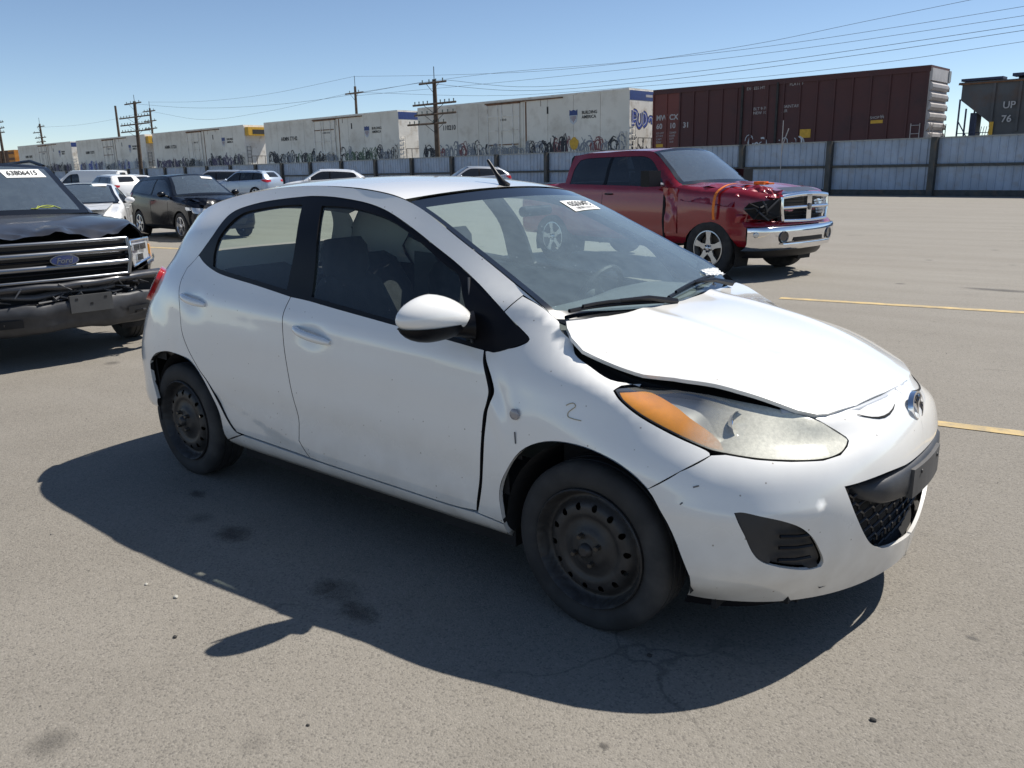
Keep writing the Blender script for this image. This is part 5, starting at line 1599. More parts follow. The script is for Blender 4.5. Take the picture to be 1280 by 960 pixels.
    for k, u in enumerate(tu): C_[k, 2] = lerp(fit(C_[k, 0], s.hood) + .012, fv[-1][2], u ** 5)
    Rr_ = np.array([[lerp(E_[0][0], c0_[0], 1 - (1 - v) ** 2), E_[0][1] * (1 - v), lerp(E_[0][2], C_[0][2], 1 - (1 - v) ** 3)] for v in tv])
    hq = np.zeros((nu_, nv_, 3))
    for i_, u in enumerate(tu):
        for j_, v in enumerate(tv):
            cr = 1 - (1 - v) ** 3
            hq[i_, j_] = (1 - v) * E_[i_] + v * C_[i_] + (1 - u) * Rr_[j_] + u * F_[j_] - ((1 - u) * ((1 - v) * E_[0] + v * C_[0]) + u * ((1 - v) * F_[0] + v * F_[-1]))
            zlin = lerp(E_[i_][2], C_[i_][2], v); zc_ = lerp(E_[i_][2], C_[i_][2], cr)
            w_ = min(1.0, (1 - u) / .25)
            hq[i_, j_, 2] = lerp(hq[i_, j_, 2], zc_ if u > 0 else hq[i_, j_, 2], w_ if u > .15 else u / .15)
    hm = hq[:, ::-1] * np.array([1, -1, 1])
    hq = np.concatenate([hq, hm[:, 1:]], axis=1)
    if hoodfn: hq = hoodfn(hq)
    if not skip_front == 'nohood': sheet('hood', hq, pmat, t)
    # nose and tail
    def wrap(nm, r0_, r1_, j0, j1, mat, front=True):
        g = D[r0_:r1_ + 1, j0:j1]
        gm_ = g[:, ::-1] * np.array([1, -1, 1])
        both_ = np.concatenate([g, gm_[:, 1:]], axis=1) if front else np.concatenate([gm_[:, :-1], g], axis=1)
        return sheet(nm, both_, mat, t)
    if not skip_front:
        wrap('front_bumper', 0, 3 * K + 2, jf, D.shape[1], pmat)
        wrap('front_fascia', 3 * K + 2, 6 * K, jf, D.shape[1], pmat)
        zt_ = fit(s.xf, s.hood)
        gz0, gz1 = lerp(s.zs, zt_, .62), zt_ - .10
        gw = .42
        panel('grille', [(-gw, gz1), (-gw * .8, gz0), (gw * .8, gz0), (gw, gz1)], Proj((0, 1, 0), (0, 0, 1), (-1, 0, 0), (s.xf, 0, 0)), MirrorMaster(M), BLACKTRIM, t, res=.09, gap=0, depth=.01, lift=.006)
        panel('lower_grille', [(-.5, lerp(s.zs, zt_, .42)), (-.42, lerp(s.zs, zt_, .15)), (.42, lerp(s.zs, zt_, .15)), (.5, lerp(s.zs, zt_, .42))], Proj((0, 1, 0), (0, 0, 1), (-1, 0, 0), (s.xf, 0, 0)), MirrorMaster(M), DARK, t, res=.09, gap=0, depth=.01, lift=.006)
        if lamps:
            DG = Proj((1, 1, 0), (0, 0, 1), (-1, 1, 0), (s.xf - .4, -.4, 0))
            c1 = Vector((s.xf - .10, -.48, gz1 + .01)); c2 = Vector((s.xf - .50, -.90 * s.hw / .91, gz1 + .0))
            A0 = DG.to2(c1)[0]; A1 = DG.to2(c2)[0]
            z1 = zt_ - .07
            poly = smooth_auto([(A0, z1 - .02), (A1 + .08, z1 + .04), (A1, z1 + .03), (A1 + .06, z1 - .05), (A0 - .10, z1 - .15), (A0, z1 - .12)], 50)
            panel('headlight', poly, DG, M, head_mat or LAMP, t, res=.06, both=True, gap=0, depth=.01, lift=.008)
    wrap('rear_bumper', 0, 3 * K + 2, 0, jr + 1, pmat, False)
    wrap('tail_panel', 3 * K + 2, 6 * K, 0, jr + 1, pmat, False)
    if lamps:
        RD = Proj((-1, 1, 0), (0, 0, 1), (1, 1, 0), (s.xr + .3, -.5, 0))
        z1 = s.tailz
        A0 = RD.to2(Vector((s.xr + .04, -.50, z1)))[0]; A1 = RD.to2(Vector((s.xr + .45, -.90 * s.hw / .91, z1)))[0]
        lo, hi = min(A0, A1), max(A0, A1)
        tp = [(A0, z1 + .02), (lerp(A0, A1, .5), z1 + .05), (A1, z1 + .05), (lerp(A1, A0, .15), z1 - .06), (lerp(A0, A1, .45), z1 - .12), (A0, z1 - .07)]
        panel('tail_light', smooth_auto(tp, 50), RD, M, REDLENS, t, res=.06, both=True, gap=0, depth=.01, lift=.009)
        box('number_plate', s.xr - .012, s.xr + .03, -.16, .16, .62 if not sedan else .70, .74 if not sedan else .82, LABELW, t)
    # floor, wells, wheels, mirrors, interior
    bm = bmesh.new()
    bx(bm, -s.wb + Ra + .02, -Ra - .02, -s.hw + .08, s.hw - .08, s.zs - .01, s.zs + .06)
    bx(bm, s.xr + .2, -s.wb + Ra + .02, -s.hw + .34, s.hw - .34, s.zs + .02, s.zs + .12); bx(bm, -Ra - .02, s.xf - .15, -s.hw + .34, s.hw - .34, s.zs, s.zs + .12)
    bmobj('floor_pan', bm, DARK, t)
    for wx in (0, -s.wb):
        for sg in (1, -1):
            V = []; F = []; seg = 12
            for k in range(seg + 1):
                a_ = math.pi * (-.10 + 1.20 * k / seg)
                V += [(wx + (Ra + .01) * math.cos(a_), -(s.hw - .03) * sg, .33 + (Ra + .01) * math.sin(a_)), (wx + (Ra + .01) * math.cos(a_), -(s.hw - .36) * sg, .33 + (Ra + .01) * math.sin(a_))]
            V.append((wx, -(s.hw - .36) * sg, .33))
            for k in range(seg): F += [(2 * k, 2 * k + 1, 2 * k + 3, 2 * k + 2), (2 * k + 1, len(V) - 1, 2 * k + 3)]
            pyobj('wheel_well', V, F, DARK, t)
            spoke_wheel(t, (wx, -(s.hw - .02) * sg, s.R), -sg, s.R, .22, rimr or s.R * .66, spokes, wmat, rot=.3 + wx, detail=detail)
    xm = s.ws0 - .30; zm = belt(xm) + .09
    for sg in (1, -1):
        bm = bmesh.new(); bmesh.ops.create_uvsphere(bm, u_segments=14, v_segments=10, radius=1)
        for v in bm.verts: v.co = Vector((v.co.x * .07, v.co.y * .11, v.co.z * .075))
        mo = bmobj('mirror', bm, s.__dict__.get('mmat') or pmat, t, smooth=True); mo.location = (xm, (s.hw + .09) * sg, zm)
        tubeobj('mirror_arm', [(0, -.06 * sg, -.03), (0, -.18 * sg, -.06)], .025, BLACKTRIM, mo, 6)
    if interior:
        lx = [(s.ws0 - .05, cz0 - .05), (s.ws0 - .45, cz0 - .02), (s.ws0 - .60, cz0 - .12), (s.ws0 - .58, .5)]
        sheet('dashboard', np.array([[(x, y, z) for y in np.linspace(-s.hw * .8, s.hw * .8, 7)] for x, z in lx]), DASH, t)
        for yy in (-.40, .40):
            box('front_seat', s.ws1 - .70, s.ws1 - .55, yy - .24, yy + .24, .45, 1.12 * s.zt / 1.62, SEAT, t, bevel=.04)
            box('headrest', s.ws1 - .68, s.ws1 - .58, yy - .12, yy + .12, 1.14 * s.zt / 1.62, 1.30 * s.zt / 1.62, SEAT, t, bevel=.03)
        box('rear_seat', -s.wb + .25, -s.wb + .40, -.62, .62, .45, 1.12 * s.zt / 1.62, SEAT, t, bevel=.04)
        box('cabin_floor', (s.rr0 if not hatchlike else s.xr + .3), s.ws0 - .3, -s.hw + .12, s.hw - .12, .38, .44, SEAT, t)
    if rails:
        for sg in (1, -1):
            tubeobj('roof_rail', [(x, (s.wroof - .01) * sg, roofz(x) + .055 - (.05 if k in (0, 5) else 0)) for k, x in enumerate(np.linspace(s.ws1 - .1, s.rr1 + .1, 6))], .018, BLACKTRIM if rails == 'black' else ALU, t, 6)
    return t, D, M

class MirrorMaster:
    """casts against the right half for either side"""
    def __init__(self, M): self.M = M
    def cast(self, o, d, reach=5.0):
        f = Vector((1, -1, 1)) if o.y > 0 else Vector((1, 1, 1))
        p, n = self.M.cast(Vector((o.x * f.x, o.y * f.y, o.z)), Vector((d.x, d.y * f.y, d.z)), reach)
        return Vector((p.x, p.y * f.y, p.z)), Vector((n.x, n.y * f.y, n.z))

def clip_x(poly, x0, x1):
    def cut(P, keep, xi):
        out = []
        for i in range(len(P)):
            a, b = P[i], P[(i + 1) % len(P)]
            ka, kb = keep(a[0]), keep(b[0])
            if ka: out.append(tuple(a))
            if ka != kb:
                t_ = (xi - a[0]) / (b[0] - a[0]); out.append((xi, a[1] + (b[1] - a[1]) * t_))
        return out
    P = cut(list(poly), lambda x: x >= x0, x0)
    if len(P) < 3: return []
    P = cut(P, lambda x: x <= x1, x1)
    return P

LAMP = plain('lamp_clear', (.50, .52, .54), rough=.12, metal=.4, coat=1.0, var=.15, vscale=25)
CARWS = glass2('car_windscreen', (.42, .52, .55), refl=.95, base=.20, dust_haze=.13, dust_haze_col=(.40, .50, .58))  # bluish film: grime with the sky reflection painted in
P_BLACK = paint('black_paint', (.005, .006, .010), rough=.25, coat=.2, dirt=(.05, .05, .05), amt=.06)
P_BLACK.node_tree.nodes['Principled BSDF'].inputs['Specular IOR Level'].default_value = .22
P_WHITE2 = paint('plain_white_paint', (.74, .74, .73), rough=.3, dirt=(.4, .38, .33), amt=.10)
P_SILVER = paint('silver_paint', (.42, .44, .47), rough=.3, metal=.35, dirt=(.3, .28, .25), amt=.1)
P_SILVERBLUE = paint('silver_blue_paint', (.36, .43, .52), rough=.3, metal=.3, dirt=(.3, .28, .25), amt=.1)

def place(o, x, y, yaw, s=1.0, z=0.0):
    o.location = (x, y, z); o.rotation_euler = (0, 0, yaw); o.scale = (s, s, s)
# ---------------------------------------------------------------- red pickup with the crushed front corner
P_RED = paint('dark_red_paint', (.25, .006, .014), rough=.24, coat=.8, metal=.1, dirt=(.22, .05, .05), amt=.12)
ORANGE = plain('orange_webbing', (.80, .20, .02), rough=.7, var=.1)
BAREMETAL = plain('scuffed_black', (.02, .022, .03), rough=.35, var=.3, vscale=8)

def noise3(p, f=1.0, seed=0.0):
    from mathutils import noise
    return noise.noise(Vector((p[0] * f + seed, p[1] * f + seed * 1.7, p[2] * f - seed)))

def crumple_sheet(name, A, B, C_, D_, amp, mat, parent, n=16, seed=1.0, f=6.0, out=(0, -1, 0)):
    """four-cornered piece of folded sheet metal; corners A B C D in order"""
    A, B, C_, D_ = map(Vector, (A, B, C_, D_)); out = Vector(out)
    V = []
    for i in range(n):
        for j in range(n):
            u, v = i / (n - 1), j / (n - 1)
            p = (A * (1 - u) + B * u) * (1 - v) + (D_ * (1 - u) + C_ * u) * v
            e = min(1, 6 * min(u, 1 - u, v, 1 - v) + .25)
            q = noise3(p, f, seed)
            q2 = abs(noise3(p, f * 2.2, seed + 5))
            V.append(p + out * (amp * (q + .8 * (.4 - q2)) * e))
    return pyobj(name, V, grid_tris(n, n), mat, parent, True)

def build_ram():
    s = Spec(hw=1.0, xf=.93, xr=-4.75, wb=3.57, R=.425, zs=.47, hood=[(.93, 1.215), (.6, 1.30), (0, 1.34), (-.7, 1.355)], belt=[(-3.4, 1.34), (-.9, 1.30)],
             ws0=-.66, ws1=-1.40, rr1=-3.15, rr0=-3.36, zt=1.92, wroof=.70, zd=1.34, nose=.04, tailz=1.1, roofdrop=.03, splits=[-2.28], seams=[-.86, -2.28, -3.30], mmat=BLACKTRIM,
             dlo=[(-.93, 1.325), (-1.10, 1.50), (-1.30, 1.69), (-1.50, 1.785), (-1.75, 1.80), (-2.30, 1.80), (-2.85, 1.79), (-3.06, 1.76), (-3.14, 1.60), (-3.16, 1.36), (-2.3, 1.345), (-1.4, 1.33)], hmat=BLACKTRIM)
    def hf(h):
        for i in range(h.shape[0]):
            for j in range(h.shape[1]):
                p = h[i, j]
                w = math.exp(-((p[0] - .35) / .50) ** 2 - ((p[1] + .72) / .30) ** 2)
                h[i, j, 2] += w * (.13 * (noise3(p, 4.5, 2.0)) + .10 * (.35 - abs(noise3(p, 8, 7.0))) - .02)
                h[i, j, 2] += .02 * math.exp(-((abs(p[1]) - .45) / .08) ** 2) * min(1, max(0, (.8 - p[0]) * 2))
        return h
    t, D, M = make_car('red_pickup', 'dark red crew-cab pickup with crushed front corner, orange strap and chrome bumper', 'pickup truck', s, P_RED, rimr=.265, spokes=5, pickup=True, lamps=False, skip_front=False, detail=2, res=.055, hoodfn=hf, glassm=DARKGLASS)
    for o in list(t.children):
        if o.name.split('.')[0] in ('grille', 'lower_grille', 'front_bumper', 'rear_window_') : bpy.data.objects.remove(o)
    # bed cover is black
    for o in t.children:
        if o.name.startswith('boot_lid'): o.data.materials.clear(); o.data.materials.append(BLACKTRIM); o.name = 'bed_cover'
    box('bed_cover', s.xr + .1, s.rr0 - .03, -.88, .88, 1.325, 1.365, BLACKTRIM, t, bevel=.02)
    # grille: chrome frame, cross bars, dark cells
    def gx(y): return 1.005 - .16 * y * y
    ys = np.linspace(-.56, .56, 17)
    def bar(name, pts, rad, mat, par, sq=1.0): return tubeobj(name, pts, rad, mat, par, 8, sq)
    gb = sheet('grille', np.array([[(gx(y) - .06 - .02 * k, y, z) for y in ys] for k, z in enumerate((.82, 1.00, 1.22))]), DARK, t)
    z0, z1 = .835, 1.205
    bar('grille_surround', [(gx(y) - .015, y, z1 - .10 * abs(y) ** 2) for y in ys], .038, CHROME, gb)
    bar('grille_surround', [(gx(y) + .005, y, z0 + .04 * abs(y) ** 2) for y in ys * .95], .026, CHROME, gb)
    for sg in (1, -1): bar('grille_surround', [(gx(.555) - .01, .555 * sg, z1 - .03), (gx(.56) + .0, .565 * sg, (z0 + z1) / 2), (gx(.53), .53 * sg, z0 + .01)], .028, CHROME, gb)
    bar('grille_bar', [(gx(y) + .005, y, 1.03 - .01 * abs(y)) for y in ys], .026, CHROME, gb)
    box('grille_bar', gx(0) - .03, gx(0) + .025, -.058, .058, z0, z1, CHROME, gb, bevel=.008)
    bm = bmesh.new()      # ram-head badge: shield with curled horns
    Mb = Matrix.Translation((gx(0) + .035, 0, 1.035)) @ Matrix.Rotation(R(90), 4, 'Y')
    P2 = [(0, -.055), (.022, -.015), (.030, .018), (.014, .040), (-.014, .040), (-.030, .018), (-.022, -.015)]
    vs = [bm.verts.new(Mb @ Vector((-b, a, .012))) for a, b in P2]; v2 = [bm.verts.new(Mb @ Vector((-b, a, -.006))) for a, b in P2]
    bm.faces.new(vs)
    for k in range(7): bm.faces.new((vs[k], v2[k], v2[(k + 1) % 7], vs[(k + 1) % 7]))
    bmobj('badge', bm, plain('badge_grey', (.2, .2, .21), rough=.3, metal=.8), gb)
    for k in range(6):
        z = .91 + .045 * k
        for a, b in ((-.50, -.07), (.07, .50)):
            bar('grille_slat', [(gx(a) - .035, a, z), (gx((a + b) / 2) - .035, (a + b) / 2, z), (gx(b) - .035, b, z)], .006, BLACKTRIM, gb)
    # painted filler panel under the grille and chrome bumper
    def bxp(y, k=1.0): return 1.055 - .20 * abs(y) ** 2.6 - .10 * max(0, (abs(y) - .80) / .2) ** 2
    yb = np.linspace(-1.02, 1.02, 41)
    fil = np.array([[(bxp(y) - .05 - .07 * k, y * (1 - .02 * k), z + .02 * (1 - abs(y))) for y in yb] for k, z in ((0, .765), (.3, .80), (1, .835))])
    fil2 = fil.copy()
    for i in range(fil2.shape[0]):
        for j in range(fil2.shape[1]):
            p = fil2[i, j]
            if p[1] < -.45: p[0] -= .03 * abs(noise3(p, 7, 3)); p[2] += .02 * noise3(p, 8, 4)
    sheet('filler_panel', fil2, P_RED, t)
    rows = []
    for (dx, z) in ((-.06, .765), (-.012, .77), (0, .745), (.004, .68), (.0, .60), (-.015, .53), (-.02, .50), (-.05, .455), (-.12, .41)):
        rows.append([(bxp(y) + dx, y * (1 - .02 * (z < .6)), z + .015 * abs(y) * (1 if z < .7 else -.3)) for y in yb])
    bp = sheet('front_bumper', np.array(rows), CHROME, t)
    sheet('bumper_step', np.array([[(bxp(y) + .020, y, .53), (bxp(y) + .028, y, .50), (bxp(y) + .01, y, .465)] for y in np.linspace(-.58, .58, 21)]), CHROME, bp)
    sheet('bumper_opening', np.array([[(bxp(y) + .006, y, .605), (bxp(y) + .006, y, .545)] for y in np.linspace(-.36, .36, 15)]), DARK, bp)
    for sg in (1, -1):
        bm = bmesh.new(); lathe(bm, [(0, .004), (.060, .006), (.068, .016), (.082, .018), (.088, 0)], 24, Matrix.Translation((bxp(.56) + .002, .56 * sg, .62)) @ Matrix.Rotation(R(-10) * sg * -1, 4, 'Z') @ Matrix.Rotation(R(90), 4, 'Y'))
        bmobj('fog_lamp', bm, plain('fog_dark', (.02, .022, .028), rough=.15, coat=1) if 'fog_dark' not in bpy.data.materials else bpy.data.materials['fog_dark'], bp, smooth=True)
        bm = bmesh.new(); lathe(bm, [(0, .012), (.03, .010), (.042, 0)], 16, Matrix.Translation((bxp(.93) - .02, .955 * sg, .66)) @ Matrix.Rotation(R(40) * sg, 4, 'Z') @ Matrix.Rotation(R(90), 4, 'Y'))
        bmobj('bumper_bolt', bm, ALU, bp, smooth=True)
    sheet('air_dam', np.array([[(bxp(y) - .10 - d_, y * .86, z) for y in yb] for d_, z in ((0, .46), (.03, .36), (.08, .31))]), BLACKTRIM, t)
    # undamaged lamp on the far side, torn-out socket on the near side
    DGm = Proj((1, 1, 0), (0, 0, 1), (-1, 1, 0), (.5, -.5, 0))
    poly = smooth_auto([(-.02, 1.13), (.02, .92), (.18, .90), (.40, .92), (.42, 1.10), (.2, 1.15)], 40)
    q = panel('headlight', poly, Proj((1, 1, 0), (0, 0, 1), (-1, 1, 0), (.53, -.53, 0)), M, LAMP, None, res=.06, both=True, gap=0, depth=.01, lift=.01)
    bpy.data.objects.remove(q[0]); q[1].parent = t
    V = [(.90, -.575, 1.15), (.92, -.57, .90), (.86, -.74, .86), (.74, -.93, .88), (.62, -1.005, 1.02), (.70, -.98, 1.10), (.80, -.82, 1.13)]
    cav = bmesh.new(); vs = [cav.verts.new(p) for p in V]; c = cav.verts.new((.70, -.70, 1.0))
    for k in range(7): cav.faces.new((vs[k], vs[(k + 1) % 7], c))
    cv = bmobj('lamp_socket', cav, DARK, t)
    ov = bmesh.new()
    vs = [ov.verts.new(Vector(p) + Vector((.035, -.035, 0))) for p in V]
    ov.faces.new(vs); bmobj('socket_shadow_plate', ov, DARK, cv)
    rr = random.Random(4)
    for k in range(7):
        a = Vector(V[k]) + Vector((.05, -.05, 0)); b = Vector(V[(k + 3) % 7]) + Vector((.05, -.05, 0)); m_ = (a + b) / 2 + Vector((.03, -.03, rr.uniform(-.05, .05)))
        tubeobj('torn_bracket', [a, m_, a.lerp(b, .7)], [.012, .016, .006], BLACKTRIM if k % 2 else PLASTIC, cv, 5)
    # folded sheet metal above the socket and along the wing
    crumple_sheet('crumpled_wing', (.93, -.60, 1.17), (.45, -.98, 1.20), (.40, -.70, 1.33), (.86, -.42, 1.27), .10, P_RED, t, 20, 1.3, 5.5, out=(.3, -.4, .9))
    crumple_sheet('crumpled_wing', (.42, -1.01, 1.04), (-.55, -1.0, 1.12), (-.60, -.84, 1.325), (.45, -.82, 1.30), .07, P_RED, t, 22, 4.1, 5.0, out=(0, -.8, .6))
    crumple_sheet('buckled_wing_edge', (-.60, -1.02, .62), (-.84, -1.02, .62), (-.90, -1.0, 1.31), (-.62, -.98, 1.30), .040, P_RED, t, 14, 8.2, 4.0, out=(0, -1, 0))
    crumple_sheet('bumper_corner', (.86, -.62, .86), (.50, -1.03, .82), (.52, -1.02, .95), (.86, -.72, .93), .06, P_RED, t, 12, 6.2, 8.0, out=(.6, -.6, .2))
    tubeobj('door_gap', [(-.86, -1.0, .55), (-.875, -1.008, .8), (-.86, -1.005, 1.05), (-.90, -.97, 1.30)], [.02, .026, .03, .014], DARK, t, 6)
    # orange ratchet strap over the bonnet
    st = bmesh.new()
    pts = [(.28, -.10, 1.335), (.26, -.40, 1.355), (.22, -.66, 1.37), (.18, -.86, 1.34), (.13, -1.0, 1.24), (.12, -1.04, 1.1), (.12, -1.045, .95), (.12, -1.03, .86)]
    V = []; F = []
    for k, p in enumerate(smooth_open(pts, 3)): V += [(p[0] - .022, p[1], p[2]), (p[0] + .022, p[1], p[2]), (p[0] + .022, p[1] + .004, p[2] - .004), (p[0] - .022, p[1] + .004, p[2] - .004)]
    n = len(V) // 4
    for k in range(n - 1):
        for j in range(4): F.append((4 * k + j, 4 * k + (j + 1) % 4, 4 * k + 4 + (j + 1) % 4, 4 * k + 4 + j))
    so = pyobj('ratchet_strap', V, F, ORANGE, None)
    tag(so, 'orange ratchet strap tied over the crushed wing of the red pickup', 'strap')
    sb = bmesh.new(); bx(sb, .20, .38, -.22, -.10, 1.335, 1.385); bx(sb, .24, .44, -.16, -.04, 1.34, 1.365)
    bk = bmobj('strap_buckle', sb, ORANGE, so, bevel=.01)
    # bare patch on the hood front
    pth = np.array([[(x, y, fit(x, s.hood) + .028 - .16 * (abs(y) / 1.0) ** 4) for y in np.linspace(-.38, .45, 10)] for x in np.linspace(.70, .905, 6)])
    sheet('bare_hood_patch', pth, BAREMETAL, t)
    for o in list(t.children):
        if o.name.split('.')[0] == 'mirror': bpy.data.objects.remove(o.children[0]); bpy.data.objects.remove(o)
    for sg in (1, -1):
        mo = box('mirror', -.09, .09, -.13, .13, -.13, .11, BLACKTRIM, t, bevel=.035); mo.location = (-1.02, 1.16 * sg, 1.46)
        tubeobj('mirror_arm', [(.02, -.10 * sg, -.09), (.04, -.30 * sg, -.12)], .035, ALU, mo, 6)
    place(t, -3.608, 8.693, R(-12.98), .924)
    place(so, -3.608, 8.693, R(-12.98), .924)
    return t

# ---------------------------------------------------------------- dark SUV with the wide chrome-barred grille, at the left edge
P_GRAPHITE = paint('graphite_paint', (.030, .031, .036), rough=.36, coat=.45, metal=.2, dirt=(.12, .10, .085), amt=.35, lo=.45)
def build_ford():
    s = Spec(hw=.99, xf=.93, xr=-4.2, wb=3.0, R=.41, zs=.40, hood=[(.93, 1.20), (.6, 1.285), (0, 1.32), (-.6, 1.33)], belt=[(-3.8, 1.29), (-.5, 1.27)],
             ws0=-.60, ws1=-1.30, rr1=-3.75, rr0=-4.05, zt=1.88, wroof=.70, zd=1.25, nose=.04, tailz=1.2, wsglass=CARWS)
    def hf(h):
        for i in range(h.shape[0]):
            for j in range(h.shape[1]):
                p = h[i, j]
                w = math.exp(-((p[0] - .90) / .22) ** 2)
                h[i, j, 2] += w * (.11 * noise3(p, 3.4, 9.0) + .09 * (.3 - abs(noise3(p, 6.5, 3.0)))) + .012 * noise3(p, 2.0, 1)
                h[i, j, 0] += w * .03 * noise3(p, 5, 2)
        return h
    t, D, M = make_car('damaged_suv', 'dark graphite SUV with buckled hood and smashed bumper at the left edge', 'SUV', s, P_GRAPHITE, rimr=.26, lamps=False, detail=1, res=.07, hoodfn=hf, rails='black')
    for o in list(t.children):
        if o.name.split('.')[0] in ('grille', 'lower_grille', 'front_bumper', 'front_fascia'): bpy.data.objects.remove(o)
    def gx(y): return .985 - .10 * y * y
    ys = np.linspace(-.60, .60, 21)
    def grow(zc, dx=0, n=1.0): return [(gx(y) + dx, y * n, zc + .0 * y) for y in ys]
    gb = sheet('grille', np.array([[(gx(y) - .07, y, z) for y in ys] for z in (.78, 1.14)]), DARK, t)
    def flatbar(name, z, h, mat, dx=0, n=1.0, th=.03):
        rows = [[(gx(y) + dx + a, y * n, z + b) for y in ys] for a, b in ((-th, h / 2), (0, h / 2), (.008, 0), (0, -h / 2), (-th, -h / 2))]
        return sheet(name, np.array(rows), mat, gb)
    SAT = plain('satin_chrome', (.26, .27, .29), rough=.30, metal=1.0, var=.05)
    flatbar('grille_surround', 1.135, .030, SAT, .01)
    flatbar('grille_bar', 1.035, .045, SAT, .02); flatbar('grille_bar', .915, .045, SAT, .02)
    flatbar('grille_surround', .800, .028, SAT, .01)
    flatbar('grille_inner', 1.075, .02, BLACKTRIM, -.01); flatbar('grille_inner', .975, .02, BLACKTRIM, -.01); flatbar('grille_inner', .86, .02, BLACKTRIM, -.01)
    for sg in (1, -1): tubeobj('grille_surround', [(gx(.6) + .0, .60 * sg, 1.14), (gx(.6) + .015, .615 * sg, .97), (gx(.6) + .0, .585 * sg, .80)], .022, SAT, gb, 8)
    # oval badge with the maker's script
    bm = bmesh.new(); n = 32
    Mb = Matrix.Translation((gx(0) + .035, 0, .975)) @ Matrix.Rotation(R(90), 4, 'Y')
    for (rx, ry, h0, h1) in ((.125, .052, -.02, .0),):
        a_ = [bm.verts.new(Mb @ Vector((-ry * math.sin(2 * math.pi * k / n), rx * math.cos(2 * math.pi * k / n), h0))) for k in range(n)]
        b_ = [bm.verts.new(Mb @ Vector((-ry * math.sin(2 * math.pi * k / n), rx * math.cos(2 * math.pi * k / n), h1))) for k in range(n)]
        bm.faces.new(b_)
        for k in range(n): bm.faces.new((a_[k], a_[(k + 1) % n], b_[(k + 1) % n], b_[k]))
    bd = bmobj('badge', bm, SAT, t)
    bm = bmesh.new()
    b_ = [bm.verts.new(Mb @ Vector((-.044 * math.sin(2 * math.pi * k / n), .115 * math.cos(2 * math.pi * k / n), .003))) for k in range(n)]
    bm.faces.new(b_); bmobj('badge_field', bm, plain('badge_blue', (.010, .025, .12), rough=.2, coat=1), bd)
    make_text('Ford', .072, SAT, frame_at((gx(0) + .040, 0, .972), (0, 1, 0), (0.0, 0, 1)) @ Matrix(((1, .28, 0, 0), (0, 1, 0, 0), (0, 0, 1, 0), (0, 0, 0, 1))), bd, extrude=.001, bold=.001)
    # lower fascia, bumper, plate mount, broken openings
    def bxp(y): return 1.03 - .22 * abs(y) ** 2.4
    yb = np.linspace(-.98, .98, 33)
    def strip(name, L, mat, par=t, y=yb, wob=0.0, seed=0):
        q = np.array([[(bxp(yy) + dx, yy, z) for yy in y] for dx, z in L])
        if wob:
            for i in range(q.shape[0]):
                for j in range(q.shape[1]):
                    q[i, j, 2] += wob * noise3(q[i, j], 4, seed); q[i, j, 0] += wob * noise3(q[i, j], 5, seed + 3)
        return sheet(name, q, mat, par)
    strip('fascia', [(-.10, .79), (-.03, .775), (0, .745), (-.02, .715), (-.08, .70)], P_GRAPHITE, wob=.02, seed=1)
    strip('bumper_cavity', [(-.12, .72), (-.12, .55)], DARK)
    strip('front_bumper', [(-.10, .60), (-.02, .605), (.0, .58), (.01, .50), (-.005, .47), (-.01, .40), (-.03, .34), (-.12, .31)], PLASTIC, wob=.035, seed=5)
    strip('bumper_beam', [(-.10, .70), (-.07, .68), (-.07, .66), (-.10, .65)], plain('beam_grey', (.10, .10, .105), rough=.5, metal=.3), y=np.linspace(-.55, .45, 15), wob=.03, seed=8)
    rr = random.Random(12)
    for k in range(34):
        y = rr.uniform(-.85, .85); z = rr.uniform(.57, .72); a = Vector((bxp(y) - .05, y, z))
        tubeobj('torn_bracket', [a, a + Vector((rr.uniform(0, .06), rr.uniform(-.12, .12), rr.uniform(-.04, .05))), a + Vector((rr.uniform(-.02, .05), rr.uniform(-.25, .25), rr.uniform(-.05, .03)))], [.008, .012, .005], rr.choice([PLASTIC, BLACKTRIM, bpy.data.materials['beam_grey']]), t, 5)
    pmnt = box('plate_mount', bxp(0) - .01, bxp(0) + .025, -.02, .36, .485, .645, plain('plate_mount_grey', (.06, .06, .06), rough=.55, var=.2), t, bevel=.006)
    for yy in (.04, .30, .17): box('mount_hole', bxp(0) + .024, bxp(0) + .028, yy - .012, yy + .012, .60 if yy != .17 else .55, .62 if yy != .17 else .57, DARK, pmnt)
    for (a, b) in ((-.72, -.42), (.52, .76)):
        sheet('tow_hook_opening', np.array([[(bxp(y) + .016, y, .475), (bxp(y) + .012, y, .405)] for y in np.linspace(a, b, 6)]), DARK, t)
        tubeobj('tow_hook', [(bxp(a) - .0, (a + b) / 2 - .04, .43), (bxp(a) + .05, (a + b) / 2, .44), (bxp(a) - .0, (a + b) / 2 + .04, .43)], .014, STEEL, t, 6)
    # headlights
    for sg in (1, -1):
        P = [(.90, .64, 1.10), (.62, .93, 1.10), (.55, .95, .98), (.62, .93, .90), (.88, .66, .85), (.93, .63, .92)]
        bm = bmesh.new()
        f = [bm.verts.new((x, y * sg, z)) for x, y, z in P]; bk = [bm.verts.new((x - .15, y * sg * .9, z)) for x, y, z in P]
        bm.faces.new(f)
        for k in range(6): bm.faces.new((f[k], bk[k], bk[(k + 1) % 6], f[(k + 1) % 6]))
        hl = bmobj('headlight', bm, LAMP, t)
        tubeobj('lamp_frame', [Vector(((x + .008), (y + .004) * sg, z)) for x, y, z in P + P[:1]], .012, CHROME, hl, 6)
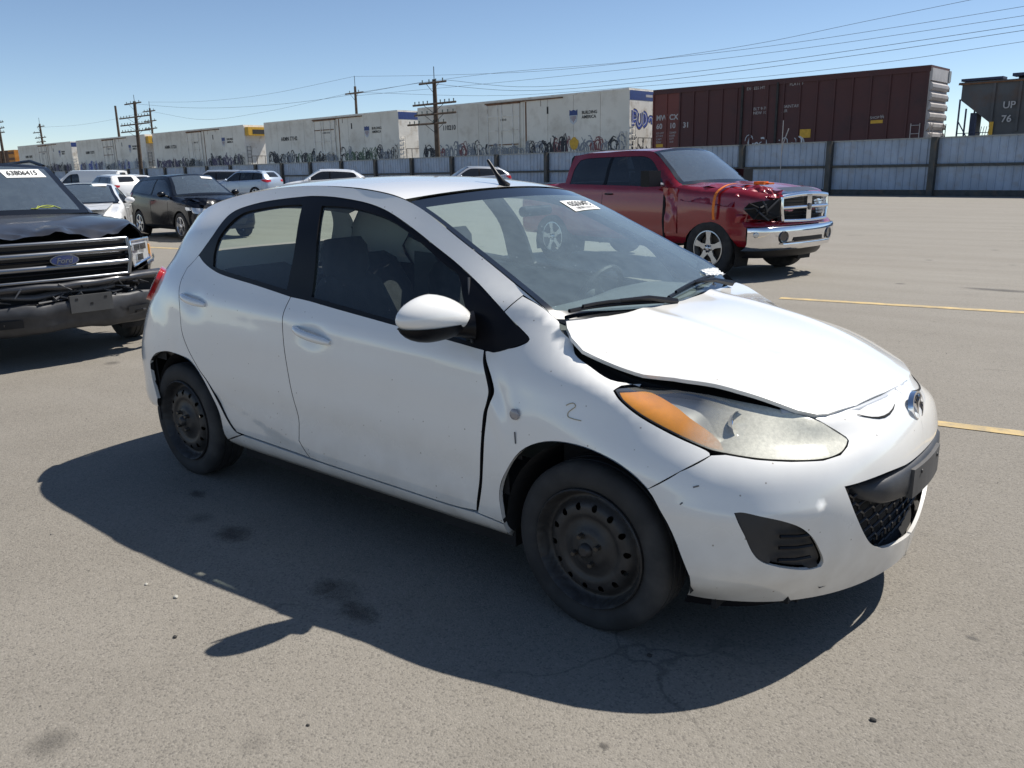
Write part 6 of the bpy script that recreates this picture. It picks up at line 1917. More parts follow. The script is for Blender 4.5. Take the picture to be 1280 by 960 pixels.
        for (u, zc) in ((.25, 1.03), (.6, 1.03), (.4, .93)):
            c = Vector(P[0]).lerp(Vector(P[1]), u)
            box('lamp_cell', -.012, .012, -.06, .06, -.03, .03, CHROME, hl, bevel=.008, M=Matrix.Translation((c.x + .012, (c.y + .008) * sg, zc)) @ Matrix.Rotation(R(42) * sg, 4, 'Z'))
        box('turn_lens', -.02, .03, -.035, .035, -.08, .05, AMBER, hl, bevel=.01, M=Matrix.Translation((.565, .945 * sg, .98)) @ Matrix.Rotation(R(60) * sg, 4, 'Z'))
    crumple_sheet('popped_wing', (.60, .97, 1.13), (-.25, .99, 1.18), (-.30, .86, 1.29), (.45, .72, 1.25), .05, P_GRAPHITE, t, 16, 3.3, 4.0, out=(0, .6, .7))
    crumple_sheet('bumper_corner', (.90, .62, .80), (.30, 1.06, .74), (.34, 1.10, .93), (.66, .96, .86), .05, P_GRAPHITE, t, 14, 5.5, 6.0, out=(.6, .6, 0))
    crumple_sheet('bumper_corner', (.90, .64, .70), (.42, 1.04, .46), (.36, 1.06, .72), (.86, .72, .78), .05, P_GRAPHITE, t, 14, 2.5, 6.0, out=(.6, .6, 0))
    crumple_sheet('bumper_corner', (.90, -.62, .80), (.30, -1.0, .74), (.34, -1.0, .93), (.66, -.93, .86), .03, P_GRAPHITE, t, 10, 7.5, 6.0, out=(.6, -.6, 0))
    for o in list(t.children):
        if o.name.split('.')[0] == 'mirror': bpy.data.objects.remove(o.children[0]); bpy.data.objects.remove(o)
    # windscreen sticker and yellow grease-pencil loop
    MWS = Master()
    ws = [o for o in t.children if o.name.startswith('windscreen') and 'surround' not in o.name][0]
    Vv = [v.co.copy() for v in ws.data.vertices]
    MWS.V = Vv; MWS.F = [tuple(p.vertices) for p in ws.data.polygons]; MWS.build()
    def og(x, y, h=.004):
        p, n_ = MWS.cast(Vector((x, y, 2.3)), Vector((0, 0, -1))); return p + n_ * h
    def onz(y, z, h=.006):
        p, n_ = MWS.cast(Vector((1.0, y, z)), Vector((-1, 0, 0))); return p + n_ * h
    V = []
    for i in range(6):
        for j in range(4): V.append(onz(.14 + .42 * i / 5 + .04 * (1 - j / 3), 1.715 + .085 * j / 3))
    st = pyobj('lot_sticker', V, grid_tris(6, 4), LABELW, ws, True)
    tx = make_text('63806415', .085, INK, Matrix.Identity(4), st, extrude=0, bold=.002)
    for v in tx.data.vertices: v.co = onz(.36 + v.co.x * .95, 1.758 + v.co.y * .8, .010)
    pts = [onz(.42 + .13 * math.cos(a), 1.36 + .06 * math.sin(a), .006) for a in np.linspace(0.2, 5.3, 16)]
    tubeobj('paint_mark', pts, .004, plain('yellow_marker', (.45, .50, .08), rough=.8), ws, 5)
    place(t, -6.585, .134, R(-5.15), .885)
    return t

# ---------------------------------------------------------------- the other parked vehicles
def at_px(px, depth):
    """ground position seen at image column px, at the given depth along the view axis"""
    d = (c_r * ((px - 640) / 1035.48) + c_u * ((480 - (211 + (640 - px) * .0194)) / 1035.48) + cf)
    return Vector((1.408, -2.9014)) + Vector((d.x, d.y)) * depth
def park(t, px, depth, yaw, s=1.0, mid=-1.35):
    p = at_px(px, depth)
    place(t, p.x - mid * s * math.cos(R(yaw)), p.y - mid * s * math.sin(R(yaw)), R(yaw), s)
P_PEARL = paint('pearl_white_paint', (.70, .71, .72), rough=.25, dirt=(.4, .38, .33), amt=.1)
def build_parked():
    # black compact SUV, damaged nose
    s = Spec(hw=.91, xf=.86, xr=-3.50, wb=2.64, R=.345, zs=.26, hood=[(.86, .86), (.5, .99), (0, 1.05), (-.45, 1.09)], belt=[(-3.3, 1.18), (-.5, 1.03)], ws0=-.42, ws1=-1.20, rr1=-2.95, rr0=-3.32, zt=1.62, wroof=.58, zd=1.18, tailz=1.1)
    def hf(h):
        for i in range(h.shape[0]):
            for j in range(h.shape[1]):
                p = h[i, j]; w = math.exp(-((p[0] - .55) / .30) ** 2 - ((p[1] + .40) / .45) ** 2)
                h[i, j, 2] += w * (.10 * noise3(p, 4, 2.2) + .10 * (.35 - abs(noise3(p, 6, 1.0))) + .02)
        return h
    t, D, M = make_car('parked_suv', 'black compact SUV with crumpled hood behind the white hatchback', 'SUV', s, P_BLACK, rimr=.235, wmat=plain('bright_alloy', (.62, .63, .66), rough=.25, metal=.8, coat=.3), hoodfn=hf, res=.06, detail=1)
    crumple_sheet('crumpled_wing', (.80, -.55, .86), (.25, -.92, .95), (.15, -.80, 1.06), (.60, -.40, 1.03), .10, P_BLACK, t, 14, 2.3, 5.5, out=(.3, -.4, .9))
    crumple_sheet('torn_bumper', (.86, -.30, .45), (.50, -.88, .40), (.52, -.90, .75), (.86, -.30, .78), .08, BLACKTRIM, t, 12, 4.3, 6.5, out=(.7, -.5, 0))
    sheet('lot_sticker', np.array([[(lerp(-1.02, -.93, v), .20 + .30 * u, lerp(1.56, 1.512, v) - .03 * (u + .2) + .008) for v in (0, 1)] for u in np.linspace(0, 1, 5)]), LABELW, t)
    place(t, -17.332, 8.555, R(-6.5), .951)
    # white sedan with sprung hood
    s = Spec(hw=.91, xf=.92, xr=-3.75, wb=2.78, R=.33, zs=.2, hood=[(.92, .72), (.5, .85), (0, .93), (-.5, .98)], belt=[(-3.4, 1.04), (-.5, .95)], ws0=-.45, ws1=-1.35, rr1=-2.45, rr0=-3.15, zt=1.45, zd=1.02, tailz=.95)
    t, D, M = make_car('parked_sedan', 'white sedan with sprung hood between the dark SUV and the black SUV', 'sedan', s, P_WHITE2, sedan=True, res=.07)
    crumple_sheet('sprung_hood', (.80, -.60, .86), (-.38, -.66, 1.0), (-.38, .66, 1.0), (.80, .60, .90), .04, P_WHITE2, t, 14, 7.7, 2.5, out=(0, 0, 1))
    sheet('lot_sticker', np.array([[(lerp(-1.26, -1.14, v), .15 + .36 * u, lerp(1.425, 1.375, v) + .008) for v in (0, 1)] for u in np.linspace(0, 1, 4)]), LABELW, t)
    park(t, 101, 18.5, -30, .95, mid=-1.0)
    # rows near the fence
    suv = dict(hw=.93, xf=.90, xr=-3.75, wb=2.78, R=.36, zs=.26, hood=[(.90, .90), (.5, 1.02), (0, 1.08), (-.45, 1.12)], belt=[(-3.5, 1.16), (-.5, 1.06)], ws0=-.42, ws1=-1.25, rr1=-3.15, rr0=-3.55, zt=1.70, wroof=.62, zd=1.15, tailz=1.1)
    cross = dict(hw=.92, xf=.88, xr=-3.62, wb=2.66, R=.355, zs=.25, hood=[(.88, .86), (.5, .99), (0, 1.05), (-.45, 1.09)], belt=[(-3.4, 1.18), (-.5, 1.04)], ws0=-.42, ws1=-1.25, rr1=-2.90, rr0=-3.40, zt=1.64, wroof=.58, zd=1.17, tailz=1.08, roofdrop=.08)
    t, D, M = make_car('parked_suv', 'silver-blue SUV with roof rails, seen from its rear corner before the fence', 'SUV', Spec(**{**suv, 'splits': [-1.62, -2.62]}), P_SILVERBLUE, rails='alu', detail=1, res=.09, interior=False, group='vehicles parked in rows before the fence')
    park(t, 306, 52, 196, 1.02)
    t, D, M = make_car('parked_crossover', 'white crossover facing left in front of the blue fence, left of the roof', 'crossover', Spec(**cross), P_PEARL, detail=1, res=.09, interior=False, group='vehicles parked in rows before the fence')
    park(t, 404, 46, 226, 1.04)
    t, D, M = make_car('parked_crossover', 'silver crossover just behind the hatchback roof, facing left', 'crossover', Spec(**cross), P_SILVER, detail=1, res=.09, interior=False, group='vehicles parked in rows before the fence')
    park(t, 586, 46, 233, 1.04)
    van = dict(hw=.93, xf=.95, xr=-3.85, wb=2.9, R=.34, zs=.25, hood=[(.95, .95), (.5, 1.08), (.1, 1.18), (-.2, 1.24)], belt=[(-3.6, 1.20), (-.3, 1.14)], ws0=-.10, ws1=-.95, rr1=-3.65, rr0=-3.75, zt=1.92, wroof=.74, zd=1.15, tailz=1.15, splits=[-1.45])
    van['dlo'] = [(-.40, 1.19), (-.62, 1.42), (-.86, 1.62), (-1.05, 1.70), (-1.38, 1.72), (-1.45, 1.60), (-1.47, 1.22), (-1.0, 1.20)]
    van['splits'] = [-1.0]
    t, D, M = make_car('cargo_van', 'white panel van standing behind the parked white cars at left', 'van', Spec(**van), P_WHITE2, detail=1, res=.12, interior=False, group='vehicles parked in rows before the fence')
    park(t, 104, 50, 222, 1.0)
    t, D, M = make_car('parked_suv', 'white SUV with red tail lights below the panel van', 'SUV', Spec(**suv), P_WHITE2, detail=1, res=.09, interior=False, group='vehicles parked in rows before the fence')
    park(t, 137, 44, 176, .96)
    t, D, M = make_car('parked_suv', 'white SUV whose red tail light shows beside the black SUV roof', 'SUV', Spec(**cross), P_PEARL, detail=1, res=.09, interior=False, group='vehicles parked in rows before the fence')
    park(t, 160, 53, 180, 1.0)
    sed = dict(hw=.91, xf=.92, xr=-3.75, wb=2.78, R=.33, zs=.2, hood=[(.92, .70), (.5, .83), (0, .90), (-.5, .96)], belt=[(-3.4, 1.02), (-.5, .94)], ws0=-.45, ws1=-1.35, rr1=-2.45, rr0=-3.15, zt=1.46, zd=1.0, tailz=.93)
    t, D, M = make_car('parked_sedan', 'white sedan with curved roof just above the black SUV', 'sedan', Spec(**sed), P_WHITE2, detail=1, res=.09, sedan=True, interior=False, group='vehicles parked in rows before the fence')
    park(t, 214, 47, 214, 1.04)
    mv = dict(suv); mv.update(zt=1.78, ws0=-.25, ws1=-1.15, rr1=-3.4, rr0=-3.6, xf=.85, xr=-3.8)
    t, D, M = make_car('parked_minivan', 'silver minivan parked behind the silver-blue SUV', 'minivan', Spec(**mv), P_SILVER, detail=1, res=.09, interior=False, group='vehicles parked in rows before the fence')
    park(t, 266, 59, 222, 1.03)
    t, D, M = make_car('parked_sedan', 'dark blue sedan glimpsed left of the panel van', 'sedan', Spec(**{**sed, 'zt': 1.45}), paint('dark_blue_paint', (.015, .022, .05), coat=1), detail=0, res=.12, sedan=True, interior=False, group='vehicles parked in rows before the fence')
    park(t, 66, 60, 222, 1.0)
# ---------------------------------------------------------------- fence
def strip_y(P, x):
    return float(np.interp(x, [p[0] for p in P], [p[1] for p in P]))
FENCE = [(-170, 52), (-130, 50), (-100, 48.2), (-70, 46.2), (-50, 44.3), (-35, 42.4), (-20, 40.2), (-4.61, 37.83), (6, 36), (40, 30.0)]
def fence_h(x): return float(np.interp(x, [-170, -130, -100, -70, -50, -35, -20], [2.45, 2.38, 2.38, 2.42, 2.46, 2.49, 2.50]))
def build_fence():
    f = thing('boundary_fence', 'long pale blue corrugated metal fence with dark posts below the rail cars', 'fence', (-30, 41.6, 0))
    PAN = plain('fence_panel_paint', (.30, .37, .47), rough=.5, var=.16, vscale=.8, dirt=(.25, .25, .26), dirt_scale=2.2, dirt_lo=.5, dirt_hi=.8)
    POST = plain('fence_post_steel', (.055, .06, .06), rough=.7, var=.3, dirt=(.12, .09, .06), dirt_scale=4)
    CAP = plain('fence_cap', (.30, .31, .30), rough=.6, var=.2)
    # points along the line at equal spacing
    L = []; x = 24.0
    segs = [Vector(p) for p in reversed(FENCE)]
    pos = segs[0].copy(); out = [pos.copy()]
    step = 4.85; i = 0; cur = segs[0]; left = step
    for a, b in zip(segs[:-1], segs[1:]):
        d = (b - a).length; t0 = 0.0
        while d - t0 >= left:
            t0 += left; out.append(a.lerp(b, t0 / d)); left = step
        left -= (d - t0)
    off = 0.0
    pts = [p for p in out if p.x < 26]
    # slide so that a post stands where the photograph shows one
    tgt = -8.0; near = min(pts, key=lambda p: abs(p.x - tgt)); sh = tgt - near.x
    pts = [Vector((p.x + sh, strip_y(FENCE, p.x + sh))) for p in pts]
    inv = f.matrix_world.inverted()
    base = Vector((-30, 41.6, 0))
    panel_me = {}
    rnd = random.Random(2)
    for k in range(len(pts) - 1):
        a, b = pts[k], pts[k + 1]
        L_ = (b - a).length; ang = math.atan2(b.y - a.y, b.x - a.x)
        H = fence_h(a.x)
        # corrugated sheet: narrow ribs standing on a flat field
        def make(wide):
            V = []; F = []
            n = 15; xs = []
            for r_ in range(n):
                x0 = r_ / n * L_
                xs += [(x0, 0), (x0 + .02, .035), (x0 + .06, .035), (x0 + .08, 0)]
            xs.append((L_, 0))
            for xx, yy in xs: V += [(xx, -yy * -1, 0), (xx, yy, 1)]
            for q in range(len(xs) - 1): F.append((2 * q, 2 * q + 2, 2 * q + 3, 2 * q + 1))
            me = bpy.data.meshes.new('panel'); me.from_pydata(V, [], F); me.update(); me.materials.append(PAN); return me
        if 'p' not in panel_me: panel_me['p'] = make(True)
        for (z0, z1) in ((.24, H * .53), (H * .53, H - .03)):
            o = bpy.data.objects.new('panel', panel_me['p']); col.objects.link(o); o.parent = f
            o.location = (a.x - base.x, a.y - base.y, z0 - 0); o.rotation_euler = (R(rnd.uniform(-.5, .5)), 0, ang); o.scale = (1, 1, z1 - z0)
        M_ = Matrix.Translation((a.x - base.x, a.y - base.y, 0)) @ Matrix.Rotation(ang, 4, 'Z')
        if 'rail' not in panel_me:
            for nm, bx_ in (('rail', (0, L_, .04, .13, 0, .12)), ('kickboard', (0, L_, .02, .10, 0, .26)), ('cap', (0, L_, -.05, .09, 0, .05)), ('post', (-.13, .13, .03, .27, 0, 1))):
                bm = bmesh.new(); bx(bm, *bx_); me = bpy.data.meshes.new(nm); bm.to_mesh(me); bm.free(); me.materials.append(CAP if nm == 'cap' else POST); panel_me[nm] = me
        for nm, z, sc in (('rail', H * .53 - .06, 1), ('kickboard', 0, 1), ('cap', H - .03, 1), ('post', 0, H + .02)):
            o = bpy.data.objects.new(nm, panel_me[nm]); col.objects.link(o); o.parent = f
            o.matrix_local = M_ @ Matrix.Translation((0, 0, z)) @ Matrix.Diagonal((1, 1, sc, 1))
    return f

# ---------------------------------------------------------------- rail cars
TD = Vector((-1, .067, 0)).normalized()             # along the train, to the left
TO = Vector((-29.3, 47.5, 0))
TN = Vector((-.067, -1, 0)).normalized()            # towards the camera
def tpt(x, z, out=0.0):
    t = (x - TO.x) / TD.x
    return TO + TD * t + TN * out + Vector((0, 0, z))
TANG = math.atan2(-TD.y, -TD.x)                     # local +X runs to the right

REEF = plain('reefer_white', (.70, .655, .57), rough=.6, var=.08, vscale=.35, dirt=(.40, .34, .26), dirt_scale=.55, dirt_lo=.5, dirt_hi=.85, bump=.0)
REEFEND = plain('reefer_end_white', (.72, .69, .63), rough=.6, var=.10, vscale=.8, dirt=(.30, .22, .13), dirt_scale=1.2, dirt_lo=.52, dirt_hi=.8)
RUST = plain('rust_streak', (.16, .075, .035), rough=.85, var=.4, vscale=2)
STEELD = plain('underframe_black', (.035, .032, .03), rough=.8, var=.3)
NAVY = plain('navy_stripe', (.025, .05, .18), rough=.5, var=.15)
BOXRED = plain('boxcar_oxide_red', (.085, .026, .024), rough=.65, var=.22, vscale=.5, dirt=(.035, .016, .018), dirt_scale=.5, dirt_lo=.4, dirt_hi=.75)
BOXREDL = plain('boxcar_oxide_light', (.145, .040, .032), rough=.65, var=.2, vscale=.6)
PALE = plain('weathered_galvanised', (.44, .40, .38), rough=.5, var=.15, vscale=2)
HOPG = plain('hopper_grey', (.075, .075, .078), rough=.6, var=.3, vscale=.7, dirt=(.10, .06, .04), dirt_scale=.8)
YEL = plain('safety_yellow', (.58, .33, .03), rough=.6, var=.15)
WLET = plain('stencil_white', (.42, .40, .39), rough=.7, var=.15)
GB = [plain('graffiti_black', (.03, .03, .035), rough=.7), plain('graffiti_grey', (.22, .23, .25), rough=.7), plain('graffiti_violet', (.10, .08, .13), rough=.7),
      plain('graffiti_wine', (.20, .07, .07), rough=.7), plain('graffiti_green', (.09, .13, .08), rough=.7), plain('graffiti_blue', (.03, .06, .33), rough=.6), plain('graffiti_pale', (.50, .52, .54), rough=.7)]

def tbox(name, x0, x1, y0, y1, z0, z1, mat, par, bevel=0):
    return box(name, x0, x1, y0, y1, z0, z1, mat, par, bevel=bevel)

def tlet(body, size, x, z, mat, par, L0, name='lettering', align='LEFT', bold=.0, y=-.012, rot=None, sx=1.0):
    M4 = Matrix.Translation((x, y, z)) @ Matrix.Rotation(R(90), 4, 'X') @ Matrix.Diagonal((sx, 1, 1, 1))
    return make_text(body, size, mat, M4, par, name=name, extrude=.004, align=align, bold=bold)

def graffiti(par, x0, x1, z0, z1, mats, rnd, dens=1.0, y=-.016, fill=None):
    """sprayed pieces: overlapping outlined letter shapes built of thick strokes"""
    groups = {}
    x = x0
    while x < x1:
        w = rnd.uniform(.5, 1.1) * (z1 - z0) * .55
        h = (z1 - z0) * rnd.uniform(.65, 1.0)
        m = rnd.choice(mats)
        for s_ in range(int(rnd.uniform(4, 8) * dens)):
            bm = groups.setdefault(m.name, bmesh.new())
            n = 7
            a0 = rnd.uniform(0, 6.28); sp = rnd.uniform(2.5, 5.5)
            cx, cz = x + w * rnd.uniform(.2, .8), z0 + h * rnd.uniform(.3, .7)
            rx, rz = w * rnd.uniform(.25, .5), h * rnd.uniform(.25, .5)
            th = rnd.uniform(.02, .055)
            prev = None
            yy = y - rnd.uniform(0, .004)
            for k in range(n):
                a = a0 + sp * k / (n - 1)
                c = Vector((cx + rx * math.cos(a), yy, max(z0, cz + rz * math.sin(a)))); d = Vector((-math.sin(a) * rx, 0, math.cos(a) * rz)).normalized()
                q = Vector((d.z, 0, -d.x)) * th
                cur = (bm.verts.new(c + q), bm.verts.new(c - q))
                if prev: bm.faces.new((prev[0], cur[0], cur[1], prev[1]))
                prev = cur
        x += w * rnd.uniform(.55, .9)
    for mn, bm in groups.items():
        o = bmobj('graffiti', bm, bpy.data.materials[mn], par)
        o['kind'] = 'stuff'

def truck(par, xc, name='wheel_truck'):
    o = tbox(name, xc - 1.3, xc + 1.3, .25, .45, .55, .85, STEELD, par, bevel=.04)
    for dx in (-.9, .9):
        for yy in (.35, 2.35):
            bm = bmesh.new(); lathe(bm, [(0, .05), (.20, .05), (.22, .02), (.40, .03), (.45, .03), (.46, -.06), (0, -.06)], 20, Matrix.Translation((xc + dx, yy, .46)) @ Matrix.Rotation(R(90), 4, 'X'))
            bmobj('wheel', bm, STEELD, o, smooth=True)

def ladder(par, x, y, z0, z1, w=.45, n=7, axis='x', mat=None):
    bm = bmesh.new()
    for s_ in (0, w):
        p = (x + s_, y, 0) if axis == 'x' else (x, y + s_, 0)
        tube(bm, [(p[0], p[1], z0), (p[0], p[1], z1)], .022, 5)
    for k in range(n):
        z = lerp(z0 + .1, z1 - .1, k / (n - 1))
        a = (x, y, z); b = (x + w, y, z) if axis == 'x' else (x, y + w, z)
        tube(bm, [a, b], .018, 5)
    return bmobj('ladder', bm, mat or WLET, par)

ZB = 1.25       # rail level above the yard
def reefer(x0, x1, label, num, rnd, end='plain', side_extra=None, seed=0, gmats=(0, 1, 2), dooroff=.42, endgraf=False):
    """x0 = left end, x1 = right end (world x); local X runs right, local -Y faces the camera"""
    p = tpt(x0, 0)
    L = (tpt(x1, 0) - p).length
    t = thing('reefer_car', label, 'rail car', (p.x, p.y, ZB), TANG, 'white refrigerated rail cars in a line behind the fence')
    zt = 6.62 - ZB; z0 = 1.0
    # side sheathing panels, each a sheet with a standing seam
    n = 9
    for k in range(n):
        a, b = L * k / n, L * (k + 1) / n
        tbox('side_panel', a + .015, b - .015, 0, .06, z0, zt - .12, REEF, t)
    tbox('body', .04, L - .04, .06, 2.96, z0, zt - .06, REEF, t)
    tbox('roof', 0, L, -.03, 3.03, zt - .12, zt, REEFEND, t, bevel=.02)
    e = tbox('end_wall', L - .02, L + .05, .0, 3.0, z0 - .1, zt - .12, REEFEND, t)
    tbox('end_wall', -.05, .02, .0, 3.0, z0 - .1, zt - .12, REEFEND, t)
    tbox('side_sill', 0, L, -.03, .12, z0 - .28, z0, STEELD, t)
    # plug door with its frame and lock rods
    dx0, dx1 = L * dooroff, L * dooroff + 3.3
    d = tbox('plug_door', dx0, dx1, -.06, 0, z0 + .05, zt - .35, REEF, t)
    for (a, b, c_, d_) in ((dx0 - .08, dx1 + .08, zt - .35, zt - .25), (dx0 - .08, dx1 + .08, z0 - .02, z0 + .06)): tbox('door_rail', a, b, -.12, 0, c_, d_, RUST if c_ > 3 else REEF, d)
    tbox('upper_track', dx0 - .3, dx1 + 4.2, -.09, 0, zt - .27, zt - .19, RUST, t)
    for xx in (dx0, lerp(dx0, dx1, .33), lerp(dx0, dx1, .45), lerp(dx0, dx1, .8), dx1): tbox('lock_rod', xx - .035, xx + .035, -.13, -.06, z0 + .1, zt - .38, REEFEND, d)
    for zz in (z0 + 1.05, z0 + 2.1, z0 + 3.15): tbox('cross_rail', dx0, dx1, -.11, -.06, zz, zz + .07, RUST if rnd.random() < .5 else REEFEND, d)
    tbox('rust_run', dx1 + .55, dx1 + .68, -.012, 0, z0 + .3, zt - .3, RUST, t)
    for k in range(5):
        xx = rnd.uniform(dx0 - .1, dx1 + 3.5); tbox('rust_run', xx, xx + rnd.uniform(.03, .08), -.010, 0, zt - .3 - rnd.uniform(.2, .9), zt - .27, RUST, t)
    tlet(num, .52, 3.0, z0 + 2.6, INK, t, L, bold=.012)
    tlet(num, .22, dx0 + 1.3, z0 + 2.9, INK, d, L, y=-.075)
    # shield emblem and slogan
    sx_ = dx1 + (L - dx1) * .52
    bm = bmesh.new()
    sh = [(-.36, .50), (-.2, .42), (0, .50), (.2, .42), (.36, .50), (.38, .1), (.30, -.32), (0, -.52), (-.30, -.32), (-.38, .1)]
    vs = [bm.verts.new((sx_ + a, -.014, z0 + 2.75 + b)) for a, b in sh]; bm.faces.new(vs)
    so = bmobj('shield', bm, GB[6], t)
    bm = bmesh.new(); vs = [bm.verts.new((sx_ + a, -.018, z0 + 2.75 + b)) for a, b in [(-.36, .50), (-.2, .42), (0, .50), (.2, .42), (.36, .50), (.37, .12), (-.37, .12)]]; bm.faces.new(vs)
    bmobj('shield_field', bm, NAVY, so)
    bm = bmesh.new()
    for a in (-.22, -.11, 0, .11, .22):
        vs = [bm.verts.new((sx_ + a + q, -.018, z0 + 2.75 + w)) for q, w in ((-.025, .08), (.025, .08), (.025, -.36 + abs(a)), (-.025, -.36 + abs(a)))]; bm.faces.new(vs)
    bmobj('shield_stripes', bm, GB[3], so)
    tlet('BUILDING\nAMERICA', .30, sx_ + .75, z0 + 2.85, INK, t, L, bold=.006)
    tbox('placard', dx1 + (L - dx1) * .27, dx1 + (L - dx1) * .27 + .14, -.02, 0, z0 + 3.1, z0 + 3.6, STEELD, t)
    # end fittings
    if end == 'navy':
        tbox('navy_band', L + .045, L + .06, .02, 2.98, zt - .75, zt - .14, NAVY, t)
        tbox('white_tag', L + .06, L + .066, 1.9, 2.7, zt - .52, zt - .36, WLET, t)
    if end == 'yellow':
        tbox('reefer_unit', L - .1, L + .75, .1, 2.9, zt - 1.1, zt - .25, YEL, t, bevel=.03)
        tbox('unit_grille', L + .75, L + .77, .6, 2.4, zt - .95, zt - .5, STEELD, t)
    ladder(t, L + .12, .15, .4, 3.2, .45, 8, 'y', REEFEND if end == 'navy' else STEELD)
    ladder(t, L - .6, -.07, .3, 2.6, .45, 6, 'x', REEFEND)
    tbox('end_platform', L, L + .55, .3, 2.7, z0 - .15, z0 - .08, STEELD, t)
    bm = bmesh.new()
    for yy in (.4, 1.0, 2.0, 2.6): tube(bm, [(L + .5, yy, z0 - .1), (L + .5, yy, z0 + 1.15)], .03, 5)
    tube(bm, [(L + .5, .4, z0 + 1.15), (L + .5, 2.6, z0 + 1.15)], .03, 5)
    bmobj('end_railing', bm, STEELD, t)
    tubeobj('coupler', [(L, 1.5, z0 - .25), (L + 1.25, 1.5, z0 - .25)], .12, STEELD, t, 8)
    g = random.Random(seed)
    ms = [GB[i] for i in gmats]
    graffiti(t, .5, dx0 - .3, z0, z0 + 1.45, ms, g, 1.2)
    graffiti(t, dx0, dx1, z0 + .1, z0 + 1.2, [GB[0], GB[1]], g, .8, y=-.135)
    graffiti(t, dx1 + .6, L - 1.0, z0, z0 + 1.5, ms, g, 1.2)
    if side_extra: side_extra(t, L, z0, zt)
    truck(t, 2.6); truck(t, L - 2.6)
    tubeobj('brake_pipe', [(3.5, .3, z0 - .35), (L - 3.5, .3, z0 - .35)], .06, STEELD, t, 6)
    return t

def blue_piece(t, L, z0, zt):
    """the fat blue throw-up on the near end wall"""
    fat = bmesh.new(); out = bmesh.new(); hi = bmesh.new()
    def blob(bm, pts, th, x):
        prev = None
        for k, (a, b) in enumerate(pts):
            c = Vector((x, a, b)); q_ = pts[min(k + 1, len(pts) - 1)]; p_ = pts[max(k - 1, 0)]
            d = Vector((0, q_[0] - p_[0], q_[1] - p_[1])).normalized(); n_ = Vector((0, d.z, -d.y)) * th
            cur = (bm.verts.new(c + n_), bm.verts.new(c - n_))
            if prev: bm.faces.new((prev[0], cur[0], cur[1], prev[1]))
            prev = cur
    X = L + .055
    zc = z0 + 2.05
    letters = [[(.42, .9), (.42, -.1)], [(.45, .85), (.80, .75), (.85, .35), (.50, .25)], [(.95, .75), (.92, .1), (1.15, -.15), (1.42, .05), (1.45, .75)], [(1.62, .80), (1.60, -.05)], [(1.62, .75), (1.90, .65), (2.0, .15), (1.65, -.10)], [(2.3, .2), (2.45, .45), (2.72, .4), (2.75, .05)]]
    for Lt in letters:
        P = smooth_open([(a, zc + b) for a, b in Lt], 5) if len(Lt) > 2 else [(a, zc + b) for a, b in Lt]
        blob(out, P, .20, X); blob(fat, P, .145, X + .006); blob(hi, [(a - .03, b + .03) for a, b in P], .03, X + .012)
    bmobj('graffiti', out, GB[0], t); bmobj('graffiti', fat, GB[5], t); bmobj('graffiti', hi, GB[6], t)
    rnd = random.Random(9)
    bm = bmesh.new()
    for k in range(14):
        y = rnd.uniform(.3, 2.7); z = z0 + rnd.uniform(.2, 1.25)
        P = [(y + rnd.uniform(-.2, .2), z + rnd.uniform(-.2, .2)) for _ in range(4)]
        blob(bm, P, .035, X + .004)
    bmobj('graffiti', bm, GB[0], t)

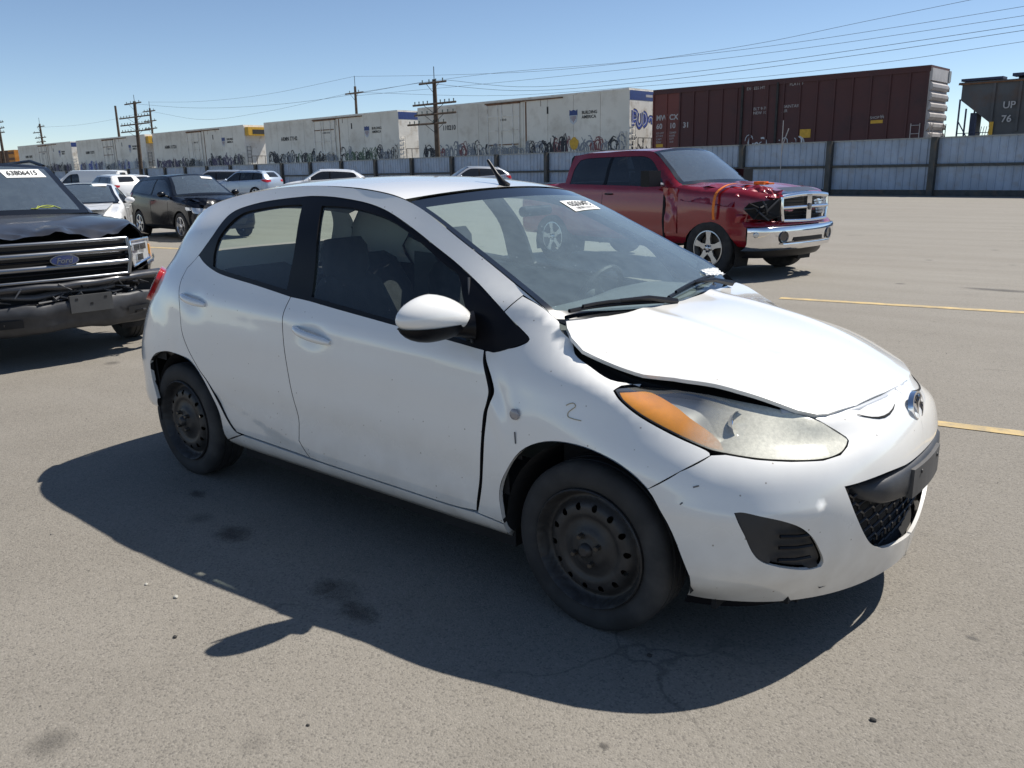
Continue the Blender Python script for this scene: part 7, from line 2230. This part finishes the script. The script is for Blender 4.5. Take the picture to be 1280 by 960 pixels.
def build_train():
    rnd = random.Random(11)
    def extra1(t, L, z0, zt):
        blue_piece(t, L, z0, zt)
        bm = bmesh.new(); n = 14
        vs = [bm.verts.new((L - 4.7 + .42 * math.cos(a) * (1 + .12 * math.sin(5 * a)), -.022, z0 + .95 + .42 * math.sin(a) * (1 + .1 * math.cos(4 * a)))) for a in np.linspace(0, 6.28, n, endpoint=False)]
        bm.faces.new(vs); bmobj('yellow_splash', bm, YEL, t)
    reefer(-50.75, -29.3, 'nearest white refrigerated rail car, with blue graffiti on its end wall', '110210', rnd, 'navy', extra1, 1, (0, 1, 3, 1), .385)
    reefer(-74.9, -53.4, 'white refrigerated rail car with navy-topped end, left of the big utility pole', 'ARMN 77142', rnd, 'navy', None, 2, (0, 4, 1, 0), .42)
    reefer(-100.8, -79.0, 'white refrigerated rail car with yellow end unit, third from the maroon boxcar', 'ARMN 117231', rnd, 'yellow', None, 3, (2, 2, 0), .42)
    reefer(-125.4, -103.0, 'white refrigerated rail car crossed by the tall leaning utility pole', 'ARMN 110771', rnd, 'yellow', None, 4, (2, 1, 6, 5), .42)
    reefer(-150.2, -127.5, 'farthest white refrigerated rail car, its lower half dark with graffiti', 'ARMN 110093', rnd, 'navy', None, 5, (0, 0, 2), .42)
    # rust-orange car at the far left
    p = tpt(-176, 0); L = (tpt(-152.3, 0) - p).length
    t = thing('gondola_car', 'rust-brown rail car with orange end at the far left of the train', 'rail car', (p.x, p.y, ZB), TANG)
    tbox('body', 0, L - 3, 0, 3, .9, 4.9, plain('brown_sheet', (.14, .07, .035), rough=.8, var=.4, vscale=.6), t)
    OR = plain('orange_end_paint', (.55, .22, .03), rough=.7, var=.3, vscale=.8)
    tbox('end_bay', L - 3, L, 0, 3, .9, 4.9, OR, t)
    for k in range(4): tbox('end_rib', L - 2.9, L, -.12, 0, 1.4 + k * .95, 1.75 + k * .95, RUST, t)
    for k in range(11): tbox('side_rib', 1 + k * 1.8, 1.15 + k * 1.8, -.12, 0, .9, 4.9, RUST, t)
    truck(t, 2.6); truck(t, L - 2.6)
    # maroon boxcar
    p = tpt(-27.35, 0); L = (tpt(-10.42, 0) - p).length
    t = thing('boxcar', 'dark maroon boxcar with pale ribbed end, right of the white rail cars', 'rail car', (p.x, p.y, ZB), TANG)
    zt = 6.32 - ZB; z0 = .75
    tbox('body', .05, L - .06, .10, 2.95, z0, zt - .1, BOXRED, t)
    n = 17; edges = [L * k / n for k in range(n + 1)]
    for k in range(n):
        m = BOXREDL if k < 2 else BOXRED
        tbox('side_panel', edges[k] + .05, edges[k + 1] - .05, .03, .10, z0 + .02, zt - .25, m, t)
        tbox('side_post', edges[k] - .05, edges[k] + .05, -.03, .10, z0, zt - .2, m, t)
    tbox('side_post', L - .16, L - .04, -.03, .10, z0, zt - .2, BOXRED, t)
    tbox('roof', -.02, L + .02, -.05, 3.05, zt - .12, zt, BOXRED, t, bevel=.02)
    tbox('top_plate', 0, L, -.04, .10, zt - .3, zt - .12, BOXRED, t)
    tbox('side_sill', 0, L, -.05, .14, z0 - .3, z0, BOXRED, t)
    tbox('end_wall', L - .06, L, 0, 3.0, z0 - .1, zt - .12, PALE, t)
    tbox('end_wall', 0, .06, 0, 3.0, z0 - .1, zt - .12, BOXREDL, t)
    ne = 7
    for k in range(ne):
        za = lerp(z0 + .1, zt - .75, k / ne); zb = lerp(z0 + .1, zt - .75, (k + 1) / ne)
        bm = bmesh.new()
        prof = [(0, za), (.10, za + .05), (.16, lerp(za, zb, .35)), (.16, lerp(za, zb, .65)), (.02, zb - .04), (0, zb)]
        for a, b in zip(prof[:-1], prof[1:]):
            v = [bm.verts.new((L + q[0], y, q[1])) for q, y in ((a, .06), (b, .06), (b, 2.75), (a, 2.75))]; bm.faces.new(v)
        for y in (.06, 2.75): bm.faces.new([bm.verts.new((L + q[0], y, q[1])) for q in prof])
        bmobj('end_corrugation', bm, PALE, t)
        tbox('corner_block', L, L + .12, 2.75, 3.0, za + .05, lerp(za, zb, .55), STEELD, t)
    tbox('end_top', L, L + .10, .0, 3.0, zt - .75, zt - .14, PALE, t)
    tbox('end_top_corner', L + .10, L + .14, 2.65, 3.0, zt - .7, zt - .14, plain('galv_grey', (.25, .26, .26), rough=.5), t)
    ladder(t, L - .7, -.10, .3, 2.2, .45, 5, 'x', PALE); ladder(t, L + .2, .1, .3, 2.2, .45, 5, 'y', PALE); ladder(t, L + .2, 2.3, .3, 2.2, .45, 5, 'y', STEELD)
    tlet('MW', .46, .22, z0 + 2.55, WLET, t, L, y=.018, bold=.012); tlet('CX', .46, 1.22, z0 + 2.55, WLET, t, L, y=.018, bold=.012)
    tlet('60', .46, .24, z0 + 2.02, WLET, t, L, y=.018, bold=.012); tlet('10', .46, 1.24, z0 + 2.02, WLET, t, L, y=.018, bold=.012); tlet('31', .46, 2.25, z0 + 2.02, WLET, t, L, y=.018, bold=.012)
    for k in range(4):
        tlet(['LD LMT', 'LT WT', 'CAPY', 'EXW'][k], .17, .26, z0 + 1.6 - .19 * k, WLET, t, L, y=.018)
        tlet(['220400', '65600', '5277', '10-8'][k], .17, 1.26, z0 + 1.6 - .19 * k, WLET, t, L, y=.018)
    tbox('yellow_placard', .24, .78, .015, .03, z0 + .72, z0 + .92, YEL, t)
    for (x, z, s_) in ((6.6, 3.9, 'EXCESS HT'), (7.1, 2.6, 'BLT 9-78\nNEW 10'), (9.3, 3.95, 'PLATE F'), (8.9, 2.62, 'MAINTAIN\nAIR')): tlet(s_, .24, x, z0 + z, WLET, t, L, y=.018)
    tbox('orange_placard', 10.1, 10.75, .005, .03, z0 + .95, z0 + 1.42, YEL, t)
    tlet('H', .22, 14.6, z0 + 1.9, WLET, t, L, y=.018); tbox('yellow_placard', 14.1, 14.75, .015, .03, z0 + 1.55, z0 + 1.72, YEL, t)
    tlet('SHOP 14', .2, 14.05, z0 + 1.85, WLET, t, L, y=.018)
    for (a, b) in ((6.3, 6.42), (8.55, 8.67)): tbox('door_post', a, b, -.08, .03, z0, zt - .2, STEELD, t)
    g = random.Random(6); graffiti(t, 6.6, 8.2, z0 + .2, z0 + 1.3, [GB[6]], g, .35, y=.0)
    graffiti(t, 8.8, 9.9, z0 + .3, z0 + 1.2, [GB[6]], g, .3, y=.0)
    truck(t, 2.4); truck(t, L - 2.4); tubeobj('coupler', [(L, 1.5, z0 - .1), (L + .8, 1.5, z0 - .1)], .12, STEELD, t, 8)
    # covered hopper at the right edge
    p = tpt(-9.0, 0); L = 16.0
    t = thing('hopper_car', 'dark grey covered hopper car with sloping end at the right edge', 'rail car', (p.x, p.y, ZB), TANG)
    zs_, zt = 1.55, 5.22 - ZB
    # body with sloping end sheet
    prof = [(.15, zt), (.15, zt - .75), (1.55, zs_ + .55), (1.75, zs_), (L - 1.75, zs_), (L - 1.55, zs_ + .55), (L - .15, zt - .75), (L - .15, zt)]
    bm = bmesh.new()
    A = [bm.verts.new((a, .05, b)) for a, b in prof]; B = [bm.verts.new((a, 2.95, b)) for a, b in prof]
    bm.faces.new(A); bm.faces.new(B[::-1])
    for k in range(8): bm.faces.new((A[k], B[k], B[(k + 1) % 8], A[(k + 1) % 8]))
    bmobj('body', bm, HOPG, t)
    tbox('roof', 0, L, -.03, 3.03, zt, zt + .10, HOPG, t, bevel=.02)
    tbox('roof_edge', 0, L, -.06, -.03, zt - .02, zt + .05, RUST, t)
    RW = plain('roof_walk_blue', (.035, .045, .085), rough=.6, var=.2)
    tbox('roof_walk', .0, 1.9, .3, 1.1, zt + .18, zt + .30, RW, t); tbox('roof_walk', 2.3, L, .3, 1.1, zt + .26, zt + .40, RW, t)
    for k in range(8): tbox('hatch_cover', 2.4 + k * 1.7, 3.6 + k * 1.7, 1.1, 1.9, zt + .10, zt + .34, RW, t, bevel=.05)
    for k in range(12): tbox('side_rib', 1.6 + k * 1.15, 1.72 + k * 1.15, -.05, .05, zs_ + .05 if k else zs_ + .3, zt, HOPG, t)
    tbox('side_sill', 0, L, 0, .14, .55, .78, STEELD, t); tbox('sill_plate', 1.75, L - 1.75, .0, .2, .6, zs_, HOPG, t)
    for xx, yy in ((.12, .05), (.45, .05), (.95, .05), (.12, 2.8), (.95, 2.8)): tubeobj('end_post', [(xx, yy, .6), (xx, yy, lerp(zt - .8, zs_ + .8, min(1, xx)) if xx > .3 else zt - .7)], .045, RW, t, 6)
    tubeobj('end_brace', [(.12, .05, 2.2), (.95, .05, .8)], .03, RW, t, 6)
    bm = bmesh.new()
    for z in (1.05, 1.6): tube(bm, [(.12, .05, z), (1.6, .05, z)], .02, 5)
    for k in range(4): tube(bm, [(1.1 + .12 * k, .08, .8), (1.25 + .12 * k, .08, 1.9)], .015, 4)
    bmobj('hand_rails', bm, RW, t)
    bm = bmesh.new(); lathe(bm, [(0, .3), (.28, .3), (.28, -.3), (0, -.3)], 14, Matrix.Translation((.45, .9, 1.15)) @ Matrix.Rotation(R(90), 4, 'X')); bmobj('brake_cylinder', bm, STEELD, t, smooth=True)
    tbox('slack_adjuster', .55, .85, .5, 1.4, .75, 2.6, RW, t)
    tbox('yellow_strip', 1.62, 1.80, -.07, -.05, .75, 2.1, YEL, t)
    tlet('UP', .46, 2.12, 2.85, WLET, t, L, y=-.06, bold=.008); tlet('76', .46, 2.12, 2.2, WLET, t, L, y=-.06, bold=.008); tlet('4', .52, 4.4, 2.35, WLET, t, L, y=.02)
    truck(t, 2.2); truck(t, L - 2.2)
    # track bed
    a = tpt(60, 0, 1.2); b = tpt(-260, 0, 1.2); c = tpt(-260, 0, -5); d = tpt(60, 0, -5)
    V = [(a.x, a.y - .8, .0), (b.x, b.y - .8, .0), (b.x, b.y + .6, ZB - .1), (a.x, a.y + .6, ZB - .1), (c.x, c.y, ZB - .1), (d.x, d.y, ZB - .1), (c.x, c.y + 2, 0), (d.x, d.y + 2, 0)]
    tb = pyobj('track_ballast', V, [(0, 1, 2, 3), (3, 2, 4, 5), (5, 4, 6, 7)], plain('ballast', (.16, .15, .14), rough=.95, var=.3, vscale=30, bump=.6, bscale=20)); tb['kind'] = 'structure'
    for yy in (.35, 1.85):
        q = tpt(60, 0, -yy - .4); r_ = tpt(-260, 0, -yy - .4)
        o = tubeobj('rail', [(q.x, q.y, ZB - .06), (r_.x, r_.y, ZB - .06)], .06, RUST, tb, 4)

# ---------------------------------------------------------------- utility poles and wires
WOOD = plain('weathered_pole_wood', (.085, .062, .045), rough=.9, var=.35, vscale=3, bump=.3, bscale=20)
GLASSI = plain('insulator', (.10, .13, .12), rough=.3, var=.2)
def pole(label, base, top, arms, r=.15, group=None, spike=None, brace=True):
    b = Vector(base); tp_ = Vector(top)
    t = thing('utility_pole', label, 'utility pole', (b.x, b.y, 0), 0, 'utility poles along the railway')
    tubeobj('mast', [(0, 0, 0), tp_ - Vector((b.x, b.y, 0))], [r * 1.15, r * .75], WOOD, t, 10)
    for (z, half, nins, shift) in arms:
        u = z / tp_.z; c = (tp_ - Vector((b.x, b.y, 0))) * u
        ax = TD * -1
        a0 = c - ax * (half - shift) - Vector((0, r, 0)); a1 = c + ax * (half + shift) - Vector((0, r, 0))
        am = bmesh.new(); tube(am, [a0, a1], .075, 4)
        arm = bmobj('crossarm', am, WOOD, t)
        for k in range(nins):
            s_ = (k + .5) / nins
            if nins > 2 and abs(s_ - .5) < .08: continue
            q = a0.lerp(a1, s_)
            tubeobj('insulator', [q + Vector((0, 0, .07)), q + Vector((0, 0, .26))], [.035, .05], GLASSI, arm, 6)
        if brace and half > .9:
            for sg in (-1, 1): tubeobj('brace', [c + ax * half * .5 * sg - Vector((0, r, 0)), c - Vector((0, r, .65))], .022, STEELD, arm, 4)
    if spike: tubeobj('ground_spike', [tp_ - Vector((b.x, b.y, 0)), tp_ - Vector((b.x, b.y, 0)) + Vector((0, 0, spike))], .03, STEELD, t, 5)
    return t
def wire(label, pts, sag_r=.011):
    P = smooth_open([Vector(p) for p in pts], 6)
    bm = bmesh.new(); tube(bm, P, sag_r, 4)
    o = bmobj('overhead_wire', bm, STEELD, None)
    tag(o, label, 'wire', 'overhead wires strung between the poles')
    return o
def build_poles():
    pole('big four-arm utility pole rising behind the hatchback roof', (-44.18, 44.35, 0), (-44.32, 44.40, 8.1), [(7.85, 1.5, 4, 0), (6.35, 2.4, 10, .05), (5.62, 2.3, 8, .1), (4.95, 2.2, 8, -.9)], .20, spike=.9)
    pole('leaning four-arm utility pole in front of the fourth white rail car', (-96.2, 47.85, 0), (-95.75, 47.9, 9.9), [(9.65, 2.2, 4, 0), (8.15, 4.0, 10, 0), (7.35, 3.9, 10, 0), (6.6, 3.9, 10, 0)], .22, spike=.7)
    pole('slim utility pole with single upswept arm behind the second white rail car', (-66.75, 56.02, 0), (-66.68, 56.02, 9.9), [(9.25, 1.5, 2, 0)], .16, spike=1.0)
    pole('thin pole with one crossarm just right of the leaning utility pole', (-113.6, 59.2, 0), (-113.3, 59.15, 10.6), [(10.2, 1.9, 4, 0), (8.9, 1.9, 4, 0), (7.9, 1.9, 4, 0)], .16, spike=.9)
    pole('bare pole without arms between the two leftmost rail cars', (-124.5, 59.9, 0), (-124.4, 59.88, 11.6), [], .2)
    pole('far utility pole with short arms above the last white rail car', (-156.0, 62.0, 0), (-156.1, 62.0, 10.6), [(10.1, 1.7, 3, 1.0), (9.2, 2.0, 3, -1.2), (8.3, 2.6, 4, 0), (7.6, 2.2, 3, 0)], .2, spike=1.0)
    pole('utility pole cut off by the left edge, only its arm ends showing', (-144.6, 51.2, 0), (-144.6, 51.2, 10.9), [(9.9, 3.2, 8, 0), (9.05, 3.2, 8, 0), (8.4, 3.0, 8, 0)], .22)
    W = {
     'highest wire, leaving the frame at the top right': [(10, 51, 11.6), (-10.23, 52.24, 10.16), (-16.0, 52.62, 9.75), (-22.16, 53.04, 9.29), (-29.46, 53.52, 9.07), (-39.84, 54.22, 9.13), (-54.5, 55.2, 9.94), (-66.68, 56.02, 10.85)],
     'wire from the slim pole down to the left': [(-66.68, 56.02, 10.85), (-83.75, 57.16, 10.30), (-100, 58.3, 10.6), (-113.3, 59.12, 11.4)],
     'second wire across the upper right sky': [(6, 51.2, 10.2), (-7.5, 52.05, 9.47), (-14.09, 52.49, 9.21), (-22.14, 53.03, 9.0), (-32.2, 53.71, 9.06), (-48, 54.8, 9.5), (-68.2, 56.1, 9.25)],
     'third wire across the right sky, ending at the big pole': [(4, 41.3, 7.7), (-5.76, 41.91, 7.24), (-11.16, 42.28, 7.03), (-17.75, 42.72, 6.81), (-25.98, 43.27, 6.71), (-36.0, 43.97, 6.95), (-43.0, 44.3, 7.95)],
     'fourth wire, just below the third one': [(4, 41.3, 7.4), (-5.74, 41.91, 7.01), (-11.14, 42.27, 6.77), (-17.74, 42.72, 6.56), (-25.97, 43.27, 6.44), (-36.0, 43.98, 6.70), (-45.6, 44.4, 7.95)],
     'faint wire just over the maroon boxcar': [(4, 51.3, 8.1), (-7.28, 52.04, 7.68), (-13.91, 52.48, 7.33), (-22.03, 53.03, 7.15), (-30.76, 53.61, 7.25), (-45.1, 54.57, 7.55), (-65.3, 55.92, 9.2)],
     'faint wire between the second and third wires': [(4, 51.3, 9.5), (-7.46, 52.05, 9.0), (-19.95, 52.89, 8.62), (-39.84, 54.22, 8.62), (-66.7, 56.0, 9.0)],
     'low wire sagging left of the slim pole': [(-68.2, 56.13, 9.3), (-84.13, 57.19, 8.43), (-98, 58.1, 8.3), (-113.3, 59.12, 10.2)],
     'wire between the two leftmost distant poles': [(-113.3, 59.1, 10.25), (-124.4, 59.88, 9.8), (-138.23, 60.81, 9.6), (-156.0, 61.97, 10.0)],
     'wire from the big pole running left along the rail cars': [(-45.6, 44.45, 8.0), (-60, 45.2, 7.6), (-80, 46.6, 8.2), (-97.6, 47.9, 9.8)],
    }
    for k, v in W.items(): wire(k, v)
    # thin whip rods along the fence
    for i, (x, lab) in enumerate(((-15.3, 'thin white marker rod with torn flag above the fence near the red pickup'),)):
        y = strip_y(FENCE, x) - .3
        t = thing('marker_rod', lab, 'marker rod', (x, y, 0), 0, 'thin rods standing along the fence')
        tubeobj('rod', [(0, 0, 0), (.0, 0, 3.6)], .022, WLET, t, 5)
        tubeobj('flag_ribbon', [(0, 0, 1.9), (.06, 0, 2.5), (.3, 0, 3.2)], .025, WLET, t, 4)
    for x, lab in ((-113.5, 'thin pale rod above the fence below the farthest rail cars'), (-87, 'thin pale rod at the fence left of the silver-blue SUV'), (-38.5, 'thin pale rod above the fence behind the silver crossover')):
        y = strip_y(FENCE, x) - .3
        o = tubeobj('marker_rod', [(x, y, 0), (x, y, 3.5)], .025, WLET, None, 5); tag(o, lab, 'marker rod', 'thin rods standing along the fence')

def build_trees():
    LEAF = plain('far_tree_leaf', (.05, .075, .03), rough=.9, var=.4, vscale=2)
    BARK = plain('far_tree_bark', (.06, .05, .04), rough=.9)
    rnd = random.Random(21)
    spots = [(-30.5, 140, 3.6), (-33.5, 143, 3.2), (-27.0, 138, 3.9), (-38, 150, 3.4), (-22, 140, 3.5)]
    labs = ['low green tree in the gap between boxcar and hopper', 'second low tree in the gap, partly behind the boxcar', 'low tree showing under the hopper end', 'distant tree behind the boxcar end', 'distant tree behind the hopper car']
    for (x, y, h), lab in zip(spots, labs):
        t = thing('distant_tree', lab, 'tree', (x, y, 0), 0, 'distant trees beyond the railway')
        tubeobj('trunk', [(0, 0, 0), (.1, 0, h * .6)], [.2, .1], BARK, t, 6)
        bm = bmesh.new()
        for k in range(420):
            a = rnd.uniform(0, 6.28); u = rnd.random() ** .5; z = h * (.35 + .75 * rnd.random())
            rr = 2.6 * u * math.sin(math.pi * min(1, max(.12, (z / h - .25) / .95)))
            c = Vector((rr * math.cos(a), rr * math.sin(a), z)); s_ = rnd.uniform(.16, .34)
            q = [Vector((rnd.uniform(-1, 1), rnd.uniform(-1, 1), rnd.uniform(-1, 1))) * s_ for _ in range(3)]
            bm.faces.new([bm.verts.new(c + e) for e in q])
        o = bmobj('crown', bm, LEAF, t)
# ---------------------------------------------------------------- ground markings, pebbles, stains
def quad(name, pts, z, mat, sub=24):
    a, b, c, d = [Vector((p[0], p[1], z)) for p in pts]
    V = []
    for i in range(sub + 1):
        u = i / sub
        V += [a.lerp(b, u), d.lerp(c, u)]
    F = [(2 * i, 2 * i + 2, 2 * i + 3, 2 * i + 1) for i in range(sub)]
    return pyobj(name, V, F, mat)
def build_ground_details():
    m = plain('worn_yellow_line', (.52, .38, .17), rough=.8, var=.15, vscale=3, dirt=(.24, .21, .165), dirt_scale=7, dirt_lo=.42, dirt_hi=.72, bump=.3, bscale=90)
    d = Vector((2.0, .34)).normalized(); n = Vector((-d.y, d.x))
    def line(c, l0, l1, w, lab):
        c = Vector(c); a = c - d * l0; b = c + d * l1
        q = quad('parking_line', [a - n * w / 2, b - n * w / 2, b + n * w / 2, a + n * w / 2], .004, m)
        q['kind'] = 'structure'
    c1 = Vector((-1.83, 6.53)); e1 = Vector((.176, 6.83)); d = (e1 - c1).normalized(); n = Vector((-d.y, d.x))
    line(c1, .4, 8, .13, '')
    c2 = Vector((.408, 2.375)); e2 = Vector((.823, 2.363))
    line(Vector((.60, 2.36)), 2.2, 7, .105, '')
    c3 = Vector((-15.6, 6.4)); line(c3, 3.5, 3.0, .16, '')
    line(Vector((-8.5, 4.6)), 2.5, 1.2, .12, '')
    st = bpy.data.materials.new('oil_stain'); st.use_nodes = True
    nt = st.node_tree; b = nt.nodes['Principled BSDF']; b.inputs['Base Color'].default_value = (.03, .027, .025, 1); b.inputs['Roughness'].default_value = .6
    tc = nt.nodes.new('ShaderNodeTexCoord'); nz = nt.nodes.new('ShaderNodeTexNoise'); nz.inputs['Scale'].default_value = 3.2; nz.inputs['Detail'].default_value = 9; nz.inputs['Roughness'].default_value = .7
    nt.links.new(tc.outputs['Object'], nz.inputs['Vector'])
    ln = nt.nodes.new('ShaderNodeVectorMath'); ln.operation = 'LENGTH'; nt.links.new(tc.outputs['Object'], ln.inputs[0])
    ma = nt.nodes.new('ShaderNodeMath'); ma.operation = 'MULTIPLY_ADD'; ma.inputs[1].default_value = -1.0; ma.inputs[2].default_value = 1.0; nt.links.new(ln.outputs['Value'], ma.inputs[0])
    mu = nt.nodes.new('ShaderNodeMath'); mu.operation = 'MULTIPLY'; nt.links.new(ma.outputs[0], mu.inputs[0]); nt.links.new(nz.outputs['Fac'], mu.inputs[1])
    mr = nt.nodes.new('ShaderNodeMapRange'); mr.inputs[1].default_value = .22; mr.inputs[2].default_value = .42; mr.inputs[3].default_value = 0; mr.inputs[4].default_value = .42; nt.links.new(mu.outputs[0], mr.inputs[0])
    tr = nt.nodes.new('ShaderNodeBsdfTransparent'); mx = nt.nodes.new('ShaderNodeMixShader')
    nt.links.new(mr.outputs[0], mx.inputs[0]); nt.links.new(tr.outputs[0], mx.inputs[1]); nt.links.new(b.outputs[0], mx.inputs[2]); nt.links.new(mx.outputs[0], nt.nodes['Material Output'].inputs[0])
    for (x, y, sx, sy) in ((-.88, -1.166, .26, .17), (-.70, -1.215, .20, .12), (-1.647, -1.11, .2, .16), (1.034, -.102, .05, .03), (.371, -1.275, .035, .03), (-.3, 8.4, .9, .25), (-2.2, -.95, .12, .08), (2.6, 5.2, .3, .2), (-5.0, 1.6, .3, .2)):
        o = pyobj('oil_stain', [(-1, -1, 0), (1, -1, 0), (1, 1, 0), (-1, 1, 0)], [(0, 1, 2, 3)], st)
        o.location = (x, y, .003); o.scale = (sx, sy, 1); o['kind'] = 'structure'
    # loose stones
    PB = plain('stone_dark', (.04, .038, .035), rough=.9, var=.3); PL = plain('stone_pale', (.42, .40, .35), rough=.9, var=.2)
    def stone(x, y, r, mat, lab):
        bm = bmesh.new(); bmesh.ops.create_icosphere(bm, subdivisions=2, radius=1)
        rnd = random.Random(x * 91)
        for v in bm.verts: v.co = Vector((v.co.x * r, v.co.y * r * .75, v.co.z * r * .5)) * (1 + .25 * noise3(v.co, 1.3, x))
        o = bmobj('pebble', bm, mat, None, smooth=True); o.location = (x, y, r * .35)
        tag(o, lab, 'pebble', 'loose pebbles on the asphalt')
    stone(-1.324, -1.554, .011, PL, 'pale pebble left of the mirror shadow tip, the nearer of two')
    stone(-1.509, -1.571, .008, PL, 'smaller pale pebble farther left on the sunlit asphalt')
    stone(-1.071, -1.70, .009, PB, 'black pebble just below the pale pebbles left of the shadow')
    stone(-.337, -1.712, .006, PB, 'tiny black pebble on the asphalt at bottom left of centre')
    stone(.253, -.308 - .52, .010, PB, 'dark crumb lying at the edge of the car shadow')
    stone(.906, -.727, .010, PB, 'black pebble on sunlit asphalt at bottom right')
    g = bmesh.new(); rnd = random.Random(77)
    for k in range(900):
        x = rnd.uniform(-6, 4); y = rnd.uniform(-2.6, 9)
        r = rnd.uniform(.002, .006)
        q = [Vector((x + rnd.uniform(-r, r), y + rnd.uniform(-r, r), rnd.uniform(.0005, r))) for _ in range(4)]
        vs = [g.verts.new(p) for p in q]
        for f in ((0, 1, 2), (0, 1, 3), (1, 2, 3), (0, 2, 3)): g.faces.new([vs[i] for i in f])
    o = bmobj('grit', g, PB); tag(o, 'scattered fine grit on the asphalt', 'grit', kind='stuff')
#MAIN
build_hatchback()
build_ram()
build_ford()
build_parked()
build_fence()
build_train()
build_poles()
build_trees()
build_ground_details()
